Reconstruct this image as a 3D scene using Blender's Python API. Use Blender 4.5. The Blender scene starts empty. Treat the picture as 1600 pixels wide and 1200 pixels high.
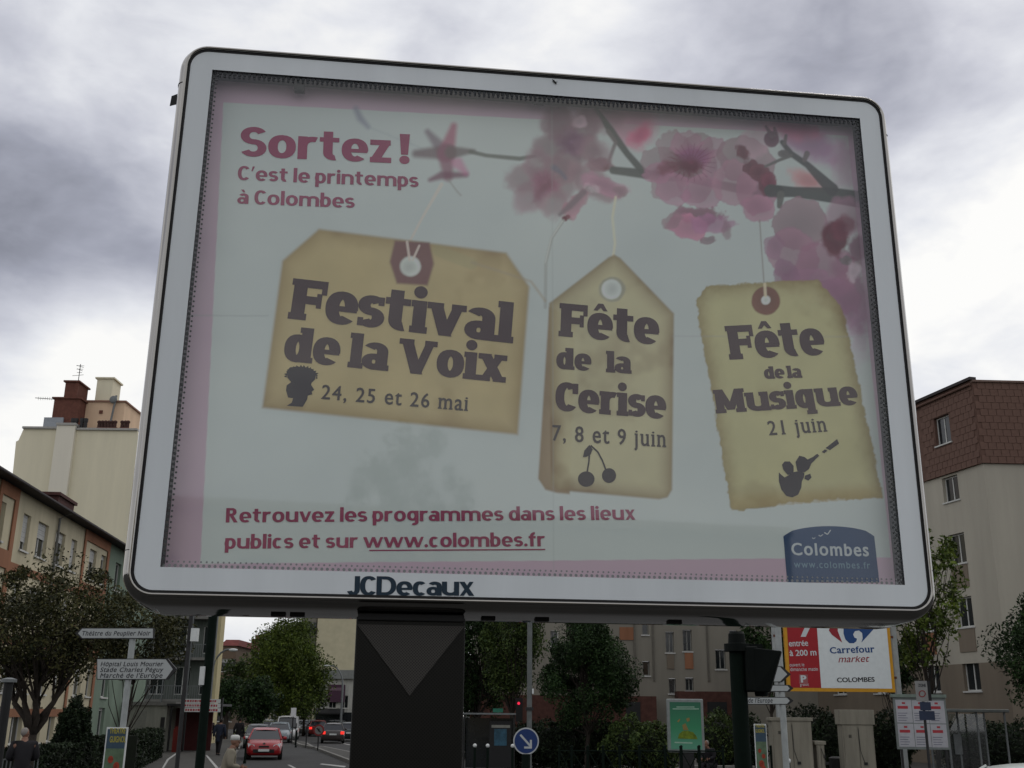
import bpy, bmesh, math, random
import numpy as np
from mathutils import Vector, Matrix, noise as mnoise
random.seed(7); np.random.seed(7)
S = bpy.context.scene
COL = S.collection
R = math.radians

# ------------------------------------------------------------------ camera
EYE = 2.3
F_PX, PITCH, ROLL = 1676.7, 0.297476, -0.00985
cam_d = bpy.data.cameras.new('camera'); cam = bpy.data.objects.new('camera', cam_d); COL.objects.link(cam)
cam_d.sensor_width = 36.0; cam_d.lens = 36.0 * F_PX / 1600.0
cam_d.clip_start = 0.05; cam_d.clip_end = 3000
cam.matrix_world = Matrix.Translation((0, 0, EYE)) @ Matrix.Rotation(math.pi/2 + PITCH, 4, 'X') @ Matrix.Rotation(-ROLL, 4, 'Z')
S.camera = cam
CM = cam.matrix_world.to_3x3()
def ray(px, py):
    return CM @ Vector(((px-800)/F_PX, (600-py)/F_PX, -1.0))
def at(px, py, Y):
    d = ray(px, py); return Vector((0, 0, EYE)) + d * (Y / d.y)
def ground(px, py, z=0.0):
    d = ray(px, py); return Vector((0, 0, EYE)) + d * ((z-EYE) / d.z)

# ------------------------------------------------------------------ light
S.view_settings.view_transform = 'Standard'; S.view_settings.look = 'None'
S.view_settings.exposure = 0.0; S.view_settings.gamma = 1.0; S.view_settings.use_curve_mapping = False
SUN_EL, SUN_AZ = 50, 35       # azimuth measured from +Y towards +X
sun_d = bpy.data.lights.new('sun', 'SUN'); sun_d.energy = 0.5; sun_d.angle = R(15); sun_d.color = (1, .95, .88)
sun = bpy.data.objects.new('sun', sun_d); COL.objects.link(sun)
sv = Vector((math.sin(R(SUN_AZ))*math.cos(R(SUN_EL)), math.cos(R(SUN_AZ))*math.cos(R(SUN_EL)), math.sin(R(SUN_EL))))
sun.rotation_euler = sv.to_track_quat('Z', 'Y').to_euler()
W = bpy.data.worlds.new('World'); S.world = W; W.use_nodes = True
def build_world():
    nt = W.node_tree; N = nt.nodes; L = nt.links; N.clear()
    out = N.new('ShaderNodeOutputWorld'); bg1 = N.new('ShaderNodeBackground'); bg2 = N.new('ShaderNodeBackground')
    sky = N.new('ShaderNodeTexSky'); sky.sky_type = 'NISHITA'; sky.sun_disc = False
    sky.sun_elevation = R(SUN_EL); sky.sun_rotation = R(SUN_AZ)
    L.new(sky.outputs[0], bg1.inputs[0]); bg1.inputs[1].default_value = 0.1
    tc = N.new('ShaderNodeTexCoord'); G = tc.outputs['Generated']
    def math_(op, a, b=None, clamp=False):
        n = N.new('ShaderNodeMath'); n.operation = op; n.use_clamp = clamp
        for i, v in enumerate([a, b]):
            if v is None: continue
            if isinstance(v, (int, float)): n.inputs[i].default_value = v
            else: L.new(v, n.inputs[i])
        return n.outputs[0]
    # stretched fractal noise: clouds flatten towards the horizon
    mp = N.new('ShaderNodeMapping'); mp.inputs['Scale'].default_value = (1, 1, 2.0); L.new(G, mp.inputs[0])
    def nz(scale, detail, rough, dist, loc):
        m2 = N.new('ShaderNodeMapping'); m2.inputs['Location'].default_value = loc; L.new(mp.outputs[0], m2.inputs[0])
        n = N.new('ShaderNodeTexNoise'); n.inputs['Scale'].default_value = scale; n.inputs['Detail'].default_value = detail
        n.inputs['Roughness'].default_value = rough; n.inputs['Distortion'].default_value = dist
        L.new(m2.outputs[0], n.inputs[0]); return n.outputs[0]
    n1 = nz(3.4, 5, .5, .5, (3.1, .4, 1.7)); n2 = nz(12, 5, .55, .2, (0, 5, 2)); 
    t = math_('ADD', math_('MULTIPLY', math_('SUBTRACT', n1, .5), 1.0), .82)
    t = math_('ADD', t, math_('MULTIPLY', math_('SUBTRACT', n2, .5), .36))
    blobs = [(35, 400, .11, -.34), (150, 490, .07, .26), (90, 140, .13, -.03), (700, 0, .12, .12), (235, 400, .06, -.2), (60, 440, .06, -.25),
             (1250, 60, .10, -.19), (1420, 170, .07, -.12), (1560, 40, .07, .06), (1500, 520, .12, .22), (1440, 330, .05, .02),
             (120, 600, .07, .2), (420, 1000, .06, -.05), (950, 60, .05, .1), (0, 700, .06, .1)]
    for px, py, s, a in blobs:
        d = ray(px, py).normalized()
        v = N.new('ShaderNodeVectorMath'); v.operation = 'DOT_PRODUCT'; L.new(G, v.inputs[0]); v.inputs[1].default_value = d
        p = math_('POWER', math_('MAXIMUM', v.outputs['Value'], 0.0), 1.0/(s*s))
        t = math_('ADD', t, math_('MULTIPLY', p, a))
    t = math_('ADD', t, 0.0, True)
    cr = N.new('ShaderNodeValToRGB'); L.new(t, cr.inputs[0])
    e = cr.color_ramp.elements
    e[0].position = 0.0; e[0].color = (.11, .113, .135, 1)
    e[1].position = 1.0; e[1].color = (1.02, 1.01, .98, 1)
    for p, c in ((.28, (.20, .205, .24)), (.5, (.37, .38, .445)), (.7, (.60, .61, .675)), (.86, (.82, .83, .865))):
        x = e.new(p); x.color = (*c, 1)
    L.new(cr.outputs[0], bg2.inputs[0]); bg2.inputs[1].default_value = 1.0
    mx = N.new('ShaderNodeMixShader'); mx.inputs[0].default_value = .93
    L.new(bg1.outputs[0], mx.inputs[1]); L.new(bg2.outputs[0], mx.inputs[2]); L.new(mx.outputs[0], out.inputs[0])
build_world()

# ------------------------------------------------------------------ materials
def lin(r, g=None, b=None):
    if g is None: g = b = r
    return tuple(((c/255)/12.92 if c/255 <= .04045 else ((c/255+.055)/1.055)**2.4) for c in (r, g, b))
MC = {}
def mat(name, col=(.3, .3, .3), rough=.8, metal=0.0, var=.15, scale=6.0, bump=0.0, bscale=40, spec=.3, island=0.0, attr=None, emit=0, col2=None, streak=False):
    if streak: var = var*1.35
    if name in MC: return MC[name]
    m = bpy.data.materials.new(name); m.use_nodes = True; nt = m.node_tree; N = nt.nodes; L = nt.links
    b = N['Principled BSDF']; b.inputs['Roughness'].default_value = rough; b.inputs['Metallic'].default_value = metal
    b.inputs['Specular IOR Level'].default_value = spec
    b.inputs['Base Color'].default_value = (*col, 1)
    tc = N.new('ShaderNodeTexCoord')
    if attr:
        a = N.new('ShaderNodeAttribute'); a.attribute_name = attr; L.new(a.outputs['Color'], b.inputs['Base Color'])
    elif var > 0:
        n = N.new('ShaderNodeTexNoise'); n.inputs['Scale'].default_value = scale; n.inputs['Detail'].default_value = 6; n.inputs['Roughness'].default_value = .65
        if streak:
            mp = N.new('ShaderNodeMapping'); mp.inputs['Scale'].default_value = (1, 1, .12); L.new(tc.outputs['Object'], mp.inputs[0]); L.new(mp.outputs[0], n.inputs[0])
        else: L.new(tc.outputs['Object'], n.inputs[0])
        r = N.new('ShaderNodeValToRGB'); L.new(n.outputs[0], r.inputs[0])
        c2 = col2 or tuple(min(1, c*(1+var)) for c in col); c1 = tuple(c*(1-var) for c in col)
        r.color_ramp.elements[0].position = .3; r.color_ramp.elements[0].color = (*c1, 1)
        r.color_ramp.elements[1].position = .7; r.color_ramp.elements[1].color = (*c2, 1)
        src = r.outputs[0]
        if island > 0:
            g = N.new('ShaderNodeNewGeometry'); mx = N.new('ShaderNodeMix'); mx.data_type = 'RGBA'; mx.blend_type = 'MULTIPLY'; mx.inputs[0].default_value = 1
            rr = N.new('ShaderNodeMapRange'); rr.inputs[3].default_value = 1-island; rr.inputs[4].default_value = 1+island
            L.new(g.outputs['Random Per Island'], rr.inputs[0]); L.new(src, mx.inputs[6]); L.new(rr.outputs[0], mx.inputs[7]); src = mx.outputs[2]
        L.new(src, b.inputs['Base Color'])
    if bump > 0:
        n = N.new('ShaderNodeTexNoise'); n.inputs['Scale'].default_value = bscale; n.inputs['Detail'].default_value = 4; L.new(tc.outputs['Object'], n.inputs[0])
        bp = N.new('ShaderNodeBump'); bp.inputs['Strength'].default_value = bump; bp.inputs['Distance'].default_value = .02
        L.new(n.outputs[0], bp.inputs['Height']); L.new(bp.outputs[0], b.inputs['Normal'])
    if emit:
        b.inputs['Emission Color'].default_value = (*col, 1); b.inputs['Emission Strength'].default_value = emit
    MC[name] = m; return m
def glass_sheet(name, tint=(1, 1, 1), refl=1.45, dirt=0.0, dirtcol=(.5, .5, .5)):
    if name in MC: return MC[name]
    m = bpy.data.materials.new(name); m.use_nodes = True; nt = m.node_tree; N = nt.nodes; L = nt.links; N.clear()
    o = N.new('ShaderNodeOutputMaterial'); t = N.new('ShaderNodeBsdfTransparent'); t.inputs[0].default_value = (*tint, 1)
    g = N.new('ShaderNodeBsdfGlossy'); g.inputs['Roughness'].default_value = .03
    f = N.new('ShaderNodeLayerWeight'); f.inputs[0].default_value = .5
    r0 = 2*((refl-1)/(refl+1))**2
    pw_ = N.new('ShaderNodeMath'); pw_.operation = 'POWER'; L.new(f.outputs['Facing'], pw_.inputs[0]); pw_.inputs[1].default_value = 5
    fm_ = N.new('ShaderNodeMath'); fm_.operation = 'MULTIPLY_ADD'; L.new(pw_.outputs[0], fm_.inputs[0]); fm_.inputs[1].default_value = 1-r0; fm_.inputs[2].default_value = r0
    mx = N.new('ShaderNodeMixShader'); L.new(fm_.outputs[0], mx.inputs[0]); L.new(t.outputs[0], mx.inputs[1]); L.new(g.outputs[0], mx.inputs[2])
    last = mx
    if dirt:
        d = N.new('ShaderNodeBsdfDiffuse'); d.inputs[0].default_value = (*dirtcol, 1)
        m2 = N.new('ShaderNodeMixShader'); m2.inputs[0].default_value = dirt
        tc = N.new('ShaderNodeTexCoord'); n = N.new('ShaderNodeTexNoise'); n.inputs['Scale'].default_value = 1.6; n.inputs['Detail'].default_value = 8; L.new(tc.outputs['Object'], n.inputs[0])
        mr = N.new('ShaderNodeMapRange'); mr.inputs[1].default_value = .3; mr.inputs[2].default_value = .7; mr.inputs[3].default_value = dirt*.6; mr.inputs[4].default_value = dirt*1.4
        L.new(n.outputs[0], mr.inputs[0]); L.new(mr.outputs[0], m2.inputs[0])
        L.new(mx.outputs[0], m2.inputs[1]); L.new(d.outputs[0], m2.inputs[2]); last = m2
    L.new(last.outputs[0], o.inputs[0]); MC[name] = m; return m

# ------------------------------------------------------------------ mesh helpers
class MB:
    def __init__(s): s.v = []; s.f = []
    def add(s, vs, fs):
        o = len(s.v); s.v += [tuple(v) for v in vs]; s.f += [tuple(i+o for i in f) for f in fs]; return s
    def box(s, x0, x1, y0, y1, z0, z1):
        return s.add([(x0,y0,z0),(x1,y0,z0),(x1,y1,z0),(x0,y1,z0),(x0,y0,z1),(x1,y0,z1),(x1,y1,z1),(x0,y1,z1)],
                     [(0,3,2,1),(4,5,6,7),(0,1,5,4),(1,2,6,5),(2,3,7,6),(3,0,4,7)])
    def hexa(s, p):   # 8 points: bottom ring 0-3, top ring 4-7
        return s.add(p, [(0,3,2,1),(4,5,6,7),(0,1,5,4),(1,2,6,5),(2,3,7,6),(3,0,4,7)])
    def tube(s, path, rad, n=8, cap=True):
        path = [Vector(p) for p in path]
        if not hasattr(rad, '__len__'): rad = [rad]*len(path)
        rings = []
        for i, p in enumerate(path):
            t = (path[min(i+1, len(path)-1)] - path[max(i-1, 0)]).normalized()
            a = Vector((0, 0, 1)) if abs(t.z) < .9 else Vector((1, 0, 0))
            u = t.cross(a).normalized(); w = t.cross(u)
            rings.append([p + (u*math.cos(2*math.pi*k/n) + w*math.sin(2*math.pi*k/n))*rad[i] for k in range(n)])
        vs = [q for r in rings for q in r]; fs = []
        for i in range(len(path)-1):
            for k in range(n):
                fs.append((i*n+k, i*n+(k+1) % n, (i+1)*n+(k+1) % n, (i+1)*n+k))
        if cap: fs.append(tuple(range(n))[::-1]); fs.append(tuple((len(path)-1)*n+k for k in range(n)))
        return s.add(vs, fs)
    def lathe(s, c, prof, n=16, axis='z', sx=1, sy=1):
        vs = []; fs = []
        for r, h in prof:
            for k in range(n):
                a = 2*math.pi*k/n; x, y = r*math.cos(a)*sx, r*math.sin(a)*sy
                p = {'z': (x, y, h), 'y': (x, h, y), 'x': (h, x, y)}[axis]
                vs.append((c[0]+p[0], c[1]+p[1], c[2]+p[2]))
        for i in range(len(prof)-1):
            for k in range(n): fs.append((i*n+k, i*n+(k+1) % n, (i+1)*n+(k+1) % n, (i+1)*n+k))
        fs.append(tuple(range(n))[::-1]); fs.append(tuple((len(prof)-1)*n+k for k in range(n)))
        return s.add(vs, fs)
    def ball(s, c, rx, ry=None, rz=None, n=12, m=8):
        ry = rx if ry is None else ry; rz = rx if rz is None else rz
        vs = []; fs = []
        for i in range(m+1):
            t = math.pi*i/m
            for k in range(n):
                a = 2*math.pi*k/n
                vs.append((c[0]+rx*math.sin(t)*math.cos(a)+1e-5*i, c[1]+ry*math.sin(t)*math.sin(a), c[2]+rz*math.cos(t)))
        for i in range(m):
            for k in range(n): fs.append((i*n+k, (i+1)*n+k, (i+1)*n+(k+1) % n, i*n+(k+1) % n))
        return s.add(vs, fs)
    def prism(s, poly, fn, d0, d1):  # poly 2d, fn(a,b,d)->point
        n = len(poly)
        vs = [fn(a, b, d0) for a, b in poly] + [fn(a, b, d1) for a, b in poly]
        fs = [tuple(range(n)), tuple(range(2*n-1, n-1, -1))] + [((i+1) % n, i, n+i, n+(i+1) % n) for i in range(n)]
        return s.add(vs, fs)
def origin_of(o):
    v = Vector((0, 0, 0))
    while o is not None: v += Vector(o.location); o = o.parent
    return v
def link(name, me, parent=None):
    o = bpy.data.objects.new(name, me); COL.objects.link(o)
    if parent is not None: o.parent = parent
    return o
def build(name, mb, m, parent=None, world=False, smooth=False, bevel=0, label=None, kind=None, loc=None, fix=True):
    me = bpy.data.meshes.new(name)
    vs = mb.v
    off = Vector((0, 0, 0))
    if world: off = origin_of(parent)
    if loc is not None: off = Vector(loc)
    if off.length > 0: vs = [(v[0]-off.x, v[1]-off.y, v[2]-off.z) for v in vs]
    me.from_pydata([tuple(v) for v in vs], [], mb.f)
    if fix and len(mb.f) < 60000:
        bm = bmesh.new(); bm.from_mesh(me); bmesh.ops.recalc_face_normals(bm, faces=bm.faces); bm.to_mesh(me); bm.free()
    me.materials.append(m)
    if smooth:
        me.polygons.foreach_set('use_smooth', [True]*len(me.polygons))
    o = link(name, me, parent)
    if loc is not None: o.location = loc
    if bevel:
        b = o.modifiers.new('bevel', 'BEVEL'); b.width = bevel; b.segments = 2; b.limit_method = 'ANGLE'; b.angle_limit = R(40)
    if label: o['label'] = label
    if kind: o['kind'] = kind
    return o
def tag(o, label, cat, group=None):
    o['label'] = label; o['category'] = cat
    if group: o['group'] = group
    return o
def thing(name, label, cat, loc=(0, 0, 0), rz=0, group=None):
    o = bpy.data.objects.new(name, None); COL.objects.link(o); o.location = loc; o.rotation_euler = (0, 0, rz); o.empty_display_size = .2
    return tag(o, label, cat, group)
def copy_tree(o, parent=None):
    c = o.copy(); COL.objects.link(c)
    if parent is not None: c.parent = parent
    for ch in list(o.children): copy_tree(ch, c)
    return c
class Plane:
    """a vertical plane: P0, horizontal direction u, normal n towards the viewer"""
    def __init__(s, P0, u):
        s.P = Vector(P0); s.P.z = 0; s.u = Vector((u[0], u[1], 0)).normalized(); s.n = Vector((s.u.y, -s.u.x, 0))
    def px(s, px, py, d=0.0):
        r = ray(px, py); C = Vector((0, 0, EYE)); P = s.P + s.n*d
        k = (P - C).dot(s.n) / r.dot(s.n); q = C + r*k
        return (q - s.P).dot(s.u), q.z
    def w(s, a, z, d=0.0): return s.P + s.u*a + s.n*d + Vector((0, 0, z))
    def box(s, mb, a0, a1, z0, z1, d0, d1):
        return mb.hexa([s.w(a0, z0, d1), s.w(a1, z0, d1), s.w(a1, z0, d0), s.w(a0, z0, d0), s.w(a0, z1, d1), s.w(a1, z1, d1), s.w(a1, z1, d0), s.w(a0, z1, d0)])
    def quad(s, mb, a0, a1, z0, z1, d): return mb.add([s.w(a0, z0, d), s.w(a1, z0, d), s.w(a1, z1, d), s.w(a0, z1, d)], [(0, 1, 2, 3)])
    def wall(s, mb, a0, a1, z0, z1, holes, rec=.2, thick=0):
        A = sorted(set([a0, a1] + [h[i] for h in holes for i in (0, 1) if a0 < h[i] < a1])); Z = sorted(set([z0, z1] + [h[i] for h in holes for i in (2, 3) if z0 < h[i] < z1]))
        for i in range(len(A)-1):
            for j in range(len(Z)-1):
                ca, cz = (A[i]+A[i+1])/2, (Z[j]+Z[j+1])/2
                if any(h[0] < ca < h[1] and h[2] < cz < h[3] for h in holes): continue
                s.quad(mb, A[i], A[i+1], Z[j], Z[j+1], 0)
        for h in holes:
            x0, x1, y0, y1 = h[:4]
            mb.add([s.w(x0, y0, 0), s.w(x0, y1, 0), s.w(x0, y1, -rec), s.w(x0, y0, -rec)], [(0, 1, 2, 3)])
            mb.add([s.w(x1, y0, 0), s.w(x1, y0, -rec), s.w(x1, y1, -rec), s.w(x1, y1, 0)], [(0, 1, 2, 3)])
            mb.add([s.w(x0, y1, 0), s.w(x1, y1, 0), s.w(x1, y1, -rec), s.w(x0, y1, -rec)], [(0, 1, 2, 3)])
            mb.add([s.w(x0, y0, 0), s.w(x0, y0, -rec), s.w(x1, y0, -rec), s.w(x1, y0, 0)], [(0, 1, 2, 3)])

# ------------------------------------------------------------------ lettering (built-in font, thickened and given slab serifs)
GC = {}
XK = 1.0
def raw_text(t):
    f = bpy.data.curves.new('t', 'FONT'); f.body = t; f.size = 1; f.resolution_u = 3
    o = bpy.data.objects.new('t', f); me = o.to_mesh()
    v = [(p.co.x, p.co.y) for p in me.vertices]; fc = [tuple(p.vertices) for p in me.polygons]
    o.to_mesh_clear(); bpy.data.objects.remove(o); bpy.data.curves.remove(f)
    return v, fc
def bounds(t):
    v, _ = raw_text(t); x = [p[0] for p in v]; y = [p[1] for p in v]; return min(x), max(x), min(y), max(y)
def glyph(c):
    if c not in GC:
        if c == ' ': GC[c] = ([], [], .28, []); return GC[c]
        v, f = raw_text(c)
        if c == 'J':
            n = 14; o_ = [(.40, CAP), (.30, CAP), (.30, .20)] ; v = []; 
            out_ = [(.21+.17*math.cos(-math.pi*k/n), .17-.0+.17*math.sin(-math.pi*k/n)) for k in range(n+1)]; in_ = [(.21+.09*math.cos(-math.pi*k/n), .17+.09*math.sin(-math.pi*k/n)) for k in range(n+1)]
            v = [(.38, CAP), (.30, CAP)] + [q for ab in zip(out_, in_) for q in ab]; f = [(1, 0, 2, 3)] + [(2+2*k, 4+2*k, 5+2*k, 3+2*k) for k in range(n)]
            GC[c] = (v, f, .42, v); return GC[c]
        bH = bounds('HH'); b2 = bounds('H'+c+'H')
        GC[c] = (v, f, (b2[1]-b2[0]) - (bH[1]-bH[0]), v)
        if c in LOW: GC[c] = ([(x*1.04, (y*1.16 if y > 0 else y) if y <= XH else XH*1.16+(y-XH)*(ASC-XH*1.16)/(ASC-XH)) for x, y in v], f, GC[c][2]*1.04, v)
    return GC[c]
LOW = 'abcdefghijklmnopqrstuvwxyzàéêô'
CAP = bounds('H')[3]; XH = bounds('x')[3]; ASC = bounds('l')[3]; DSC = bounds('q')[2]
XH2 = XH*1.16
def intervals(c, y):
    v, f, _, _ = glyph(c); iv = []
    for p in f:
        xs = []
        for i in range(len(p)):
            a, b = v[p[i]], v[p[(i+1) % len(p)]]
            if (a[1]-y)*(b[1]-y) < 0: t = (y-a[1])/(b[1]-a[1]); xs.append(a[0]+t*(b[0]-a[0]))
        if len(xs) >= 2: iv.append([min(xs), max(xs)])
    iv.sort(); out = []
    for a in iv:
        if out and a[0] <= out[-1][1]+.004: out[-1][1] = max(out[-1][1], a[1])
        else: out.append(a[:])
    return out
SER = {'F': [('b',0,'LR'),('c',0,'L')], 'M': [('b',0,'LR'),('b',-1,'LR'),('c',0,'L'),('c',-1,'R')], 'V': [('c',0,'LR'),('c',-1,'LR')],
       'i': [('b',0,'LR'),('x',0,'L')], 'j': [('x',0,'L')], 'l': [('b',0,'LR'),('a',0,'L')], 'd': [('a',-1,'L'),('b',-1,'R')], 'a': [('b',-1,'R')], 'r': [('b',0,'LR'),('x',0,'L')],
       'v': [('x',0,'LR'),('x',-1,'LR')], 'x': [('b',0,'LR'),('b',-1,'LR'),('x',0,'LR'),('x',-1,'LR')], 'u': [('x',0,'L'),('x',-1,'L'),('b',-1,'R')],
       'n': [('b',0,'LR'),('b',-1,'LR'),('x',0,'L')], 'm': [('b',0,'LR'),('b',1,'LR'),('b',-1,'LR'),('x',0,'L')], 'q': [('p',0,'LR')], '1': [('b',0,'LR')],
       'f': [('b',0,'LR')]}
def letters(pl, parent, text, p0, p1, cap_px, m, off, bold=0.0, boldy=None, slab=0.0, sh=.11, track=0.0, shear=0.0, name='lettering', label=None, xscale=1):
    """text on plane pl from pixel p0 to pixel p1 (baseline ends)"""
    boldy = bold*.55 if boldy is None else boldy
    pen = 0; parts = []
    offs = [(0, 0)] if bold == 0 else [(bold*math.cos(a), boldy*math.sin(a)) for a in [2*math.pi*k/10 for k in range(10)]] + [(0, 0)]
    for c in text:
        v, f, adv, _ = glyph(c)
        if v:
            for k, (dx, dy) in enumerate(offs):
                parts.append(([(x+dx+pen, y+dy) for x, y in v], f))
            if slab:
                for pos, idx, side in SER.get(c, []):
                    yy = {'b': .04, 'c': CAP-.04, 'x': XH2-.05, 'a': ASC-.04, 'p': DSC+.04}[pos]
                    iv = intervals(c, yy)
                    if not iv: continue
                    x0, x1 = iv[idx if idx < len(iv) else -1]
                    if pos in 'cxa' and side == 'LR' and c in 'Vv': pass
                    x0 -= (slab if 'L' in side else 0) + bold*.9; x1 += (slab if 'R' in side else 0) + bold*.9
                    y0, y1 = {'b': (-boldy, sh-boldy), 'c': (CAP+boldy-sh, CAP+boldy), 'x': (XH2+boldy-sh, XH2+boldy), 'a': (ASC+boldy-sh, ASC+boldy), 'p': (DSC-boldy, DSC-boldy+sh)}[pos]
                    parts.append(([(x0+pen, y0), (x1+pen, y0), (x1+pen, y1), (x0+pen, y1)], [(0, 1, 2, 3)]))
        pen += adv + track
    X = [p[0] for vs, _ in parts for p in vs]; xm, xM = min(X), max(X)
    A = Vector(pl.px(*p0, d=off)); B = Vector(pl.px(*p1, d=off)); T = Vector(pl.px(p0[0], p0[1]-cap_px, d=off))
    ex = B - A; sx = ex.length/(xM-xm); ex.normalize(); ey = Vector((-ex.y, ex.x)); sy = abs((T-A).dot(ey))/CAP
    mb = MB(); k = 0
    for vs, fs in parts:
        d = off + 0.00002*(k % 40); k += 1
        mb.add([pl.w(*(A + ex*((x-xm+y*shear)*sx) + ey*(y*sy)), d) for x, y in vs], fs)
    return build(name, mb, m, parent, world=True, label=label, fix=False)
# heavy display alphabet drawn with an elliptical pen (cap height 1): returns parts and advance
def pen_strip(path, hx, hy, closed=False):
    n = len(path); vs = []
    for i, p in enumerate(path):
        if closed: a, b = path[i-1], path[(i+1) % n]
        else: a, b = path[max(i-1, 0)], path[min(i+1, n-1)]
        tx, ty = b[0]-a[0], b[1]-a[1]; l = math.hypot(tx, ty) or 1; nx, ny = -ty/l, tx/l
        k = math.sqrt(hx*hx*nx*nx+hy*hy*ny*ny); ox, oy = hx*hx*nx/k, hy*hy*ny/k
        vs += [(p[0]+ox, p[1]+oy), (p[0]-ox, p[1]-oy)]
    fs = [(2*i, 2*i+1, 2*i+3, 2*i+2) for i in range(n-1)]
    if closed: fs.append((2*n-2, 2*n-1, 1, 0))
    return vs, fs
def heavy_glyph(ch, hx, hy, sl, X=.75, sb=.13):
    """sl: slab overhang (0 = sans)"""
    P = []; A_ = 1.02; De = -.27; S2 = 2*hx
    def arc(cx, cy, rx, ry, a0, a1, n=18, e=2.25):
        r = []
        for i in range(n+1):
            a = R(a0+(a1-a0)*i/n); c, s_ = math.cos(a), math.sin(a)
            r.append((cx+rx*math.copysign(abs(c)**(2/e), c), cy+ry*math.copysign(abs(s_)**(2/e), s_)))
        return r
    def st(path, closed=False, x=hx, y=hy): P.append(pen_strip(path, x, y, closed))
    def box(x0, x1, y0, y1): P.append(([(x0, y0), (x1, y0), (x1, y1), (x0, y1)], [(0, 1, 2, 3)]))
    def stem(x, y0, y1): box(x-hx, x+hx, y0, y1)
    def diag(x0, y0, x1, y1, h=None):
        h = h or hx*1.02; P.append(([(x0-h, y0), (x0+h, y0), (x1+h, y1), (x1-h, y1)], [(0, 1, 2, 3)]))
    def ser(x, y, side='LR', half=None):   # slab at baseline (y=0) or top y
        if not sl: return
        h = half or hx; y0, y1 = (y, y+sb) if y in (0, De) else (y-sb, y)
        box(x-h-(sl if 'L' in side else 0), x+h+(sl if 'R' in side else 0), y0, y1)
    def dot(x, y, r): P.append(([(x+r*math.cos(2*math.pi*k/18), y+r*math.sin(2*math.pi*k/18)) for k in range(18)], [tuple(range(18))]))
    def bowl(x0, w, y0, y1): st(arc(x0+w/2, (y0+y1)/2, w/2-hx, (y1-y0)/2-hy, 0, 345, 23), True)
    L = sl*.9; base = ch
    acc = {'ê': 'e', 'à': 'a', 'é': 'e', 'ô': 'o'}
    if ch in acc: base = acc[ch]
    if base == 'o': w = .64+hx*.7; bowl(0, w, -.01, X+.01)
    elif base == 'e':
        w = .62+hx*.7; st(arc(w/2, X/2, w/2-hx, X/2-hy+.01, -48, -365, 26)); yb = X/2-.01; box(hx*1.2, w-.02, yb-hy*.82, yb+hy*.55)
    elif base == 'c': w = .54+hx*.7; st(arc(w/2, X/2, w/2-hx, X/2-hy+.01, 48, 312, 24))
    elif base == 'C':
        w = .66+hx*.8; st(arc(w/2, .5, w/2-hx, .5-hy+.01, 42, 318, 26)); 
        if sl: box(w-hx*1.35, w-.01, .62, .98)
        else: w -= .05
    elif base in 'sS':
        H = X if base == 's' else 1.0; w = (.50 if base == 's' else .60)+hx*.6; q = H/4+hy*.0; ry = (H/2-hy)/2; rx = w/2-hx*.85
        p = arc(w/2, H-hy-ry, rx, ry, 28, 265, 16, 2.1)+arc(w/2, hy+ry, rx, ry, 85, -152, 16, 2.1)
        st(p, x=hx*.92, y=hy*.98)
        if sl: box(w-hx*1.0, w-.02, H-.30*H, H-.03); box(.01, hx*.9, .03, .29*H)
    elif base == 't':
        x = hx+.10; r = .16; st([(x, X+.2), (x, r+hy)]+arc(x+r, r+hy, r, r, 180, 285, 8, 2)); box(0, x+hx+.17, X-1.7*hy, X); w = x+hx+.19
    elif base in 'ij':
        x = hx+L; stem(x, 0, X); ser(x, 0); ser(x, X, 'L'); dot(x-(.02 if sl else 0), X+.055+hx*1.03, hx*1.03); w = x+hx+L
    elif base == 'l': x = hx+L; stem(x, 0, A_); ser(x, 0); ser(x, A_, 'L'); w = x+hx+L
    elif base == 'd': w0 = .60+hx*.6; bowl(0, w0, -.01, X+.01); x = w0-hx+.03; stem(x, 0, A_); ser(x, A_, 'L'); ser(x, 0, 'R'); w = x+hx+L
    elif base == 'b': x = hx+L*.8; w0 = .60+hx*.6; bowl(x-hx-.03, w0, -.01, X+.01); stem(x, 0, A_); ser(x, A_, 'L'); w = x-hx-.03+w0
    elif base == 'p': x = hx+L*.8; w0 = .60+hx*.6; bowl(x-hx-.03, w0, -.01, X+.01); stem(x, De, X); ser(x, X, 'L'); ser(x, De); w = x-hx-.03+w0
    elif base == 'q': w0 = .60+hx*.6; bowl(0, w0, -.01, X+.01); x = w0-hx+.03; stem(x, De, X); ser(x, De); w = x+hx+L
    elif base == 'g':
        w0 = .60+hx*.6; bowl(0, w0, .04, X+.01); x = w0-hx+.03; st([(x, X), (x, -.05)]+arc(x-.20, -.05, .20, .15, 0, -112, 9, 2)); w = x+hx
    elif base == 'a':
        w0 = .54+hx*.8; x = w0-hx; st(arc(x-.19, X-hy-.17, .19, .17, 148, 0, 12, 2.2)+[(x, .0)]); st(arc(hx+.145, .235, .145+.04, .235-hy*.9, 0, 345, 20), True, hx*.92, hy*.9)
        if sl: box(x, x+hx+L, 0, sb)
        w = x+hx+(L if sl else 0)
    elif base == 'n': x = hx+L; w0 = .46+hx*.6; st([(x+.01, X*.45)]+arc(x+w0/2, X-hy-.2, w0/2, .2, 180, 0, 14, 2.3)+[(x+w0, 0)]); stem(x, 0, X); ser(x, 0); ser(x, X, 'L'); ser(x+w0, 0); w = x+w0+hx+L
    elif base == 'm':
        x = hx+L; w0 = .42+hx*.6; stem(x, 0, X); ser(x, X, 'L')
        for k in range(2): st([(x+k*w0+.01, X*.45)]+arc(x+k*w0+w0/2, X-hy-.2, w0/2, .2, 180, 0, 14, 2.3)+[(x+(k+1)*w0, 0)])
        for k in range(3): ser(x+k*w0, 0, 'LR', hx*.95)
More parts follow.
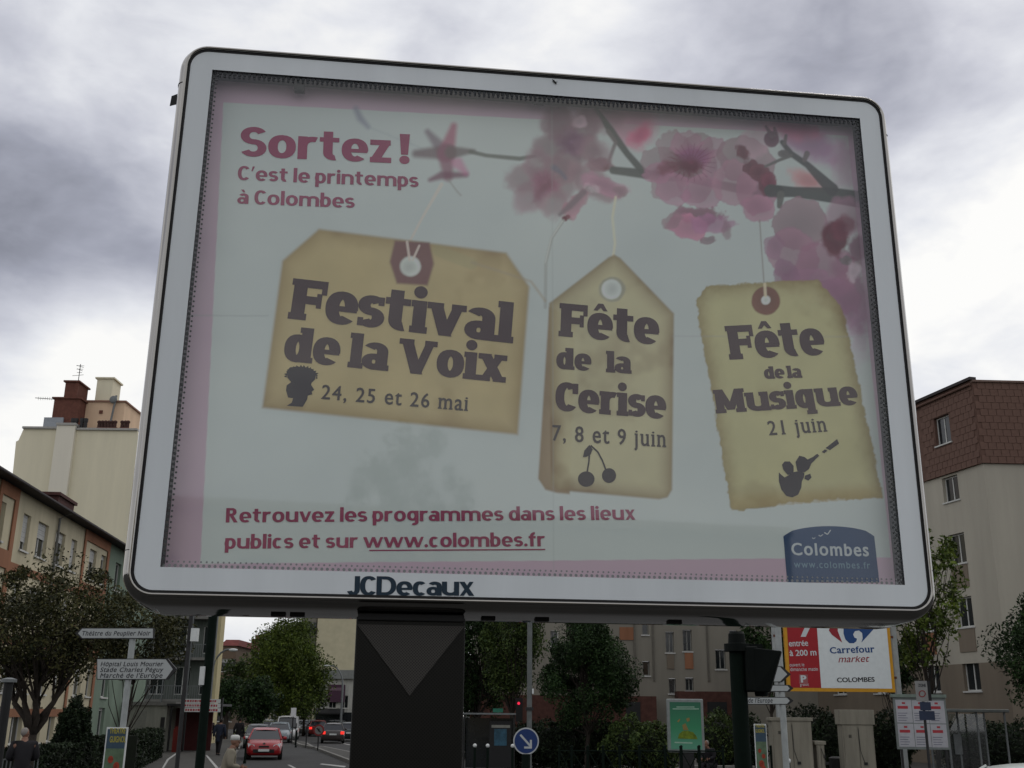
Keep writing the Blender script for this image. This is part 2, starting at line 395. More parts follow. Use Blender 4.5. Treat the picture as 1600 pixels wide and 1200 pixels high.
        w = x+2*w0+hx+L
    elif base == 'u': x = hx+L; w0 = .46+hx*.6; st([(x, X)]+arc(x+w0/2, hy+.2, w0/2, .2, 180, 360, 14, 2.3)+[(x+w0-.01, X*.5)]); stem(x+w0, 0, X); ser(x, X, 'L'); ser(x+w0, X, 'L'); ser(x+w0, 0, 'R'); w = x+w0+hx+L
    elif base == 'r': x = hx+L; stem(x, 0, X); ser(x, 0); ser(x, X, 'L'); st(arc(x+.27, X-hy-.26, .27, .26, 165, 72, 10, 2.2)); w = x+.36+hx*.3
    elif base in 'vw':
        n = 1 if base == 'v' else 2; d = .23+hx*.25; x = hx*.8+L*.7
        for k in range(n): diag(x+2*k*d, X, x+(2*k+1)*d, 0, hx*.98); diag(x+(2*k+2)*d, X, x+(2*k+1)*d, 0, hx*.8)
        ser(x, X, 'LR', hx*.9); ser(x+2*n*d, X, 'LR', hx*.8); w = x+2*n*d+hx*(1 if sl else .55)+L*.7
    elif base == 'V': d = .33; x = hx+L; diag(x, 1, x+d, 0, hx*1.05); diag(x+2*d, 1, x+d, 0, hx*.8); ser(x, 1); ser(x+2*d, 1, 'LR', hx*.8); w = x+2*d+hx+L
    elif base == 'x': d = .40+hx*.2; x = hx+L*.7; diag(x, X, x+d, 0, hx*1.05); diag(x+d, X, x, 0, hx*.8); [ser(a, b, 'LR', hx*.85) for a in (x, x+d) for b in (0, X)]; w = x+d+hx+L*.7
    elif base == 'z': w = .52+hx*.4; box(0, w-.02, X-2*hy, X); box(0, w, 0, 2*hy); diag(w-hx*1.15, X-hy, hx*1.1, hy, hx*1.05)
    elif base == 'f': x = hx+.09; r = .18; stem(x, 0, A_-r-hy); st([(x, A_-r-hy-.02)]+arc(x+r, A_-r-hy, r, r, 180, 80, 8, 2)); box(0, x+hx+.14, X-2*hy, X); w = x+hx+.16
    elif base == 'F':
        x = hx+L; stem(x, 0, 1); ser(x, 0); ser(x, 1, 'L'); w = x+.52+hx*.5; box(x, w, 1-2*hy, 1); box(x, w-.10, .5-hy, .5+hy)
        if sl: box(w-hx*.8, w, .66, 1); box(w-.10-hx*.75, w-.10, .5-hy-.08, .5+hy+.08)
    elif base == 'M':
        x = hx*.9+L; d = .34+hx*.3; stem(x, 0, 1); stem(x+2*d, 0, 1); diag(x+.02, 1, x+d, .12, hx*.95); diag(x+2*d-.02, 1, x+d, .12, hx*.95); ser(x, 0); ser(x+2*d, 0); ser(x, 1, 'L'); ser(x+2*d, 1, 'R'); w = x+2*d+hx+L
    elif base == 'R':
        x = hx; w0 = .56+hx*.4; stem(x, 0, 1); st([(x, 1-hy)]+[(w0-.26, 1-hy)]+arc(w0-.26, .73, .26-hx, .27-hy, 90, -90, 12, 2.2)+[(x, .46+hy)]); diag(w0-.28, .48, w0-.02, 0, hx*1.05); w = w0+hx
    elif base == 'D': x = hx; w = .78+hx*.6; stem(x, 0, 1); st([(x, 1-hy), (w*.45, 1-hy)]+arc(w*.45, .5, w*.55-hx, .5-hy, 90, -90, 18, 2.2)+[(x, hy)])
    elif base == 'J': w = .50+hx*.4; x = w-hx; st([(x, 1), (x, .28)]+arc(w/2, .28, w/2-hx, .28-hy, 0, -165, 14, 2.1))
    elif base == '!': x = hx*1.1; P.append(([(x-hx*.75, .30), (x+hx*.75, .30), (x+hx*1.1, 1), (x-hx*1.1, 1)], [(0, 1, 2, 3)])); dot(x, hx, hx*1.12); w = 2*x
    elif base == '.': dot(hx, hx*.95, hx*1.02); w = S2
    elif base == "'": P.append(([(.02, .66), (.10, .66), (.22, 1.0), (.08, 1.0)], [(0, 1, 2, 3)])); w = .22
    else: w = .26
    if ch == 'ê': m_ = w/2; P.append(([(m_-.20, X+.07), (m_-.08, X+.07), (m_, X+.17), (m_+.08, X+.07), (m_+.20, X+.07), (m_+.07, X+.29), (m_-.07, X+.29)], [(0, 1, 2, 6), (2, 3, 4, 5), (2, 5, 6)]))
    if ch == 'à': m_ = w/2; P.append(([(m_-.16, X+.27), (m_+.02, X+.27), (m_+.10, X+.07), (m_-.02, X+.07)], [(0, 1, 2, 3)]))
    return P, w
def heavy(pl, parent, text, p0, p1, cap_px, m, off, hx=.13, hy=.08, sl=0.0, gap=.06, X=.75, sb=.14, space=.24):
    pen = 0; parts = []
    for c in text:
        if c == ' ': pen += space; continue
        P, w = heavy_glyph(c, hx, hy, sl, X, sb); parts += [([(x+pen, y) for x, y in v], f) for v, f in P]; pen += w+gap
    X_ = [p[0] for v, _ in parts for p in v]; xm, xM = min(X_), max(X_)
    A = Vector(pl.px(*p0, d=off)); B = Vector(pl.px(*p1, d=off)); T = Vector(pl.px(p0[0], p0[1]-cap_px, d=off)); ex = B-A; sx = ex.length/(xM-xm); ex.normalize(); ey = Vector((-ex.y, ex.x)); sy = abs((T-A).dot(ey)); mb = MB()
    for k, (v, f) in enumerate(parts): mb.add([pl.w(*(A+ex*((x-xm)*sx)+ey*(y*sy)), off+.00002*(k % 40)) for x, y in v], f)
    return build('lettering', mb, m, parent, world=True, fix=False)
def pxpoly(pl, mb, pts, off):
    mb.add([pl.w(*pl.px(x, y, off), off) for x, y in pts], [tuple(range(len(pts)))])
def pxcircle(pl, mb, cx, cy, r, off, n=28, rin=None, ry=None):
    ry = ry or r
    o = [(cx+r*math.cos(2*math.pi*k/n), cy+ry*math.sin(2*math.pi*k/n)) for k in range(n)]
    if rin is None: pxpoly(pl, mb, o, off); return
    i_ = [(cx+rin*math.cos(2*math.pi*k/n), cy+rin*ry/r*math.sin(2*math.pi*k/n)) for k in range(n)]
    vs = [pl.w(*pl.px(x, y, off), off) for x, y in o+i_]
    mb.add(vs, [(k, (k+1) % n, n+(k+1) % n, n+k) for k in range(n)])

M = dict(
 asphalt=mat('asphalt', (.034, .034, .033), .9, var=.25, scale=.6, bump=.3, bscale=60),
 paving=mat('paving', (.055, .052, .046), .9, var=.25, scale=1.5, bump=.2),
 kerb=mat('kerb_stone', (.17, .165, .15), .85, var=.25, scale=3),
 paint=mat('road_paint', (.35, .35, .33), .7, var=.35, scale=4),
 chrome=mat('chrome', (.34, .325, .30), .06, 1.0, var=.06, scale=2, spec=.5),
 white_panel=mat('white_enamel', (.68, .72, .735), .4, var=.055, scale=2.2, spec=.4, streak=True),
 black=mat('black_rubber', (.012, .012, .012), .6, var=.1),
 inner=mat('frame_inside', (.05, .055, .06), .6, var=.2),
 navy=mat('navy_print', (.012, .03, .05), .5, var=0),
 darkgreen=mat('dark_green_paint', (.005, .010, .007), .8, var=.2, scale=10, spec=.08),
 darkmetal=mat('dark_metal', (.02, .02, .02), .5, var=.3, scale=8),
 grey=mat('grey_metal', (.16, .17, .17), .55, .3, var=.15),
 whitep=mat('white_paint', (.6, .62, .6), .5, var=.1, scale=5),
 winglass=mat('window_glass', (.015, .018, .02), .12, var=.1, spec=.6),
 winframe=mat('window_frame', (.5, .5, .47), .6, var=.1),
 shutter=mat('roller_shutter', (.42, .42, .40), .7, var=.1, scale=3),
)

# ------------------------------------------------------------------ the ground
mb = MB(); mb.box(-500, 500, -120, 700, -.5, 0)
g = build('ground', mb, M['asphalt'], kind='structure')
def slab_ground(name, pts, z0, z1, m, kerbm=None, world_pts=None, label=None):
    P = [ground(x, y, z1) for x, y in pts] if world_pts is None else [Vector(p) for p in world_pts]
    mb = MB(); mb.prism([(p.x, p.y) for p in P], lambda a, b, d: (a, b, d), z0, z1)
    o = build(name, mb, m, kind='structure')
    if kerbm:
        n = len(P); i0 = 0
        for i in range(n):
            a, b = P[i], P[(i+1) % n]
            if (a-b).length < .3: continue
            L_ = (b-a).length; k = max(1, int(L_/1.0)); k = min(k, 60); t = (b-a).normalized(); nn = Vector((t.y, -t.x, 0))
            if kerbm is not True and i not in kerbm: continue
            if i0 == 0:
                mb = MB(); mb.hexa([Vector(q)+Vector((0, 0, 0)) for q in [(-.49, -.07, 0), (.49, -.07, 0), (.49, .09, 0), (-.49, .09, 0), (-.49, -.07, 1), (.49, -.07, 1), (.49, .09, 1), (-.49, .09, 1)]])
                ks = build('kerb_stone', mb, M['kerb'], o); kme = ks.data; COL.objects.unlink(ks); bpy.data.objects.remove(ks); i0 = 1
            for j in range(k):
                q = a + (b-a)*((j+.5)/k)
                c = link('kerb_stone', kme, o); c.location = (q.x, q.y, z0); c.rotation_euler = (0, 0, math.atan2(t.y, t.x)); c.scale = (L_/k, 1, z1-z0+.008)
    return o
lp = [ground(345, 1206), ground(372, 1172), ground(388, 1150), ground(396, 1136)]
pl_w = [(-60, lp[0].y-22, .12), (lp[0].x+1.0, lp[0].y-22, .12), (lp[0].x, lp[0].y, .12), (lp[1].x, lp[1].y, .12), (lp[2].x, lp[2].y, .12), (lp[3].x, lp[3].y, .12), (lp[3].x-40, lp[3].y, .12)]
slab_ground('pavement_left', None, 0, .12, M['paving'], kerbm=[1, 2, 3], world_pts=pl_w)
r0, r1 = ground(700, 1184), ground(852, 1199)
slab_ground('pavement_right', None, 0, .12, M['paving'], kerbm=[0, 6], world_pts=[(r0.x, r0.y, .12), (r1.x, r1.y, .12), (r1.x+3, r1.y-3, .12), (60, r1.y-6, .12), (60, 120, .12), (r0.x-2, 120, .12), (r0.x-1, r0.y+14, .12)])
slab_ground('traffic_island', [(452, 1156), (470, 1163), (490, 1167), (478, 1160)], 0, .14, M['paving'], kerbm=True)
slab_ground('traffic_island', [(492, 1167), (546, 1187), (640, 1222), (660, 1205), (560, 1177), (505, 1166)], 0, .14, M['paving'], kerbm=True)
mk = MB()
def mark(pts, z=.004):
    mk.add([ground(x, y, z) for x, y in pts], [tuple(range(len(pts)))])
mark([(499, 1194), (503, 1193), (541, 1197), (538, 1199)]); mark([(449, 1195), (453, 1195), (463, 1200), (458, 1200)]); mark([(528, 1160), (531, 1160), (549, 1164), (545, 1164)])
mark([(560, 1165), (563, 1165), (590, 1171), (586, 1171)])
mark([(253, 1200), (256, 1200), (264, 1187), (286, 1171), (283, 1171), (261, 1186)], .126); mark([(321, 1180), (324, 1180), (342, 1200), (337, 1200)], .126)
build('road_markings', mk, M['paint'], kind='structure')

# ------------------------------------------------------------------ the billboard
YAW = 0.117562; BC = Vector((.155306, 4.518102, 0)); BP = Plane(BC, (math.cos(YAW), math.sin(YAW)))
WHW, WZ0, WZ1 = 1.57, 1.69342+EYE-1.14633, 1.69342+EYE+1.14633
def PX(x, y, d=0): return Vector(BP.px(x, y, d))
fl = (PX(284, 99).x + PX(214, 925).x)/2; fr = (PX(1367, 165).x + PX(1409, 480).x + PX(1461, 930).x)/3
ft = (PX(311, 88.5).y + PX(1346, 145.5).y)/2; fb = (PX(400, 937).y + PX(1300, 941.5).y)/2
print('board face', fl, fr, ft, fb, 'window', -WHW, WHW, WZ0, WZ1)
board = thing('billboard', 'large chrome framed billboard with a white border and spring festival poster on dark column', 'billboard', (BC.x, BC.y, 0))
CX, CZ = (fl+fr)/2, (ft+fb)/2; HW, HH = (fr-fl)/2, (ft-fb)/2; RC = .09
def rring(b, n=10):
    pts = []; r = max(RC+b, .004); hw, hh = HW+b-r, HH+b-r
    for q, (sx, sy) in enumerate(((1, 1), (-1, 1), (-1, -1), (1, -1))):
        for k in range(n+1):
            a = math.pi/2*(q + k/n); pts.append((CX+sx*hw+r*math.cos(a), CZ+sy*hh+r*math.sin(a)))
    return pts
def sweep(prof):
    mb = MB(); rings = [[BP.w(x, z, d) for x, z in rring(b)] for b, d in prof]; n = len(rings[0])
    vs = [p for r in rings for p in r]; fs = [(i*n+k, i*n+(k+1) % n, (i+1)*n+(k+1) % n, (i+1)*n+k) for i in range(len(prof)-1) for k in range(n)]
    mb.add(vs, fs); return mb
o = build('chrome_frame', sweep([(.0, -.012), (.0005, .004), (.002, .009), (.006, .012), (.011, .011), (.015, .007), (.016, .0), (.0165, -.012), (.021, -.016), (.030, -.022), (.039, -.032), (.045, -.05), (.049, -.08), (.053, -.14), (.058, -.22), (.061, -.30), (.060, -.36), (.054, -.42), (.035, -.46), (.0, -.475), (-.05, -.48)]), M['chrome'], board, world=True, smooth=True)
e_ = o.modifiers.new('edge', 'EDGE_SPLIT'); e_.split_angle = R(50)
build('gasket', sweep([(-.010, -.001), (-.009, .002), (0.0, .002), (.0008, -.012)]), M['black'], board, world=True)
mb = MB(); rr = rring(-.05); mb.add([BP.w(x, z, -.475) for x, z in rr], [tuple(range(len(rr)))]); build('back_panel', mb, M['grey'], board, world=True)
# white face with a rectangular opening
mb = MB(); rr = rring(-.004, 8)
def face_ring():
    n = len(rr); inner = []
    for x, z in rr:   # match every outline point to the opening's edge
        dx, dz = x-0, z-(WZ0+WZ1)/2; s_ = min(WHW/abs(dx) if dx else 9, (WZ1-WZ0)/2/abs(dz) if dz else 9); inner.append((dx*s_, (WZ0+WZ1)/2+dz*s_))
    return inner
bm = bmesh.new()
outer = [bm.verts.new(BP.w(x, z, -.001)-origin_of(board)) for x, z in rr]
inn = [bm.verts.new(BP.w(x, z, -.001)-origin_of(board)) for x, z in ((-WHW, WZ0), (WHW, WZ0), (WHW, WZ1), (-WHW, WZ1))]
es = [bm.edges.new((outer[i], outer[(i+1) % len(outer)])) for i in range(len(outer))] + [bm.edges.new((inn[i], inn[(i+1) % 4])) for i in range(4)]
bmesh.ops.triangle_fill(bm, edges=es, use_beauty=True)
me = bpy.data.meshes.new('face_panel'); bm.to_mesh(me); bm.free(); me.materials.append(M['white_panel'])
face_panel = link('face_panel', me, board)
REC = .09
mb = MB()
for a in ((-WHW-.004, -WHW, WZ0, WZ1), (WHW, WHW+.004, WZ0, WZ1)): BP.box(mb, *a, -REC-.03, -.002)
BP.box(mb, -WHW-.004, WHW+.004, WZ1, WZ1+.004, -REC-.03, -.002); BP.box(mb, -WHW-.004, WHW+.004, WZ0-.004, WZ0, -REC-.03, -.002)
build('window_reveal', mb, M['inner'], board, world=True)
heavy(BP, face_panel, 'JCDecaux', (542, 930), (741, 931), 30, M['navy'], .0005, hx=.112, hy=.082, gap=.005, X=.74)
# small spider-like mark on the top border
mb = MB(); mb.tube([BP.w(*PX(864, 126), .003), BP.w(*PX(869, 131), .003)], .004, 5); mb.tube([BP.w(*PX(863, 124), .001), BP.w(*PX(866, 129), .006), BP.w(*PX(871, 128), .001)], .0012, 4)
tag(build('dead_insect', mb, M['black'], None, loc=BP.w(*PX(866, 128), .003)), 'tiny dark insect stuck on the white top border of the billboard', 'insect')

# ---- poster artwork: printed colours per vertex, laid out on the poster's plane
DP = -REC
def vnoise(x, y, s, seed=0):
    rs = np.random.RandomState(seed); g_ = rs.rand(64, 64)
    xx = x/s; yy = y/s; xi = np.floor(xx).astype(int); yi = np.floor(yy).astype(int); fx = xx-xi; fy = yy-yi
    fx = fx*fx*(3-2*fx); fy = fy*fy*(3-2*fy)
    a = g_[xi % 64, yi % 64]; b = g_[(xi+1) % 64, yi % 64]; c = g_[xi % 64, (yi+1) % 64]; d = g_[(xi+1) % 64, (yi+1) % 64]
    return (a*(1-fx)+b*fx)*(1-fy)+(c*(1-fx)+d*fx)*fy
def fbm(x, y, s, seed=0, oc=4):
    t = 0; w = 0
    for i in range(oc): t = t + vnoise(x, y, s/2**i, seed+i)*.5**i; w += .5**i
    return t/w
def sm(a, b, x):
    t = np.clip((x-a)/(b-a), 0, 1); return t*t*(3-2*t)
def poly_sdf(px, py, pts):
    d = np.full(px.shape, 1e9); ins = np.zeros(px.shape, bool); n = len(pts)
    for i in range(n):
        ax, ay = pts[i]; bx, by = pts[(i+1) % n]; ex, ey = bx-ax, by-ay
        t = np.clip(((px-ax)*ex+(py-ay)*ey)/(ex*ex+ey*ey), 0, 1); d = np.minimum(d, np.hypot(px-ax-t*ex, py-ay-t*ey))
        c = ((ay > py) != (by > py)); xi = ax + (py-ay)*ex/(ey if ey else 1e-9); ins ^= c & (px < xi)
    return np.where(ins, -d, d)
def seg_sdf(px, py, path, rad):
    d = np.full(px.shape, 1e9)
    if not hasattr(rad, '__len__'): rad = [rad]*len(path)
    for i in range(len(path)-1):
        (ax, ay), (bx, by) = path[i], path[i+1]; ex, ey = bx-ax, by-ay
        t = np.clip(((px-ax)*ex+(py-ay)*ey)/(ex*ex+ey*ey), 0, 1); d = np.minimum(d, np.hypot(px-ax-t*ex, py-ay-t*ey)-(rad[i]+(rad[i+1]-rad[i])*t))
    return d
def make_poster():
    NX, NY = 760, 540
    x0, x1, z0, z1 = -WHW-.08, WHW+.08, WZ0-.02, WZ1+.10
    u = np.linspace(x0, x1, NX); v = np.linspace(z0, z1, NY); U, V = np.meshgrid(u, v)
    P = BP.P + BP.n*DP
    X = P.x + BP.u.x*U; Y = P.y + BP.u.y*U; Z = V
    Ci = np.array(CM.transposed()); D = np.stack([X, Y, Z-EYE], -1) @ Ci.T
    px = 800 + F_PX*D[..., 0]/-D[..., 2]; py = 600 - F_PX*D[..., 1]/-D[..., 2]
    def c(r, g_, b): return np.array(lin(r, g_, b))/lin(154)[0]*.80
    A = np.zeros(px.shape+(3,)) + c(151, 156, 154)
    n1 = fbm(px, py, 220, 1); n2 = fbm(px, py, 60, 5)
    A *= (.93+.16*n1)[..., None]
    def over(colr, al):
        nonlocal A
        al = np.clip(al, 0, 1)[..., None]; A = A*(1-al) + colr*al
    # pink border outside the inner rectangle
    sdf = poly_sdf(px, py, [(349, 160), (1325, 212), (1392, 871), (313, 881)])
    over(c(150, 126, 140), sm(-.6, .6, sdf)*.85)
    wob = (fbm(px, py, 14, 11)-.5)*13
    def ell(cx, cy, rx, ry, ang, col, al=.7, soft=3, core=None, wobk=1.0):
        if cy < 520 and col[0]-col[1] > 14: col = (col[0]*.89, col[1]*.86, col[2]*.87); al = min(.95, al*1.25)
        a = R(ang); dx, dy = px-cx, py-cy; q = np.hypot((dx*math.cos(a)+dy*math.sin(a))/rx, (-dx*math.sin(a)+dy*math.cos(a))/ry)
        d = (q-1)*min(rx, ry)+wob*wobk; base = c(*col)*((.78+.44*n2)*(.84+.20*np.clip(q, 0, 1)**2))[..., None]
        over(base*(1-.12*np.clip(1-q, 0, 1))[..., None], al*(1-sm(-soft, soft, d)))
        over(base*.72, .34*al*np.exp(-((d+.6)/1.3)**2)*(soft < 5))
        if core is not None: over(c(*core), .8*np.clip(1-q*1.6, 0, 1))
    def line(path, rad, col, al=.9, soft=1.5):
        over(c(*col)*(.9+.2*n2)[..., None], al*(1-sm(-soft, soft, seg_sdf(px, py, path, rad))))
    def flower(cx, cy, r, n, col, core, al=.55, soft=3, rot=0, squash=.85, corer=.3):
        for k in range(n):
            a = 2*math.pi*k/n + rot; dd = .52*r; jit = .85+.3*((k*7919) % 10)/10
            ell(cx+dd*math.cos(a)*jit, cy+dd*squash*math.sin(a)*jit, r*.52*jit, r*.42, math.degrees(a), tuple(min(255, int(v_*(.94+.12*((k*31) % 7)/7))) for v_ in col), al, soft)
        ell(cx, cy, r*.42, r*.36, 20, tuple((col[i]+core[i])//2 for i in range(3)), .45, 8)
        ell(cx, cy, r*corer, r*corer*.8, 30, core, .7, 7)
        for k in range(14):
            a = 2*math.pi*k/14+.2; line([(cx, cy), (cx+r*.42*math.cos(a), cy+r*.36*math.sin(a))], .8, core, .45, 1.0)
    PK = (140, 116, 123); PD = (120, 97, 105); CR = (80, 42, 52)
    line([(1215, 300), (1150, 294), (1080, 280), (1008, 272)], [10, 7, 6, 7], (84, 86, 82), .9, 2); line([(1200, 296), (1190, 280), (1165, 255)], [6, 5, 4], (96, 74, 76), .8, 2)
    # soft background petals
    ell(1265, 222, 58, 26, 28, (150, 112, 145), .65, 12); ell(1240, 200, 40, 18, 10, (170, 110, 130), .6, 10); ell(1320, 255, 20, 40, 0, (155, 125, 145), .5, 12)
    ell(990, 195, 36, 34, 0, (176, 128, 146), .6, 12); ell(1000, 212, 13, 22, 30, (186, 92, 122), .7, 9); ell(940, 185, 40, 22, 0, PK, .6, 9)
    ell(1262, 282, 24, 13, 20, (190, 110, 115), .55, 9); ell(1330, 460, 28, 60, -15, (140, 108, 128), .75, 8); ell(1345, 520, 16, 40, 0, (140, 110, 130), .5, 10)
    # left star-shaped bud cluster
    line([(556, 170), (563, 185), (575, 198)], [4, 5, 3], (110, 112, 125), .75, 5)
    line([(575, 198), (650, 228), (660, 232)], 1.2, (130, 138, 138), .4, 3)
    line([(697, 240), (668, 206)], [12, 4], (104, 92, 100), .85, 5); line([(697, 240), (709, 197)], [13, 5], (132, 76, 94), .85, 5)
    line([(700, 238), (650, 240)], [12, 6], (92, 76, 80), .85, 5); line([(697, 240), (700, 276)], [14, 7], (112, 74, 88), .85, 5)
    line([(672, 281), (690, 274), (728, 273)], [3, 6, 4], (96, 62, 76), .85, 4); line([(715, 255), (728, 270)], [9, 4], (160, 104, 130), .7, 5)
    line([(705, 238), (740, 236)], [10, 3], (90, 80, 80), .85, 4)
    line([(735, 237), (760, 243), (812, 248), (835, 244)], [3.2, 3, 3.4, 2.5], (86, 88, 82), .9, 2)
    line([(700, 280), (715, 300), (720, 305)], 1.2, (120, 118, 112), .6, 2)
    # middle flowers (out of focus)
    ell(940, 258, 20, 9, 15, (112, 72, 80), .85, 4)
    line([(925, 160), (955, 205), (980, 240), (1008, 272)], [2, 6, 5, 6], (68, 70, 66), .95, 2); line([(958, 266), (1010, 272)], [6, 7.5], (70, 72, 68), .95, 2)
    line([(951, 252), (962, 222), (950, 205)], [2.5, 3, 3.5], (92, 86, 84), .9, 2)
    flower(893, 222, 56, 5, PD, (104, 76, 96), .6, 8, .4, .95, .36); ell(905, 190, 10, 8, 0, (178, 160, 168), .6, 4)
    ell(870, 190, 26, 30, -20, PD, .5, 8); ell(930, 238, 28, 20, 30, PK, .5, 8)
    flower(853, 285, 56, 6, PK, (130, 88, 104), .55, 7, .2, .8, .28); ell(852, 292, 8, 22, 40, (120, 78, 92), .55, 6)
    line([(866, 262), (877, 270), (884, 278)], [5, 3, 3], (90, 88, 100), .8, 3)
    ell(925, 285, 46, 24, 32, PK, .6, 6); ell(945, 290, 34, 14, 18, (172, 128, 148), .6, 4); ell(900, 320, 28, 12, -45, (160, 110, 125), .6, 4)
    ell(926, 295, 9, 6, 20, (176, 165, 168), .6, 4)
    line([(912, 300), (890, 322), (875, 335)], [5, 5, 3], (100, 88, 92), .85, 3); ell(883, 341, 6, 6, 0, (104, 34, 48), .9, 2); ell(970, 300, 10, 7, 30, PK, .6, 3)
    # sharp flower A, B, C
    flower(1068, 258, 62, 6, PK, CR, .50, 1.8, .1, .78, .24)
    for cx_, cy_, rx_, ry_, an in ((1052, 295, 27, 25, 20), (1098, 300, 30, 27, -20), (1028, 270, 24, 15, 10), (1118, 260, 18, 28, 15), (1072, 222, 26, 18, 0), (1108, 232, 26, 16, -30)):
        ell(cx_, cy_, rx_, ry_, an, (160, 118, 138), .5, 1.6)
    ell(1083, 245, 20, 15, 0, (120, 60, 104), .6, 8); ell(1078, 258, 16, 10, 10, (84, 36, 48), .8, 5); ell(1048, 260, 18, 8, -15, (110, 60, 72), .6, 5)
    for k in range(22):
        a = 2*math.pi*k/22; line([(1080, 254), (1080+38*math.cos(a), 254+30*math.sin(a))], .6, (92, 40, 60), .5, .9)
    ell(1165, 250, 46, 36, 20, PK, .6, 1.8); ell(1180, 300, 34, 30, 60, (158, 120, 136), .65, 1.8); ell(1148, 285, 36, 34, 30, (164, 128, 142), .55, 1.8); ell(1185, 325, 26, 20, 20, (168, 126, 144), .6, 1.8)
    ell(1178, 225, 24, 22, 0, (176, 150, 160), .5, 5)
    ell(1162, 240, 7, 16, -15, (104, 66, 74), .85, 2); ell(1174, 262, 13, 10, 20, (100, 64, 72), .85, 2); ell(1186, 270, 14, 13, 20, (106, 68, 76), .85, 2); ell(1194, 290, 9, 13, 0, (108, 70, 78), .85, 2); ell(1202, 285, 10, 12, 0, (118, 70, 82), .8, 2)
    ell(1092, 338, 40, 14, 4, (122, 72, 92), .65, 3); ell(1075, 355, 32, 20, 10, (172, 118, 140), .7, 2); ell(1112, 350, 34, 15, 0, (158, 112, 142), .6, 3); ell(1052, 345, 16, 12, -20, PK, .55, 2); ell(1135, 358, 8, 18, -10, PK, .5, 3); ell(1108, 374, 10, 5, -10, PD, .6, 2)
    # right branch
    line([(1204, 298), (1240, 300), (1300, 305), (1345, 312)], [10, 8, 12, 13], (64, 66, 64), .95, 1.6); line([(1220, 304), (1218, 322)], [6, 4], (84, 84, 80), .95, 1.5)
    line([(1222, 222), (1236, 240), (1262, 258), (1300, 296)], [3.5, 4.5, 5, 10], (66, 66, 66), .95, 1.6); line([(1196, 260), (1218, 250), (1236, 243)], [2, 2.4, 3], (86, 84, 82), .95, 1.4)
    ell(1206, 218, 12, 12, 20, (100, 74, 86), .95, 1.8, wobk=.3); line([(1206, 212), (1197, 198)], [4, 2], (92, 76, 82), .9, 1.5); line([(1212, 210), (1210, 200)], [4, 2], (92, 76, 82), .9, 1.5); ell(1224, 240, 8, 5.5, 0, (88, 84, 84), .95, 1.5, wobk=.3)
    line([(1257, 250), (1261, 240)], [3.5, 4.5], (90, 84, 84), .95, 1.4); line([(1226, 224), (1228, 212)], [3, 2.5], (90, 84, 84), .95, 1.4)
    # lower right flower D
    ell(1250, 350, 42, 42, 30, PK, .62, 1.8); ell(1240, 400, 38, 44, -30, (160, 124, 140), .6, 2); ell(1290, 420, 50, 42, 20, (150, 108, 128), .6, 4); ell(1320, 340, 30, 34, 0, (158, 122, 140), .5, 5)
    ell(1270, 445, 48, 26, 10, (154, 116, 138), .6, 2); ell(1228, 430, 20, 24, 0, (138, 102, 126), .55, 3); ell(1210, 385, 14, 18, 0, (150, 116, 136), .5, 2)
    ell(1306, 372, 20, 27, 0, (96, 48, 58), .85, 5); ell(1318, 355, 16, 20, 30, (116, 62, 76), .6, 6); ell(1340, 390, 16, 22, 0, (122, 84, 102), .7, 5); ell(1323, 408, 7, 8, 0, (96, 92, 92), .8, 2); ell(1333, 425, 10, 14, 0, (178, 165, 172), .7, 4)
    ell(1310, 462, 38, 26, 30, (140, 100, 124), .6, 4)
    over(c(150, 132, 146), .35*sm(0, 3, sdf)*(px > 1280)*(py < 620))
    # strings
    SG = (176, 174, 166)
    line([(690, 288), (660, 340), (640, 378), (637, 402)], [3, 2, 2, 1.8], (166, 160, 152), .8, 1.2); line([(655, 385), (644, 405)], 1.4, (180, 168, 160), .8, 1)
    line([(880, 345), (862, 372), (853, 410), (852, 480)], 2.6, (132, 134, 130), .8, 1.2); line([(879, 345), (861, 372), (852, 410)], .8, (170, 172, 168), .6, .8)
    line([(962, 308), (957, 340), (961, 380), (958, 402)], 2.0, (176, 168, 146), .75, 1.2); line([(1187, 344), (1190, 390), (1194, 446)], 1.1, (120, 116, 112), .8, .9)
    # tags
    def tagp(pts, col, edge, soft, al=.95, ragged=0, shade=0.0, seed=3):
        s = poly_sdf(px, py, pts) + ragged*(fbm(px, py, 7, seed+9)-.5)
        base = c(*col)*(.90+.2*fbm(px, py, 50, seed))[..., None]
        k = np.clip(1+s/30, 0, 1)**1.7
        stain = sm(.55, .8, fbm(px, py, 70, seed+20))*.35
        kk = np.clip(k*.75+stain, 0, 1)[..., None]
        over(base*(1-kk)+c(*edge)*kk, al*(1-sm(-soft, soft, s)))
        return s
    over(c(120, 124, 122), .18*(1-sm(-14, 14, poly_sdf(px, py, [(498, 362), (791, 399), (829, 452), (813, 686), (412, 642), (443, 410)]))))
    tagp([(498.5, 358), (791, 395), (827, 448), (809, 679), (410, 637), (441.5, 407.5)], (148, 133, 95), (116, 96, 60), 3.5, seed=31)
    over(c(128, 124, 92), .4*(1-sm(-2, 2, seg_sdf(px, py, [(684, 391), (700, 398), (737, 412)], [9, 9, 9])))); line([(737, 410), (800, 430), (830, 440), (852, 470)], 2.0, (128, 116, 96), .5, 2)
    over(c(92, 62, 62), .95*(1-sm(-3, 3, poly_sdf(px, py, [(617, 376), (671, 379), (678, 412), (668, 446), (620, 443), (609, 409)]))))
    ell(641, 416, 16, 15.5, 0, (176, 180, 174), .98, 2.5, wobk=.1); line([(636, 378), (640, 406)], 2, (172, 160, 152), .85, 1); line([(655, 384), (645, 406)], 1.8, (172, 160, 152), .85, 1)
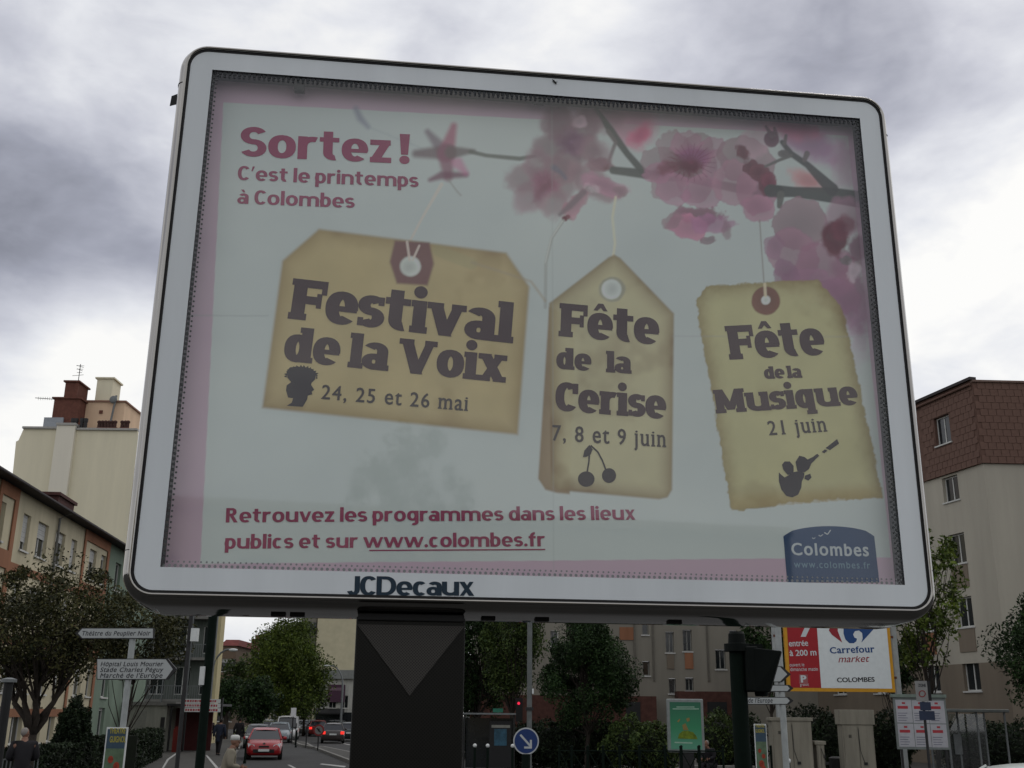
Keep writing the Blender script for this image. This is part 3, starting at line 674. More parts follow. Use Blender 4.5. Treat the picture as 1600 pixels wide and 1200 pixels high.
    tagp([(858, 480), (900, 500), (890, 772), (870, 770), (852, 765), (841, 748)], (124, 106, 80), (106, 86, 60), 2.2, seed=41)
    tagp([(951, 402), (960, 398), (969, 403), (1053, 490), (1050, 765), (1043, 777), (1030, 780), (872, 766), (861, 755), (858, 474)], (150, 143, 113), (96, 74, 44), 2.4, seed=43)
    ell(956.5, 452, 20, 19, 0, (122, 120, 108), .8, 3, wobk=.2); ell(955.5, 452, 15.5, 15.5, 0, (168, 172, 168), 1, 1.8, wobk=.1)
    tagp([(1103, 447), (1277, 437), (1317, 483), (1380, 778), (1290, 781), (1235, 786), (1180, 795), (1143, 797), (1087, 470)], (148, 142, 104), (104, 86, 46), 1.6, ragged=7, seed=47)
    over(c(132, 112, 66), .4*(1-sm(2, 26, np.abs(poly_sdf(px, py, [(1143, 797), (1380, 778), (1378, 772), (1141, 790)])))) * (poly_sdf(px, py, [(1103, 447), (1277, 437), (1317, 483), (1380, 778), (1143, 797), (1087, 470)]) < -1))
    ell(1196.5, 470, 22, 22, 0, (108, 68, 56), .96, 1.6, wobk=.1); ell(1196.5, 469, 7, 7, 0, (180, 184, 178), 1, 1.5, wobk=.1); line([(1195, 444), (1196, 462)], 2.4, (172, 160, 136), .9, 1)
    # creases left by folding
    over(c(122, 128, 126), .35*(1-sm(.3, 2.2, np.abs(py-492-.012*(px-300)+4*(fbm(px, py, 90, 60)-.5))))*(px < 420)); over(c(122, 128, 126), .22*(1-sm(.3, 2.2, np.abs(px-864-.004*(py-600)))))
    over(c(122, 120, 124), .22*(1-sm(.3, 2.2, np.abs(py-523-.003*(px-300))))*(px > 1050))
    A = np.clip(A*.97, .01, .90)
    me = bpy.data.meshes.new('poster')
    off = origin_of(board); co = np.stack([X-off.x, Y-off.y, Z], -1).reshape(-1, 3)
    i = np.arange(NX*NY).reshape(NY, NX); q = np.stack([i[:-1, :-1], i[:-1, 1:], i[1:, 1:], i[1:, :-1]], -1).reshape(-1, 4)
    me.vertices.add(len(co)); me.vertices.foreach_set('co', co.astype(np.float32).ravel())
    me.loops.add(q.size); me.loops.foreach_set('vertex_index', q.ravel().astype(np.int32))
    me.polygons.add(len(q)); me.polygons.foreach_set('loop_start', (np.arange(len(q))*4).astype(np.int32)); me.polygons.foreach_set('loop_total', np.full(len(q), 4, np.int32))
    me.update(); me.validate()
    at_ = me.color_attributes.new('print', 'FLOAT_COLOR', 'POINT')
    rgba = np.concatenate([A, np.ones(A.shape[:2]+(1,))], -1).reshape(-1, 4).astype(np.float32); at_.data.foreach_set('color', rgba.ravel())
    me.materials.append(mat('printed_paper', rough=.75, attr='print', spec=.1))
    return link('poster', me, board)
poster = make_poster()
ink_pink = mat('magenta_ink', (.36, .06, .135), .6, var=.12, scale=3); ink_brown = mat('brown_ink', (.07, .034, .034), .6, var=.12, scale=3); ink_dark = mat('dark_ink', (.055, .04, .035), .6, var=.1)
ink_black = mat('soft_black_ink', (.03, .02, .022), .6, var=.1)
TO = DP + .0015
kw = dict(bold=.046, boldy=.03, track=.095)
heavy(BP, poster, 'Sortez !', (374, 244), (640, 256), 47, ink_pink, TO, hx=.125, hy=.088, gap=.05, X=.76, space=.17)
heavy(BP, poster, "C'est le printemps", (371, 281), (654, 292.5), 22, ink_pink, TO, hx=.108, hy=.08, gap=.075, X=.74, space=.26)
heavy(BP, poster, 'à Colombes', (370.4, 318), (554, 325), 22, ink_pink, TO, hx=.108, hy=.08, gap=.075, X=.74, space=.26)
heavy(BP, poster, 'Retrouvez les programmes dans les lieux', (352.6, 816.4), (993, 812), 22.5, ink_pink, TO, hx=.108, hy=.08, gap=.075, X=.74, space=.26)
heavy(BP, poster, 'publics et sur www.colombes.fr', (350.5, 857.5), (852, 853.5), 22.5, ink_pink, TO, hx=.108, hy=.08, gap=.075, X=.74, space=.26)
mb = MB(); pxpoly(BP, mb, [(577, 859), (852, 857.5), (852, 859.5), (577, 861)], TO); build('underline', mb, ink_pink, poster, world=True)
SK = dict(bold=.102, boldy=.056, slab=.05, sh=.18, track=.235)
heavy(BP, poster, 'Festival', (449, 497.5), (801.5, 536.5), 64, ink_brown, TO, hx=.150, hy=.098, sl=.05, gap=.0, X=.80, sb=.16, space=.17)
heavy(BP, poster, 'de la Voix', (441.5, 563.5), (790, 598), 54, ink_brown, TO, hx=.150, hy=.098, sl=.05, gap=-.01, X=.80, sb=.16, space=.24)
TK = dict(bold=.016, boldy=.008, slab=.045, sh=.07, track=.08)
letters(BP, poster, '24, 25 et 26 mai', (501.5, 623), (731, 642), 22, ink_dark, TO, **TK)
heavy(BP, poster, 'Fête', (872.5, 525), (1030, 539), 52, ink_brown, TO, hx=.150, hy=.098, sl=.05, gap=.0, X=.80, sb=.16, space=.17)
heavy(BP, poster, 'de la', (869, 576), (987, 584), 33, ink_brown, TO, hx=.150, hy=.098, sl=.05, gap=.0, X=.80, sb=.16, space=.62)
heavy(BP, poster, 'Cerise', (867, 641), (1041, 655), 45, ink_brown, TO, hx=.150, hy=.098, sl=.05, gap=.0, X=.80, sb=.16, space=.17)
letters(BP, poster, '7, 8 et 9 juin', (862.7, 688), (1041, 698.5), 24, ink_dark, TO, **TK)
heavy(BP, poster, 'Fête', (1140, 562), (1291.7, 554), 53, ink_brown, TO, hx=.150, hy=.098, sl=.05, gap=.0, X=.80, sb=.16, space=.17)
heavy(BP, poster, 'de la', (1195, 592), (1254, 590), 19, ink_brown, TO, hx=.150, hy=.098, sl=.05, gap=.0, X=.80, sb=.16, space=.17)
heavy(BP, poster, 'Musique', (1119, 646), (1342.7, 632), 37, ink_brown, TO, hx=.150, hy=.098, sl=.05, gap=.0, X=.80, sb=.16, space=.17)
letters(BP, poster, '21 juin', (1201.7, 680), (1293, 674), 22, ink_dark, TO, **TK)
# cherries, head profile, guitar
mb = MB(); pxcircle(BP, mb, 916, 748.5, 13, TO, ry=12); pxcircle(BP, mb, 951.6, 743, 11, TO+.0001, ry=11.5)
def ribbon(mb, pts, wd, off):
    for i in range(len(pts)-1):
        a = Vector(pts[i]); b = Vector(pts[i+1]); t = (b-a).normalized(); n = Vector((-t.y, t.x))*wd/2
        pxpoly(BP, mb, [a-n, b-n, b+n, a+n], off+.00003*i)
ribbon(mb, [(917, 740), (920, 722), (922, 697)], 2.4, TO+.0002); ribbon(mb, [(923, 696), (934, 706), (941, 719), (947, 735)], 2.4, TO+.0003)
pxpoly(BP, mb, [(911, 714), (913, 704), (921, 695), (926, 702), (923, 710), (916, 714)], TO+.0005)
build('cherry_print', mb, ink_black, poster, world=True)
mb = MB(); hp = [(455, 597), (449, 590), (448, 580), (453, 574), (465, 572.5), (478, 574), (489, 577), (494, 585), (492, 593), (487, 598), (486, 601), (491, 609), (487, 612), (488, 616), (481, 618), (480, 624), (474, 634), (473, 635.5), (448, 634), (456, 629), (458, 622), (450, 621), (447, 610), (448, 602)]
pxpoly(BP, mb, hp, TO)
for k in range(16):
    a = math.pi*(1.0+k/15*1.05); x, y = 471+23*math.cos(a), 588+14*math.sin(a); dx, dy = math.cos(a)*4, math.sin(a)*4
    pxpoly(BP, mb, [(x-2.4*math.sin(a), y+2*math.cos(a)), (x+2.4*math.sin(a), y-2*math.cos(a)), (x+dx+random.uniform(-1.5, 1.5), y+dy)], TO+.0001+.00001*k)
build('head_silhouette', mb, ink_black, poster, world=True)
mb = MB()
pxpoly(BP, mb, [(1217, 738), (1221, 742), (1226, 746), (1233, 742), (1238, 738), (1250, 736), (1257, 739), (1256, 746), (1253, 752), (1252, 762), (1247, 773), (1238, 777), (1229, 775), (1221, 765), (1217, 752)], TO)
pxpoly(BP, mb, [(1222, 726), (1226, 721), (1234, 721), (1240, 728), (1240, 740), (1231, 742), (1224, 734)], TO+.0001)
pxpoly(BP, mb, [(1243, 722), (1249, 712), (1257, 714), (1262, 718), (1270, 714), (1277, 709), (1280, 712), (1268, 724), (1264, 733), (1257, 738), (1246, 736)], TO+.0002)
pxpoly(BP, mb, [(1258, 743), (1266, 740), (1268, 746), (1263, 751), (1257, 748)], TO+.0003)
pxpoly(BP, mb, [(1284, 706), (1289, 702), (1293, 704), (1288, 708)], TO+.0004); pxpoly(BP, mb, [(1290, 700), (1308, 686), (1311, 693), (1297, 703)], TO+.0005)
build('guitar_print', mb, ink_black, poster, world=True)
# blue town logo
logo_blue = mat('logo_blue', (.012, .06, .165), .6, var=.08, scale=2)
mb = MB(); arc = [(1224, 838)] + [(1228+(1362-1228)*k/14, 835-13*math.sin(math.pi*k/14)**.55) for k in range(15)] + [(1366, 838), (1374, 910), (1230, 910)]
pxpoly(BP, mb, arc, DP+.001); logo = build('town_logo', mb, logo_blue, poster, world=True)
ink_white = mat('pale_ink', (.62, .66, .68), .6, var=.05); ink_paleblue = mat('pale_blue_ink', (.20, .33, .42), .6, var=0)
letters(BP, poster, 'Colombes', (1237, 867), (1358, 869), 18.5, ink_white, TO, bold=.026, boldy=.016, track=.07)
letters(BP, poster, 'www.colombes.fr', (1241, 887), (1360, 888.5), 10, ink_paleblue, TO, bold=.004, track=.1)
mb = MB(); ribbon(mb, [(1288, 832), (1293, 835), (1298, 828)], 1.6, TO); ribbon(mb, [(1279, 836), (1282, 838), (1286, 835)], 1.2, TO); ribbon(mb, [(1269, 840), (1271, 842), (1274, 840)], 1.0, TO); build('bird_mark', mb, ink_white, poster, world=True)
# glass
mb = MB(); BP.quad(mb, -WHW, WHW, WZ0, WZ1, -.012)
build('glass', mb, glass_sheet('billboard_glass', (.94, .96, .945), 1.46, .025, (.45, .47, .46)), board, world=True)
# dot screen around the glass edge (left, right, bottom) and upper rail
def dots(mat_, spans, name):
    mb = MB()
    for (a0, z0, a1, z1, n, r, d) in spans:
        for k in range(n):
            t = (k+.5)/n; a, z = a0+(a1-a0)*t, z0+(z1-z0)*t
            mb.add([BP.w(a+r*math.cos(q*math.pi/3), z+r*math.sin(q*math.pi/3), d) for q in range(6)], [(0, 1, 2, 3, 4, 5)])
    build(name, mb, mat_, board, world=True, kind='stuff', fix=False)
h = WZ1-WZ0
dots(mat('dim_dots', (.075, .08, .08), .6, var=0), [(-WHW+.008, WZ0, -WHW+.008, WZ1, 100, .0072, -.009), (-WHW+.022, WZ0+.011, -WHW+.022, WZ1+.011, 100, .005, -.009), (WHW-.008, WZ0, WHW-.008, WZ1, 100, .0072, -.009), (WHW-.022, WZ0+.011, WHW-.022, WZ1+.011, 100, .005, -.009)], 'dot_screen')
dots(M['inner'], [(-WHW, WZ1-.01, WHW, WZ1-.01, 140, .009, -.009), (-WHW, WZ1-.026, WHW, WZ1-.026, 140, .006, -.009)], 'dot_screen')
dots(mat('grey_dots', (.24, .25, .25), .6, var=0), [(-WHW, WZ0+.008, WHW, WZ0+.008, 140, .007, -.009), (-WHW+.011, WZ0+.024, WHW, WZ0+.024, 140, .0045, -.009)], 'dot_screen')
for x, y in ((468, 141), (842, 160), (1196, 179)):
    mb = MB(); a, z = BP.px(x, y, -.05); BP.box(mb, a-.024, a+.024, z-.014, WZ1-.001, -.06, -.03); build('poster_clip', mb, M['black'], board, world=True, bevel=.003)
mb = MB(); mb.hexa([at(268, 150, 4.5), at(279, 146, 4.5), at(279, 146, 4.53), at(268, 150, 4.53), at(265, 166, 4.5), at(277, 163, 4.5), at(277, 163, 4.53), at(265, 166, 4.53)]); build('lock_tab', mb, M['black'], board, world=True)
for x in (432, 462, 765, 850, 1060):
    mb = MB(); a, z = BP.px(x, 970, -.15); BP.box(mb, a-.03, a+.03, fb-.066, fb-.052, -.24, -.20); build('vent_slot', mb, M['black'], board, world=True)
for x, z, dx, dz in ((fl-.02, ft-.17, .05, .003), (fl-.02, fb+.17, .05, .003), (fr+.02, ft-.17, .05, .003), (fr+.02, fb+.17, .05, .003), (fl+.17, ft+.02, .003, .05), (fr-.17, ft+.02, .003, .05)):
    prof_ = [(.021, -.016), (.030, -.022), (.039, -.032), (.045, -.05), (.049, -.08), (.053, -.14), (.058, -.22)]; mb = MB()
    if dx > dz: sg_ = -1 if x < 0 else 1; e0 = fl if sg_ < 0 else fr; pth = [BP.w(e0+sg_*(b_+.0012), z, d_) for b_, d_ in prof_]
    else: sg_ = -1 if z < 3 else 1; e0 = fb if sg_ < 0 else ft; pth = [BP.w(x, e0+sg_*(b_+.0012), d_) for b_, d_ in prof_]
    mb.tube(pth, .0018, 5); build('frame_joint', mb, M['black'], board, world=True)
# column
def perf_mat():
    m = mat('perforated_steel', (.018, .018, .016), .5, var=.1); nt = m.node_tree; N = nt.nodes; L = nt.links; b = N['Principled BSDF']
    return m
def dotmat(name, base, hole, sp, metal=.6, rough=.4):
    m = bpy.data.materials.new(name); m.use_nodes = True; N = m.node_tree.nodes; L = m.node_tree.links; b = N['Principled BSDF']
    tc = N.new('ShaderNodeTexCoord'); mp = N.new('ShaderNodeMapping'); L.new(tc.outputs['Object'], mp.inputs[0]); mp.inputs['Scale'].default_value = (1/sp, 0, 1/sp); mp.inputs['Rotation'].default_value = (0, 0, 0)
    vo = N.new('ShaderNodeTexVoronoi'); vo.inputs['Scale'].default_value = 1; vo.inputs['Randomness'].default_value = 0
    rt = N.new('ShaderNodeMapping'); rt.inputs['Rotation'].default_value = (0, R(45), 0); L.new(mp.outputs[0], rt.inputs[0]); L.new(rt.outputs[0], vo.inputs[0])
    r = N.new('ShaderNodeValToRGB'); L.new(vo.outputs['Distance'], r.inputs[0]); r.color_ramp.elements[0].position = .30; r.color_ramp.elements[0].color = (*hole, 1); r.color_ramp.elements[1].position = .38; r.color_ramp.elements[1].color = (*base, 1)
    L.new(r.outputs[0], b.inputs['Base Color']); b.inputs['Metallic'].default_value = metal; b.inputs['Roughness'].default_value = rough
    return m
CPl = Plane(BP.w(0, 0, -.10), (math.cos(YAW), math.sin(YAW)))
aL = CPl.px(556, 985)[0]; aR = CPl.px(727, 985)[0]
mb = MB(); CPl.box(mb, aL, aR, 0, fb-.068, -.16, 0); build('column', mb, dotmat('column_sheet', (.012, .012, .010), (.004, .004, .004), .010), board, world=True, bevel=.006)
mb = MB(); CPl.box(mb, aL+.006, aR-.006, fb-.085, fb-.055, -.17, .012); build('column_collar', mb, M['black'], board, world=True, bevel=.004); mb = MB(); CPl.box(mb, aL-.02, aR+.02, 0, .06, -.2, .03); build('base_plate', mb, M['black'], board, world=True, bevel=.004)
mb = MB(); zt = CPl.px(640, 977, .006)[1]; zb = CPl.px(640, 1087, .006)[1]; am = CPl.px(640, 1087, .006)[0]
mb.prism([(aL+.004, zt), (am, zb), (aR-.004, zt)], lambda a, b, d: CPl.w(a, b, d), .002, .006)
build('mesh_triangle', mb, dotmat('light_mesh', (.05, .046, .040), (.012, .011, .010), .0085, .3, .5), board, world=True)

# ------------------------------------------------------------------ tree builder
def leaf_mat(name, c1, c2, rough=.6):
    if name in MC: return MC[name]
    m = bpy.data.materials.new(name); m.use_nodes = True; N = m.node_tree.nodes; L = m.node_tree.links; b = N['Principled BSDF']
    g = N.new('ShaderNodeNewGeometry'); r = N.new('ShaderNodeValToRGB'); L.new(g.outputs['Random Per Island'], r.inputs[0])
    r.color_ramp.elements[0].color = (*c1, 1); r.color_ramp.elements[1].color = (*c2, 1)
    tc = N.new('ShaderNodeTexCoord'); nz = N.new('ShaderNodeTexNoise'); nz.inputs['Scale'].default_value = 1.1; nz.inputs['Detail'].default_value = 3; L.new(tc.outputs['Object'], nz.inputs[0])
    mr = N.new('ShaderNodeMapRange'); mr.inputs[1].default_value = .35; mr.inputs[2].default_value = .65; mr.inputs[3].default_value = .55; mr.inputs[4].default_value = 1.5; L.new(nz.outputs[0], mr.inputs[0])
    mx = N.new('ShaderNodeMix'); mx.data_type = 'RGBA'; mx.blend_type = 'MULTIPLY'; mx.inputs[0].default_value = 1; L.new(r.outputs[0], mx.inputs[6]); L.new(mr.outputs[0], mx.inputs[7])
    L.new(mx.outputs[2], b.inputs['Base Color']); b.inputs['Roughness'].default_value = rough; b.inputs['Specular IOR Level'].default_value = .15
    MC[name] = m; return m
bark = mat('bark', (.035, .028, .022), .95, var=.3, scale=12, bump=.5, bscale=30)
def leaves(pts, size, rs):
    n = len(pts)
    a = rs.normal(size=(n, 3)); a /= np.linalg.norm(a, axis=1)[:, None]; b = np.cross(a, rs.normal(size=(n, 3))); b /= np.linalg.norm(b, axis=1)[:, None]
    c = np.cross(a, b); s = size*(.6+.8*rs.rand(n))[:, None]
    q = np.stack([pts-a*s, pts+b*s*.45+c*s*.15, pts+a*s, pts-b*s*.45+c*s*.15], 1).reshape(-1, 3)
    return q
def foliage_obj(name, pts, size, m, parent, rs, kind=None):
    q = leaves(pts, size, rs); n = len(pts); me = bpy.data.meshes.new(name); me.vertices.add(4*n); me.vertices.foreach_set('co', q.astype(np.float32).ravel())
    me.loops.add(4*n); me.loops.foreach_set('vertex_index', np.arange(4*n, dtype=np.int32)); me.polygons.add(n)
    me.polygons.foreach_set('loop_start', (np.arange(n)*4).astype(np.int32)); me.polygons.foreach_set('loop_total', np.full(n, 4, np.int32)); me.update(); me.validate()
    me.materials.append(m); o = link(name, me, parent)
    if kind: o['kind'] = kind
    return o
def tree(label, base, H, cr, ch, lm, n, size, seed, stems=1, trunk_r=.12, clear=None, clumps=40, spread=.22, lean=(0, 0), group=None, name='tree', cat='tree', bare=0.0, shape=1.0, cone=0.0, hollow=.35, fork=0.0):
    rs = np.random.RandomState(seed); t = thing(name, label, cat, base, group=group)
    clear = H-ch if clear is None else clear; cz = H-ch/2; mb = MB(); ends = []
    for k in range(clumps):
        for _ in range(60):
            d = rs.uniform(-1, 1, 3); q = np.linalg.norm(d)
            if hollow < q < 1: break
        wz = 1-cone*(d[2]+1)/2
        ends.append(np.array([d[0]*cr*wz+lean[0], d[1]*cr*wz+lean[1], cz+d[2]*ch/2*.95]))
    roots = []
    for s_ in range(stems):
        a = 2*math.pi*s_/stems+seed; top = np.array([math.cos(a)*cr*.35*(stems > 1)+lean[0]*.7, math.sin(a)*cr*.3*(stems > 1)+lean[1]*.7, clear+ch*.45])
        b0 = np.array([math.cos(a)*.05*(stems > 1), math.sin(a)*.05*(stems > 1), fork-.05]); path = []
        for i in range(6):
            u_ = i/5; p = b0*(1-u_)+top*u_; p[:2] += rs.normal(0, .03*cr, 2)*(0 < i < 5); p[2] = b0[2] + (top[2]-b0[2])*u_; path.append(p)
        mb.tube(path, [trunk_r*(1-.65*i/5)/(1 if stems == 1 else 1.4) for i in range(6)], 8); roots.append(path)
    if fork: mb.tube([(0, 0, -.05), (.02, .01, fork*.5), (0, 0, fork+.1)], [trunk_r*1.2, trunk_r, trunk_r*.95], 10)
    for e in ends:
        path0 = min(roots, key=lambda pp: np.linalg.norm(pp[-1][:2]-e[:2])); j = rs.randint(2, 6); s0 = path0[j] if path0[j][2] < e[2]+.1 else path0[2]
        mid = (s0+e)/2 + rs.normal(0, .08*cr, 3)*np.array([1, 1, .5]); mb.tube([s0, mid, e], [trunk_r*.28, trunk_r*.16, trunk_r*.05], 5, False)
    build('trunk', mb, bark, t, smooth=True, fix=False)
    m_ = n//clumps; pts = []
    for e in ends:
        g_ = rs.normal(0, 1, (m_, 3)); g_ = g_/np.maximum(1, np.linalg.norm(g_, axis=1)/1.8)[:, None]; pts.append(e + g_*np.array([cr, cr, ch/2])*spread*rs.uniform(.45, 1.35))
    pts = np.concatenate(pts)
    foliage_obj('crown', pts, size, lm, t, rs); return t
def bush(label, base, rx, ry, h, lm, n, size, seed, name='bush', group=None, cat='bush', cone=False):
    rs = np.random.RandomState(seed); t = thing(name, label, cat, base, group=group)
    d = rs.normal(size=(n, 3)); d /= np.linalg.norm(d, axis=1)[:, None]; r_ = rs.uniform(.72, 1.0, n)**.6
    bumps = 1 + .13*np.sin(d[:, 0]*7+seed)*np.cos(d[:, 2]*6+seed*2)+.09*np.sin(d[:, 1]*11+seed)+.05*np.sin(d[:, 0]*17+d[:, 2]*13)
    p = d*(r_*bumps)[:, None]*np.array([rx, ry, h/2]) + np.array([0, 0, h/2])
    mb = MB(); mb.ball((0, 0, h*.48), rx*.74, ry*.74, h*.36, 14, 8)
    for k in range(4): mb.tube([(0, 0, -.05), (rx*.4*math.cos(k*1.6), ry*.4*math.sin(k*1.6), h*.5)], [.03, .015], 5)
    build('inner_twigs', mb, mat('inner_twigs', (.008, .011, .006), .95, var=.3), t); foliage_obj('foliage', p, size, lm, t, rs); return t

# ------------------------------------------------------------------ buildings
def window(pl, a0, a1, z0, z1, parent, dep=-.18, shut=0.0, sill=True, mull=1, framem=None, frame_w=.06, name='window', pane_m=None, label=None):
    fm = framem or M['winframe']; mb = MB(); w_ = frame_w
    pl.box(mb, a0, a0+w_, z0, z1, dep-.02, dep+.03); pl.box(mb, a1-w_, a1, z0, z1, dep-.02, dep+.03); pl.box(mb, a0+w_, a1-w_, z0, z0+w_, dep-.02, dep+.03); pl.box(mb, a0+w_, a1-w_, z1-w_, z1, dep-.02, dep+.03)
    for k in range(mull): a = a0+(a1-a0)*(k+1)/(mull+1); pl.box(mb, a-w_/2, a+w_/2, z0+w_, z1-w_, dep-.02, dep+.028)
    o = build(name, mb, fm, parent, world=True, label=label)
    n = mull+1
    for k in range(n):
        mb = MB(); pl.box(mb, a0+(a1-a0)*k/n+w_/2+.001, a0+(a1-a0)*(k+1)/n-w_/2-.001, z0+w_+.001, z1-w_-.001, dep-.012, dep); build('pane', mb, pane_m or M['winglass'], o, world=True)
    if shut > 0:
        mb = MB(); zz = z1-(z1-z0)*shut; k = max(2, int((z1-zz)/.09))
        for i in range(k): pl.box(mb, a0+.01, a1-.01, zz+(z1-zz)*i/k+.006, zz+(z1-zz)*(i+1)/k, dep+.035, dep+.06-.006*(i % 2))
        build('shutter', mb, M['shutter'], o, world=True)
    if sill:
        mb = MB(); pl.box(mb, a0-.08, a1+.08, z0-.07, z0-.002, -.16, .07); build('sill', mb, M['winframe'], o, world=True)
    return o

# --- terraced housing block on the left
wall_beige = mat('beige_render', (.48, .43, .30), .9, var=.14, scale=.7, bump=.15, streak=True); wall_orange = mat('terracotta_render', (.25, .115, .062), .9, var=.14, scale=.8, streak=True)
wall_green = mat('blue_green_render', (.155, .205, .155), .9, var=.14, scale=.8, streak=True); roof_dark = mat('roof_zinc', (.035, .028, .028), .7, var=.3, scale=3)
wall_cream = mat('cream_gable', (.66, .61, .45), .9, var=.08, scale=.35, bump=.1, streak=True); wall_cream2 = mat('pale_pilaster', (.68, .64, .53), .9, var=.07, scale=.35, streak=True)
RP0 = at(0, 1112, 43); RP = Plane((RP0.x, 43, 0), (-.1, 1)); RP.n = Vector((1, .1, 0)).normalized()
rh = thing('terraced_flats', 'long beige and terracotta block of flats with a dark eave receding on the left', 'building', (RP0.x, 43, 0))
zr = RP.px(60, 765)[1]-.38; s_end = RP.px(212, 863)[0]; sg = RP.px(172, 838)[0]; print('row roof', zr, RP.px(0, 728), RP.px(200, 852), s_end, sg)
band = [zr-.72-1.45-2.72*k for k in (2.31, 1.31, .31)]; pass
cols = []
for (x0, x1, y0, y1, sh_) in ((-3, 7, 762, 808, .9), (37, 49, 788, 828, .75), (60, 77, 801, 842, .45), (88, 103, 815, 855, .3), (112, 121, 829, 865, .9), (141, 152, 845, 877, .4), (159, 167, 852, 882, .15), (182, 191, 862, 888, 0)):
    cols.append((RP.px(x0, (y0+y1)/2)[0], RP.px(x1, (y0+y1)/2)[0], sh_))
cols = [(-3.6, -2.5, .5)] + cols
holes = []
for a0, a1, sh_ in cols:
    for f in range(4):
        zb_ = (.9 if f == 0 else band[f-1]+.75); holes.append((a0, a1, zb_, zb_+1.45, sh_, f))
mb = MB(); RP.wall(mb, -6, sg, 0, zr-.05, [h for h in holes if h[1] < sg], .22); RP.box(mb, -6, sg, 0, zr-.05, -9.9, -9.8)
mb.add([RP.w(-6, 0, 0), RP.w(-6, 0, -9.9), RP.w(-6, zr, -9.9), RP.w(-6, zr, 0)], [(0, 1, 2, 3)])
build('wall', mb, wall_beige, rh, world=True, fix=False, label='beige rendered wall')
mb = MB(); RP.wall(mb, sg, s_end+6, 0, zr-.05, [h for h in holes if h[0] > sg], .22)
mb.add([RP.w(s_end+6, 0, 0), RP.w(s_end+6, 0, -9.9), RP.w(s_end+6, zr-.05, -9.9), RP.w(s_end+6, zr-.05, 0)], [(0, 1, 2, 3)])
build('wall', mb, wall_green, rh, world=True, fix=False, label='blue-green rendered end wall')
for z in band:
    mb = MB(); RP.box(mb, -6, sg-.01, z-.16, z+.16, .003, .03); build('floor_band', mb, wall_orange, rh, world=True)
mb = MB(); RP.box(mb, -6, s_end+6, .12, .85, .003, .05); build('plinth', mb, mat('plinth_brick', (.16, .07, .045), .9, var=.2), rh, world=True)
for x0, x1 in ((-8, 18), (136, 172)):
    a0 = RP.px(x0, 800)[0]; a1 = RP.px(x1, 850)[0]
    hs = [h for h in holes if h[0] > a0-.1 and h[1] < a1+.1]
    mb = MB(); RP.box(mb, a0+.1, a0+.38, band[0]+.17, zr-.06, .032, .07); RP.box(mb, a1-.38, a1, band[0]+.17, zr-.06, .032, .07); RP.box(mb, a0+.38, a1-.38, zr-.55, zr-.06, .032, .07)
    for z in band[1:]: RP.box(mb, a0+.38, a1-.38, z-.165, z+.5, .032, .07)
    build('terracotta_surround', mb, wall_orange, rh, world=True)
for h in holes: window(RP, h[0]+.01, h[1]-.01, h[2]+.01, h[3]-.01, rh, shut=h[4] if h[5] else .1, mull=1 if h[1]-h[0] > .7 else 0)
mb = MB(); mb.hexa([RP.w(-6.3, zr, .55), RP.w(s_end+6.2, zr, .55), RP.w(s_end+6.2, zr, -10.2), RP.w(-6.3, zr, -10.2), RP.w(-6.3, zr+.07, .56), RP.w(s_end+6.2, zr+.07, .56), RP.w(s_end+6.2, zr+.9, -5), RP.w(-6.3, zr+.9, -5)])
build('roof', mb, roof_dark, rh, world=True)
mb = MB(); mb.tube([RP.w(-6.3, zr-.03, .60), RP.w(s_end+6.2, zr-.03, .60)], .05, 8); build('gutter', mb, roof_dark, rh, world=True)
ad = RP.px(84, 860)[0]; mb = MB(); mb.tube([RP.w(ad, .1, .09), RP.w(ad, zr-.3, .09), RP.w(ad, zr-.05, .55)], .055, 8); build('drainpipe', mb, mat('drainpipe', (.13, .13, .12), .6), rh, world=True)
c0, zt9 = RP.px(91, 783, -.4); c1 = RP.px(116, 790, -.4)[0]; zt9 = RP.px(104, 782, -.4)[1]; mb = MB(); RP.box(mb, c0, c1, zr-.3, zt9, -1.5, -.4); RP.box(mb, c0-.15, c1+.15, zt9, zt9+.14, -1.6, -.3); build('chimney', mb, mat('dark_brick', (.07, .03, .026), .9, var=.3, scale=5), rh, world=True)

# --- tall cream gable building
TY = 90
tp = lambda x, y: at(x, y, TY)
TPl = Plane((0, TY, 0), (1, 0)); q = lambda x, y, d=0: TPl.px(x, y, d)
tb = thing('tall_apartment_building', 'tall windowless cream gable with chimneys and rooftop boxes left of the billboard', 'building', (tp(120, 1112).x, TY, 0))
pts = [(q(20, 900)[0]-.3, 0), (q(25, 690)[0], q(25, 690)[1]), (q(27, 688)[0]+.1, q(27, 688)[1]), (q(37, 670)[0], q(37, 670)[1]), (q(214, 672)[0], q(214, 672)[1]), (q(218, 690)[0], q(218, 690)[1]), (q(222, 900)[0], 0)]
mb = MB(); mb.prism(pts, lambda a, b, d: TPl.w(a, b, d), 0, -14); build('gable_wall', mb, wall_cream, tb, world=True)
xa, xb = q(96, 700)[0], q(123, 700)[0]; mb = MB(); TPl.box(mb, xa-.5, xb-.4, 0, q(110, 666)[1], .003, .35); build('pilaster', mb, wall_cream2, tb, world=True)
mb = MB(); zc = q(37, 670)[1]; TPl.box(mb, q(36, 670)[0], xa-.51, zc, zc+.18, -13.9, .2); TPl.box(mb, xb-.39, q(215, 672)[0], zc-.08, zc+.1, -13.9, .2); TPl.box(mb, xa-.55, xb-.35, q(110, 666)[1], q(110, 666)[1]+.2, -.5, .45); build('coping', mb, mat('coping', (.34, .33, .30), .8), tb, world=True)
brick_b = mat('brown_brick', (.125, .05, .035), .9, var=.25, scale=3)
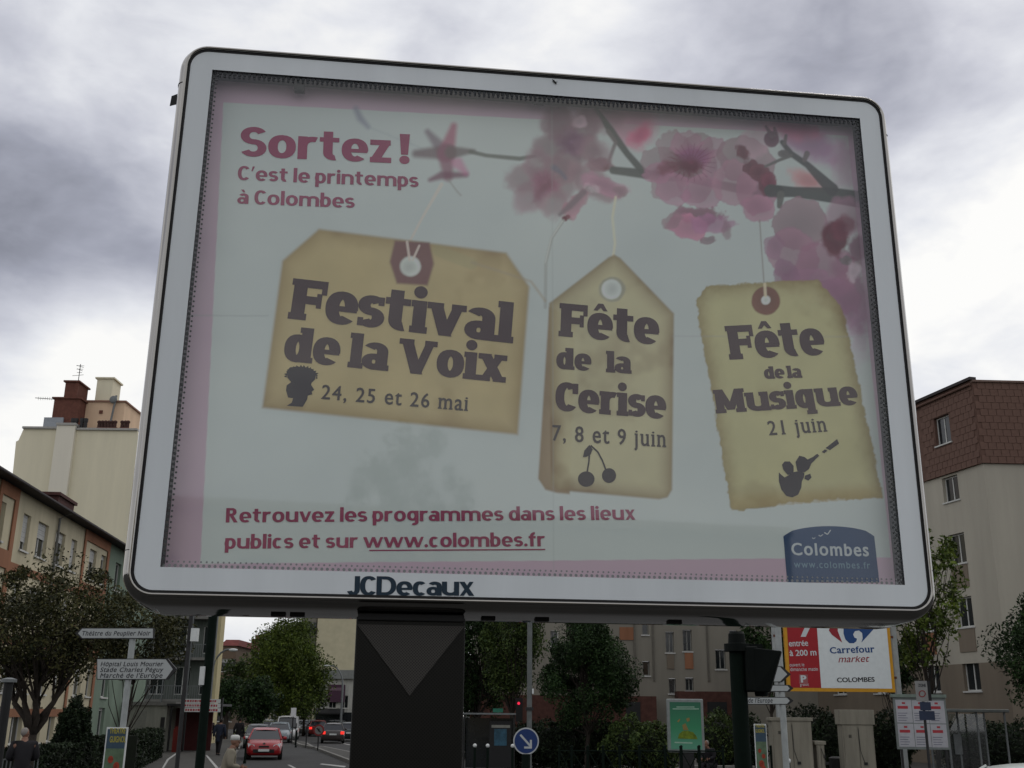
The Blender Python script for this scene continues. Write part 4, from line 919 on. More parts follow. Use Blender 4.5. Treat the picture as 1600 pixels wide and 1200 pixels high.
def tbox(name, x0, x1, y0, y1, d0, d1, m, bottom=None, capm=None):
    dm = max(d0, d1); a0, z1_ = q(x0, y0, dm); a1 = q(x1, y0, dm)[0]; z0_ = q(x0, y1, dm)[1]; a0b = q(x0, (y0+y1)/2, dm)[0]; a1b = q(x1, (y0+y1)/2, dm)[0]
    mb = MB(); TPl.box(mb, a0b, a1b, z0_, z1_, d0, d1); o = build(name, mb, m, tb, world=True)
    if capm: mb = MB(); TPl.box(mb, a0b-.15, a1b+.15, z1_, z1_+.14, d0-.15, d1+.15); build('cap_stone', mb, capm, o, world=True)
    return o
salmon = mat('salmon_render', (.64, .46, .31), .9, var=.08, scale=.6, streak=True); metal_b = mat('rooftop_steel', (.28, .30, .32), .6, var=.1)
tbox('brick_tower', 82, 122, 623, 668, -4, -1, brick_b, capm=brick_b); tbox('chimney', 101, 121, 597, 623, -3.5, -1.2, brick_b, capm=brick_b)
tbox('rooftop_house', 124, 193, 628, 670, -7, -2.5, salmon, capm=mat('salmon_cap', (.25, .14, .1), .9)); tbox('chimney', 150, 175, 592, 628, -5, -3, wall_cream, capm=wall_cream)
tbox('plant_box', 68, 98, 652, 667, -3, -.8, metal_b); tbox('vent_grille', 155, 160, 641, 646, -2.49, -2.4, brick_b)
for i, x in enumerate((154, 159, 164, 169, 174, 179, 190, 195, 199)):
    a, z = q(x, 670, -.4); mb = MB(); mb.lathe(TPl.w(a, z, -.4), [(.15, -.3), (.13, .5), (.18, .52), (.18, .66), (.08, .74)], 10); build('chimney_pot', mb, mat('clay_pot', (.06, .03, .025), .9, var=.3), tb, world=True)
mb = MB(); a0 = q(151, 672, -.2)[0]; a1 = q(183, 672, -.2)[0]; z = q(151, 671, -.2)[1]; TPl.box(mb, a0, a1, z-.2, z+.18, -.7, -.1); build('pot_base', mb, brick_b, tb, world=True)
mb = MB(); a0 = q(187, 672, -.2)[0]; a1 = q(201, 672, -.2)[0]; TPl.box(mb, a0, a1, z-.2, z+.18, -.7, -.1); build('pot_base', mb, brick_b, tb, world=True)
for x in (113, 118, 127, 133):
    a, z = q(x, 668, -.3); mb = MB(); mb.lathe(TPl.w(a, z, -.3), [(.16, -.5), (.16, .5), (.2, .5), (.2, .8), (.05, .85)], 8); build('roof_vent', mb, M['darkmetal'], tb, world=True)
def antenna(x, y0, y1, d):
    a, z0_ = q(x, y1, d); z1_ = q(x, y0, d)[1]; mb = MB(); mb.tube([TPl.w(a, z0_, d), TPl.w(a, z1_, d)], .035, 5)
    for k in range(5): zz = z1_-.15-.16*k; w_ = .35-.03*k; mb.tube([TPl.w(a-w_, zz+.2*(k % 2), d), TPl.w(a+w_, zz, d)], .02, 4)
    mb.tube([TPl.w(a-.6, z1_-1.1, d), TPl.w(a+.4, z1_-1.0, d)], .02, 4); build('aerial', mb, M['darkmetal'], tb, world=True)
antenna(122, 569, 598, -2)
mb = MB(); a, z = q(182, 618, -2.2); mb.tube([TPl.w(a, z, -2.2), TPl.w(a-.25, z-2.6, -2.2)], .09, 6); mb.ball(TPl.w(a-.2, z-.4, -2.1), .35, .12, .35); build('satellite_mast', mb, M['grey'], tb, world=True)
mb = MB(); a, z = q(88, 624, -2); mb.tube([TPl.w(a, z, -2), TPl.w(a-1.9, z+.12, -2)], .03, 4); mb.tube([TPl.w(a, z+.1, -2), TPl.w(a, z-.6, -2)], .03, 4)
for k in range(8): mb.tube([TPl.w(a-.2-.2*k, z-.08, -2), TPl.w(a-.2-.2*k, z+.22, -2)], .015, 4)
build('aerial', mb, M['darkmetal'], tb, world=True)

# --- mid-distance left: modern metal clad block with balconies
B3 = Plane((0, 78, 0), (1, 0)); q3 = lambda x, y: B3.px(x, y)
mb_t = thing('balcony_block', 'grey green block with metal balconies and screens seen below the billboard at left', 'building', (q3(290, 1112)[0], 78, 0))
a0, a1 = q3(222, 1040)[0], q3(329, 1040)[0]; ztop = q3(290, 940)[1]
wins = [(a0+.6+1.75*k, a0+1.7+1.75*k, z+.3, z+2.2) for k in range(3) for z in (3.0, 5.8)]
mb = MB(); B3.wall(mb, a0, a1, 0, ztop, wins, .25); build('wall', mb, mat('grey_green_cladding', (.10, .115, .10), .8, var=.2, streak=True), mb_t, world=True, fix=False)
for w_ in wins: window(B3, *w_, mb_t, sill=False)
for z in (2.9, 5.7, 8.5):
    mb = MB(); B3.box(mb, a0+.1, a1-.1, z-.09, z+.09, .003, 1.1); build('balcony_slab', mb, M['kerb'], mb_t, world=True)
    mb = MB(); B3.box(mb, a0+.1, a1-.1, z+.95, z+1.0, 1.04, 1.09)
    for k in range(int((a1-a0-.3)/.16)): B3.box(mb, a0+.15+.16*k, a0+.18+.16*k, z+.09, z+.95, 1.05, 1.08)
    build('railing', mb, M['grey'], mb_t, world=True)
for k in range(4): mb = MB(); B3.box(mb, a0+.2+1.7*k, a0+.28+1.7*k, 0, ztop, 1.12, 1.2); build('screen_post', mb, M['grey'], mb_t, world=True)
mb = MB(); B3.box(mb, a1+.003, q3(337, 1040)[0], 0, ztop+1, -.6, .3); build('stair_wall', mb, mat('mid_grey_wall', (.20, .20, .185), .9, streak=True), mb_t, world=True)
mb = MB(); B3.box(mb, q3(337, 1040)[0]+.003, q3(342, 1040)[0], 0, ztop+1, -.7, .35); build('corner_strip', mb, mat('yellow_cream_wall', (.46, .40, .23), .9, streak=True), mb_t, world=True)
# low concrete service building
B4 = Plane((0, 62, 0), (1, 0)); q4 = lambda x, y: B4.px(x, y); lc = thing('service_building', 'low pale concrete building with flat roof and dark door beside the pavement', 'building', (q4(225, 1140)[0], 62, 0))
a0, a1 = q4(190, 1140)[0], q4(258, 1140)[0]; z = q4(225, 1102)[1]
mb = MB(); B4.box(mb, a0, a1, 0, z, -6, 0); build('wall', mb, mat('pale_concrete', (.24, .24, .20), .9, var=.15, streak=True), lc, world=True); mb = MB(); B4.box(mb, a0-.15, a1+.5, z, z+.18, -6, .15); build('roof_slab', mb, M['kerb'], lc, world=True)
mb = MB(); B4.box(mb, q4(211, 1140)[0], q4(227, 1140)[0], .12, 2.2, .003, .03); build('door', mb, mat('grey_door', (.20, .20, .17), .7), lc, world=True); mb = MB(); B4.box(mb, q4(250, 1140)[0], q4(256, 1140)[0], .12, 1.9, .003, .04); build('door', mb, M['darkmetal'], lc, world=True, label='narrow dark door')
for x in (265, 288): mb = MB(); a = q4(x, 1140)[0]; B4.box(mb, a-.05, a+.05, 0, 2.6, -.05, .05); build('canopy_post', mb, M['darkmetal'], lc, world=True)
mb = MB(); B4.box(mb, a1+.02, q4(345, 1140)[0], 2.5, 2.62, -2, .2); build('canopy', mb, M['darkmetal'], lc, world=True)
mb = MB(); B4.box(mb, a1+.02, q4(318, 1140)[0], 0.1, 2.4, -1.8, -1.7); build('dark_red_shutter', mb, mat('dark_red', (.06, .012, .012), .7), lc, world=True)
mb = MB(); a = q4(285, 1150)[0]; B4.box(mb, a-.14, a+.14, 0.1, 1.3, 1.0, 1.28); B4.box(mb, a-.1, a+.1, 1.3, 1.42, 1.04, 1.24); tag(build('fuel_box', mb, mat('orange_red', (.14, .015, .01), .5), loc=B4.w(a, 0.1, 1.14)), 'narrow red box standing at the pavement near the canopy', 'box')
# banners
ban = thing('banner_frame', 'white banner of three strips with red writing hung across a frame over the pavement', 'banner', B4.w(q4(315, 1112)[0], 0, 0))
for k in range(3):
    mb = MB(); y0 = 1092.5+7*k; x0, x1 = 284+(k == 2)*1, 345+2*(k == 2); p0 = B4.px(x0, y0+6, 1.5); p1 = B4.px(x1, y0, 1.5); B4.box(mb, p0[0], p1[0], p0[1]+.01, p1[1], 1.5, 1.53); o = build('banner_strip', mb, M['whitep'], ban, world=True)
    mb = MB(); a = p0[0]+.15
    while a < p1[0]-.2:
        w_ = random.uniform(.05, .12); B4.box(mb, a, a+w_, p0[1]+.06, p1[1]-.05, 1.531, 1.535); a += w_+.04
    build('red_writing', mb, mat('red_ink', (.35, .04, .05), .7), o, world=True)
for x in (283, 346): mb = MB(); a = B4.px(x, 1112, 1.5)[0]; B4.box(mb, a-.04, a+.04, 0.1, B4.px(x, 1090, 1.5)[1], 1.46, 1.54); build('frame_post', mb, M['darkmetal'], ban, world=True)

# --- far street end
def simple_building(name, label, x0, x1, ytop, Y, m, rows=0, colsn=0, roofm=None, depth=12, win=(1.0, 1.5), pitch=2.9, z0=1.0, roof_h=1.2, shut=.3, extra=None):
    pl = Plane((0, Y, 0), (1, 0)); a0, a1 = pl.px(x0, ytop+30)[0], pl.px(x1, ytop+30)[0]; zt = pl.px((x0+x1)/2, ytop)[1]
    t = thing(name, label, 'building', ((a0+a1)/2, Y, 0)); hs = []
    for i in range(rows):
        zz = z0+pitch*i
        if zz+win[1] > zt-.3: break
        for j in range(colsn):
            ca = a0+(a1-a0)*(j+.5)/colsn; hs.append((ca-win[0]/2, ca+win[0]/2, zz, zz+win[1]))
    mb = MB(); pl.wall(mb, a0, a1, 0, zt, hs, .25)
    mb.add([pl.w(a0, 0, 0), pl.w(a0, 0, -depth), pl.w(a0, zt, -depth), pl.w(a0, zt, 0)], [(0, 1, 2, 3)]); mb.add([pl.w(a1, 0, 0), pl.w(a1, zt, 0), pl.w(a1, zt, -depth), pl.w(a1, 0, -depth)], [(0, 1, 2, 3)])
    mb.add([pl.w(a0, zt, 0), pl.w(a0, zt, -depth), pl.w(a1, zt, -depth), pl.w(a1, zt, 0)], [(0, 1, 2, 3)]); mb.add([pl.w(a0, 0, -depth), pl.w(a1, 0, -depth), pl.w(a1, zt, -depth), pl.w(a0, zt, -depth)], [(0, 1, 2, 3)])
    build('wall', mb, m, t, world=True, fix=False)
    for h_ in hs: window(pl, *h_, t, shut=random.choice([0, shut, .0]), mull=1)
    if roofm:
        mb = MB(); mb.hexa([pl.w(a0-.3, zt+.003, .3), pl.w(a1+.3, zt+.003, .3), pl.w(a1+.3, zt+.003, -depth), pl.w(a0-.3, zt+.003, -depth), pl.w(a0, zt+roof_h, -1.2), pl.w(a1, zt+roof_h, -1.2), pl.w(a1, zt+roof_h, -depth+1), pl.w(a0, zt+roof_h, -depth+1)]); build('roof', mb, roofm, t, world=True)
    return t, pl, a0, a1, zt
roof_red = mat('red_tiles', (.14, .035, .03), .9, var=.25, scale=2)
simple_building('corner_house', 'small brown house with a dark red roof at the far left of the street', 346, 367, 1009, 135, mat('brown_wall', (.14, .10, .07), .9), 3, 2, roof_red, roof_h=.8)
t, pl, a0, a1, zt = simple_building('distant_house', 'distant cream building with chimneys peeping above the street trees', 372, 440, 1010, 175, mat('far_cream', (.30, .27, .20), .9, streak=True), 4, 5, None)
for k, x in enumerate((395, 401, 407)):
    a = pl.px(x, 1004)[0]; mb = MB(); pl.box(mb, a-.35, a+.35, zt, zt+1.2+.6*(k > 0), -1.2, -.4); build('chimney', mb, brick_b, t, world=True)
simple_building('cream_gable_building', 'cream apartment building with blank brick gable right of the large green tree', 497, 640, 930, 128, mat('far_cream_brick', (.46, .42, .29), .9, var=.1, scale=1), 0, 0)
t, pl, a0, a1, zt = simple_building('balcony_tower', 'narrow grey building with balconies behind the large green tree', 470, 494, 950, 131, mat('grey_wall', (.22, .21, .18), .9, streak=True), 5, 2, z0=2, pitch=3)
for z in (5, 8, 11): mb = MB(); pl.box(mb, a0+.2, a1-.2, z, z+1, .003, 1.0); build('balcony', mb, M['darkmetal'], t, world=True)
t, pl, a0, a1, zt = simple_building('shop_building', 'white two storey building with purple shop front at the end of the street', 492, 640, 1061, 118, mat('far_white', (.42, .42, .38), .9, streak=True), 2, 8, None, z0=2.6, pitch=2.6, win=(.8, 1.3))
mb = MB(); pl.box(mb, a0-.3, a1+.3, zt, zt+.9, -12, .4); build('parapet', mb, mat('zinc_grey', (.2, .21, .2), .7), t, world=True)
p0 = pl.px(512, 1097); p1 = pl.px(540, 1070); mb = MB(); pl.box(mb, p0[0], p1[0], p0[1], p1[1], .1, .3); o = build('purple_sign', mb, mat('plum', (.065, .028, .05), .7), t, world=True)
mb = MB(); pl.box(mb, p0[0]+.2, p1[0]-.2, p1[1]-.6, p1[1]-.3, .301, .32); build('lettering_band', mb, mat('mauve', (.16, .10, .13), .7), o, world=True)
mb = MB(); pl.box(mb, a0+.2, a1-.2, 0.1, 2.2, .003, .05); build('shop_window', mb, M['winglass'], t, world=True)
mb = MB(); mb.hexa([pl.w(a0, 2.0, 1.2), pl.w(p1[0], 2.0, 1.2), pl.w(p1[0], 2.0, .003), pl.w(a0, 2.0, .003), pl.w(a0, 2.15, 1.2), pl.w(p1[0], 2.15, 1.2), pl.w(p1[0], 2.6, .003), pl.w(a0, 2.6, .003)]); build('awning', mb, M['darkmetal'], t, world=True)

# --- right: shingled corner building
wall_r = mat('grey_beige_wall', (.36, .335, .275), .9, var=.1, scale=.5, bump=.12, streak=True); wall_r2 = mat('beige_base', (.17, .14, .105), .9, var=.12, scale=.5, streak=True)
C0 = at(1540, 760, 50); rb = thing('shingled_apartment_building', 'grey beige apartment building with a brown shingled attic right of the billboard', 'building', (C0.x, 50, 0))
PL_ = Plane((C0.x, 50, 0), (.265, -1)); PR = Plane((C0.x, 50, 0), (1, .045))   # left face (s negative = farther), right face
zs = (PL_.px(1500, 733)[1]+PR.px(1537, 727)[1])/2; ztl = PL_.px(1470, 616)[1]; ztr = PR.px(1560, 599)[1]; print('shingle base', zs, ztl, ztr, PL_.px(1435, 650))
Llen = 17.0
cols_ = []
A_ = [((1457, 652), (1482, 697)), ((1471, 744), (1498, 784)), ((1485, 833), (1510, 881)), ((1497, 932), (1522, 980)), ((1510, 1034), (1534, 1080))]
hl = []
for (x0, y0), (x1, y1) in A_:
    xm = (x0+x1)/2; hl.append([PL_.px(x0, (y0+y1)/2)[0], PL_.px(x1, (y0+y1)/2)[0], PL_.px(xm, y1)[1], PL_.px(xm, y0)[1]])
sa = np.mean([h_[0] for h_ in hl]); sb = np.mean([h_[1] for h_ in hl]); print('colA', hl)
hl = [[sa, sb, h_[2], h_[3]] for h_ in hl]
b0_, b1_ = PL_.px(1457, 1000)[0], PL_.px(1478, 1000)[0]; dB = b0_-sa
colB = [[sa-3.0, sb-3.0, h_[2], h_[3]] for h_ in hl]; colC = [[sa-7.5, sb-7.5, h_[2], h_[3]] for h_ in hl]; colD = [[sa-11.5, sb-11.5, h_[2], h_[3]] for h_ in hl]
allh = hl+colB+colC+colD
zbase = 4.75
low = [h_ for h_ in allh if h_[3] < zs]
mb = MB(); PL_.wall(mb, -Llen, 0, zbase, zs, [h_ for h_ in low if h_[2] > zbase], .25); build('wall', mb, wall_r, rb, world=True, fix=False)
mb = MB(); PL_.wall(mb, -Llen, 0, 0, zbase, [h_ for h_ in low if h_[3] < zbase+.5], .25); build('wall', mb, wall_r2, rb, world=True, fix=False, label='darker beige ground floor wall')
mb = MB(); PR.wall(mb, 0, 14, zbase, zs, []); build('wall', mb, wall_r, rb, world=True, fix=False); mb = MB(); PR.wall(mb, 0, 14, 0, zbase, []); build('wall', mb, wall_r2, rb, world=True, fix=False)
attic_m = mat('shingle_brown', (.11, .062, .046), .85, var=.22, scale=2.5)
att = [h_ for h_ in allh if h_[3] > zs]
mb = MB()
PLA = Plane(PL_.w(0, 0, .10), (.265, -1)); PRA = Plane(PR.w(0, 0, .10), (1, .045)); ztop_b = ztr
PLA.wall(mb, -Llen, .09, zs, ztl, att, .35); PRA.wall(mb, -.09, 14, zs, ztr, [])
mb.add([PLA.w(0, ztl, 0), PLA.w(-Llen, ztl, 0), PRA.w(14, ztr, 0)+Vector((0, 9, 0)), PRA.w(14, ztr, 0)], [(0, 1, 2, 3)])
mb.add([PLA.w(.09, zs, 0), PLA.w(-Llen, zs, 0), PLA.w(-Llen, zs, -.1), PLA.w(0, zs, -.1)], [(0, 1, 2, 3)]); mb.add([PRA.w(-.09, zs, 0), PRA.w(14, zs, 0), PRA.w(14, zs, -.1), PRA.w(0, zs, -.1)], [(0, 1, 2, 3)])
attic = build('attic_wall', mb, attic_m, rb, world=True, fix=False)
for h_ in low+att:
    is_att = h_ in att
    window(PLA if is_att else PL_, h_[0]+.01, h_[1]-.01, h_[2]+.01, h_[3]-.01, rb, dep=-.2, shut=0, mull=1, sill=True, framem=M['winframe'])
for hs_, col_ in ((hl[3], wall_r2), (colB[3], wall_orange), (hl[2], wall_r2)):
    mb = MB(); PL_.box(mb, hs_[0], hs_[1], hs_[2]-1.15, hs_[2]-.09, .003, .04); build('spandrel_panel', mb, col_, rb, world=True)
# individual shingles
def shingle_mesh(w_, h_):
    mb = MB(); mb.hexa([(.012, -.034, 0), (w_-.012, -.034, 0), (w_-.012, -.006, 0), (.012, -.006, 0), (.012, -.012, h_), (w_-.012, -.012, h_), (w_-.012, -.001, h_), (.012, -.001, h_)])
    me = bpy.data.meshes.new('shingle'); me.from_pydata(mb.v, [], mb.f); me.materials.append(mat('shingle_tile', (.13, .075, .056), .85, var=.35, scale=1.7)); return me
SW, SH = .40, .335; sme = shingle_mesh(SW, SH+.03)
for pl, s0, s1, zt_, hs in ((PLA, -4.2, .08, ztl-.25, att), (PRA, -.08, 3.9, ztr-.1, [])):
    rz = math.atan2(pl.u.y, pl.u.x); r_ = 0; z = zs+.01
    while z < zt_-.1:
        s = s0-(r_ % 2)*SW/2
        if s < s0: s += SW
        while s+SW < s1+.02:
            if not any(s+SW > h_[0] and s < h_[1] and z+SH > h_[2] and z < h_[3] for h_ in hs):
                o = link('shingle', sme, rb); w_ = pl.w(s, z, 0) - origin_of(rb); o.location = w_; o.rotation_euler = (R(random.uniform(-.6, .6)), 0, rz)
            s += SW
        z += SH; r_ += 1
mb = MB(); PLA.box(mb, -Llen, .12, ztl, ztl+.14, -.2, .16); build('eave', mb, roof_dark, rb, world=True)
mb = MB(); PRA.box(mb, -.12, 14, ztr, ztr+.1, -.3, .1); build('coping', mb, mat('coping_brown', (.15, .10, .08), .8), rb, world=True)
mb = MB(); mb.tube([PLA.w(-Llen, ztl-.22, .1), PLA.w(0, ztl-.22, .1)], .06, 6); build('gutter', mb, attic_m, rb, world=True)
# --- wing under the billboard
wq = Plane((0, 66, 0), (1, 0)); aw0, aw1 = wq.px(735, 1050)[0], wq.px(1300, 1050)[0]
wt = thing('apartment_wing', 'grey beige apartment wing with narrow windows and brick base seen under the billboard', 'building', ((aw0+aw1)/2, 66, 0))
def pw(x0, x1, y0, y1): xm, ym = (x0+x1)/2, (y0+y1)/2; return [wq.px(x0, ym)[0], wq.px(x1, ym)[0], wq.px(xm, y1)[1], wq.px(xm, y0)[1]]
hw_ = [pw(1003, 1013, 965, 992), pw(1004, 1015, 1033, 1056), pw(1040, 1053, 987, 1020), pw(1067, 1081, 984, 1018), pw(1045, 1056, 1060, 1084), pw(1071, 1084, 1059, 1080), pw(1118, 1134, 1015, 1046), pw(860, 872, 985, 1010), pw(1140, 1152, 985, 1010)]
zb1 = wq.px(1050, 1064)[1]; zb0 = wq.px(1050, 1086)[1]
mb = MB(); wq.wall(mb, aw0, aw1, 0, wq.px(1050, 900)[1], hw_, .3); build('wall', mb, mat('wing_wall', (.21, .195, .16), .9, var=.12, scale=.5, streak=True), wt, world=True, fix=False)
for i, h_ in enumerate(hw_): window(wq, h_[0]+.01, h_[1]-.01, h_[2]+.01, h_[3]-.01, wt, shut=.0, mull=0 if h_[1]-h_[0] < .45 else 1, dep=-.25, framem=mat('wing_frame', (.22, .22, .2), .6))
for x0, x1, y0, y1, m_ in ((1042, 1053, 1022, 1045, wall_r2), (1070, 1083, 1020, 1045, wall_orange), (968, 990, 980, 1000, wall_orange)):
    h_ = pw(x0, x1, y0, y1); mb = MB(); wq.box(mb, *h_, .003, .05); build('spandrel_panel', mb, m_, wt, world=True)
for x in (992, 1021, 1106): a = wq.px(x, 1030)[0]; mb = MB(); wq.box(mb, a-.05, a+.05, zb1, zb1+9, .003, .09); build('edge_strip', mb, mat('edge_strip', (.12, .11, .09), .7), wt, world=True)  # dark strips added to draw the wall's vertical edges and change of shade
brk = mat('dark_red_brick', (.075, .032, .024), .9, var=.3, scale=4)
h_ = pw(735, 1022, 1087, 1135); mb = MB(); wq.box(mb, h_[0], h_[1], 0, h_[3], .003, 1.2); build('brick_base', mb, brk, wt, world=True)
h_ = pw(1055, 1140, 1081, 1135); mb = MB(); wq.box(mb, h_[0], h_[1], 0, h_[3], .003, 1.2); build('brick_base', mb, brk, wt, world=True)
for x0, x1 in ((1100, 1130), (975, 997)): h_ = pw(x0, x1, 1097, 1135); mb = MB(); wq.box(mb, h_[0], h_[1], 0.1, h_[3], 1.203, 1.25); build('garage_door', mb, M['black'], wt, world=True)

# ------------------------------------------------------------------ trees and plants
L_maroon = leaf_mat('leaves_bronze', (.012, .018, .006), (.070, .066, .022)); L_green = leaf_mat('leaves_fresh', (.028, .050, .008), (.095, .125, .020)); L_mid = leaf_mat('leaves_mid', (.018, .034, .010), (.06, .085, .02))
L_dark = leaf_mat('leaves_dark', (.007, .018, .006), (.030, .056, .016)); L_hedge = leaf_mat('leaves_hedge', (.006, .012, .006), (.022, .034, .014)); L_yel = leaf_mat('leaves_yellowish', (.05, .05, .015), (.12, .11, .03))
b = at(50, 1140, 28); tree('multi stemmed tree with dark bronze leaves in front of the left flats', (b.x, 28, 0), 5.85, 2.3, 2.9, L_maroon, 24000, .05, 3, stems=6, trunk_r=.13, clear=2.2, clumps=85, spread=.155, fork=1.75)
b = at(235, 1000, 31); tree('smaller tree with sparse bronze leaves beside the left corner of the billboard', (b.x-.6, 31, 0), 5.6, 1.3, 2.4, L_maroon, 9000, .05, 13, stems=1, trunk_r=.06, clear=2.6, clumps=34, spread=.2, lean=(.4, 0))
b = at(116, 1130, 36); bush('dark clipped conical yew standing behind the left hedge', (b.x, 36, 0), .56, .56, 2.55, L_hedge, 9000, .06, 5, name='conical_shrub', cat='shrub')
b = at(450, 1080, 100); tree('large round fresh green street tree above the parked cars', (b.x, 100, 0), 10.4, 3.3, 8.6, L_green, 42000, .115, 8, trunk_r=.28, clumps=120, spread=.17, hollow=.2)
b = at(378, 1080, 112); tree('mid green street tree left of the large round tree', (b.x, 112, 0), 7.6, 2.3, 5.6, L_mid, 9000, .17, 21, trunk_r=.25, clumps=50, spread=.2)
b = at(356, 1080, 90); tree('dark narrow tree with a thick trunk beside the balcony block', (b.x, 90, 0), 4.6, .8, 2.6, L_dark, 4000, .12, 33, trunk_r=.30, clumps=24, spread=.3)
b = at(405, 1080, 84); tree('dark low tree under the large green tree', (b.x, 84, 0), 4.3, 1.4, 2.9, L_dark, 5000, .13, 35, trunk_r=.15, clumps=30, spread=.25)
b = at(478, 1080, 108); tree('dark small tree right of the large round tree', (b.x, 108, 0), 5.2, 1.7, 3.6, L_mid, 5000, .15, 37, trunk_r=.15, clumps=30, spread=.25)
b = at(745, 1050, 55); tree('tall dark leafy tree right behind the billboard column', (b.x, 55, 0), 8.0, 1.9, 5.8, L_dark, 30000, .075, 41, trunk_r=.17, clumps=70, spread=.19)
b = at(800, 1030, 52); tree('leafy tree with lighter leaves behind the grey lamp post', (b.x, 52, 0), 8.2, 1.35, 5.0, L_mid, 18000, .07, 43, trunk_r=.12, clumps=50, spread=.2)
b = at(918, 1060, 45); tree('broad dark tree with layered branches in front of the apartment wing', (b.x, 45, 0), 6.6, 2.3, 5.1, L_dark, 46000, .055, 47, trunk_r=.12, clumps=85, spread=.14, cone=.55, hollow=.15)
b = at(1440, 950, 40); tree('sparse light green tree sticking out behind the right end of the billboard', (b.x, 40, 0), 10.2, 1.75, 6.4, L_green, 5200, .09, 53, trunk_r=.10, clumps=64, spread=.095, lean=(0, 0), hollow=.4)
b = at(1640, 990, 34); tree('dark tree reaching in from the right edge of the picture', (b.x, 34, 0), 6.0, 1.75, 3.4, L_dark, 26000, .055, 57, trunk_r=.12, clumps=60, spread=.17, cone=.3)
b = at(1390, 1010, 47); tree('dark thin tree between the supermarket sign and the corner building', (b.x, 47, 0), 6.3, 1.2, 3.2, L_dark, 4500, .10, 59, trunk_r=.08, clumps=40, spread=.16)
b = at(1200, 1010, 60); tree('small dark tree behind the traffic signal', (b.x, 60, 0), 8.5, 1.3, 5, L_dark, 4500, .12, 61, trunk_r=.1, clumps=36, spread=.2)
BG = 'bushes along the right pavement'
for i, (x, w_, ytop, Y, lm, lab) in enumerate([(825, 1.1, 1128, 47, L_hedge, 'dark rounded bush beside the blue arrow sign'), (870, 1.2, 1122, 46, L_hedge, 'dark bush at the foot of the broad dark tree, left side'), (905, .9, 1130, 47, L_hedge, 'low dark bush directly behind the broad tree trunk'), (945, .9, 1126, 45.5, L_hedge, 'dark bush between the broad tree and the light green bushes'),
        (985, 1.1, 1120, 44, L_mid, 'light green bush left of the green advert panel'), (1022, 1.0, 1128, 43, L_mid, 'light green bush touching the green advert panel'), (1118, 1.1, 1112, 44, L_mid, 'green bush right of the green advert panel'), (1160, .9, 1116, 45, L_hedge, 'dark bush behind the traffic signal pole'),
        (1262, 1.35, 1103, 42, L_hedge, 'large dark bush behind the left electrical cabinet'), (1300, 1.0, 1115, 41, L_hedge, 'dark bush between the two electrical cabinets'), (1385, .9, 1112, 42, L_hedge, 'dark bush left of the election poster board'), (1520, 1.5, 1120, 42, L_hedge, 'dark bush behind the glass bus shelter'), (1590, 1.5, 1125, 40, L_hedge, 'dark bush at the right edge behind the parked car'), (735, .9, 1120, 58, L_hedge, 'dark bush behind the information kiosk')]):
    p = at(x, ytop, Y); bush(lab, (p.x, Y, .1), w_, w_*.8, p.z-.1, lm, 4200, .065, 70+i, group=BG)
def hedge(label, p0, p1, h, wd, n, seed):
    p0, p1 = Vector(p0), Vector(p1); L_ = (p1-p0).length; rs = np.random.RandomState(seed); t = thing('hedge', label, 'hedge', tuple(p0)); u_ = (p1-p0)/L_; nn = Vector((u_.y, -u_.x, 0))
    s = rs.rand(n)*L_; f_ = rs.randint(0, 3, n); zz = np.where(f_ == 0, h, rs.rand(n)*h); dd = np.where(f_ == 0, rs.uniform(-wd/2, wd/2, n), np.where(f_ == 1, wd/2, -wd/2))
    zz = zz + rs.normal(0, .03, n); dd = dd+rs.normal(0, .03, n); pts = np.stack([u_.x*s+nn.x*dd, u_.y*s+nn.y*dd, zz], 1)
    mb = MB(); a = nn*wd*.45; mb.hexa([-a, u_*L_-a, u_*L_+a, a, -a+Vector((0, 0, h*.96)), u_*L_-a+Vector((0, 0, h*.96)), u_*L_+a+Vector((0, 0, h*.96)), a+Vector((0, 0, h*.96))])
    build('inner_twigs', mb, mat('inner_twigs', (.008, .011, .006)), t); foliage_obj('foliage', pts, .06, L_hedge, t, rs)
h0 = at(20, 1182, 30); h1 = at(166, 1160, 38); hedge('long low dark hedge in front of the left flats', (h0.x, 30, .12), (h1.x, 38, .12), 1.12, .7, 9000, 1)
h0 = at(150, 1140, 44); h1 = at(196, 1140, 48); hedge('dark hedge section behind the striped poster panel', (h0.x, 44, .12), (h1.x, 48, .12), 1.1, .7, 3500, 2)
h0 = at(199, 1150, 42); h1 = at(242, 1150, 54); hedge('dark clipped hedge in front of the low concrete building', (h0.x, 42, .12), (h1.x, 54, .12), 1.28, .8, 7000, 3)
# low railing in front of hedge left corner
rl = thing('garden_railing', 'low pale metal railing before the hedge at the bottom left', 'railing', (at(0, 1180, 29).x, 29, .12))
p0 = at(-20, 1185, 29); p1 = at(60, 1185, 30)
for k in range(14):
    a = p0.lerp(p1, k/13); mb = MB(); mb.box(a.x-.015, a.x+.015, a.y-.01, a.y+.01, .12, 1.02); build('bar', mb, M['grey'], rl, world=True)
mb = MB(); mb.tube([(p0.x, p0.y, 1.03), (p1.x, p1.y, 1.03)], .02, 6); build('rail', mb, M['grey'], rl, world=True); mb = MB(); mb.tube([(p0.x, p0.y, .3), (p1.x, p1.y, .3)], .015, 6); build('rail', mb, M['grey'], rl, world=True)

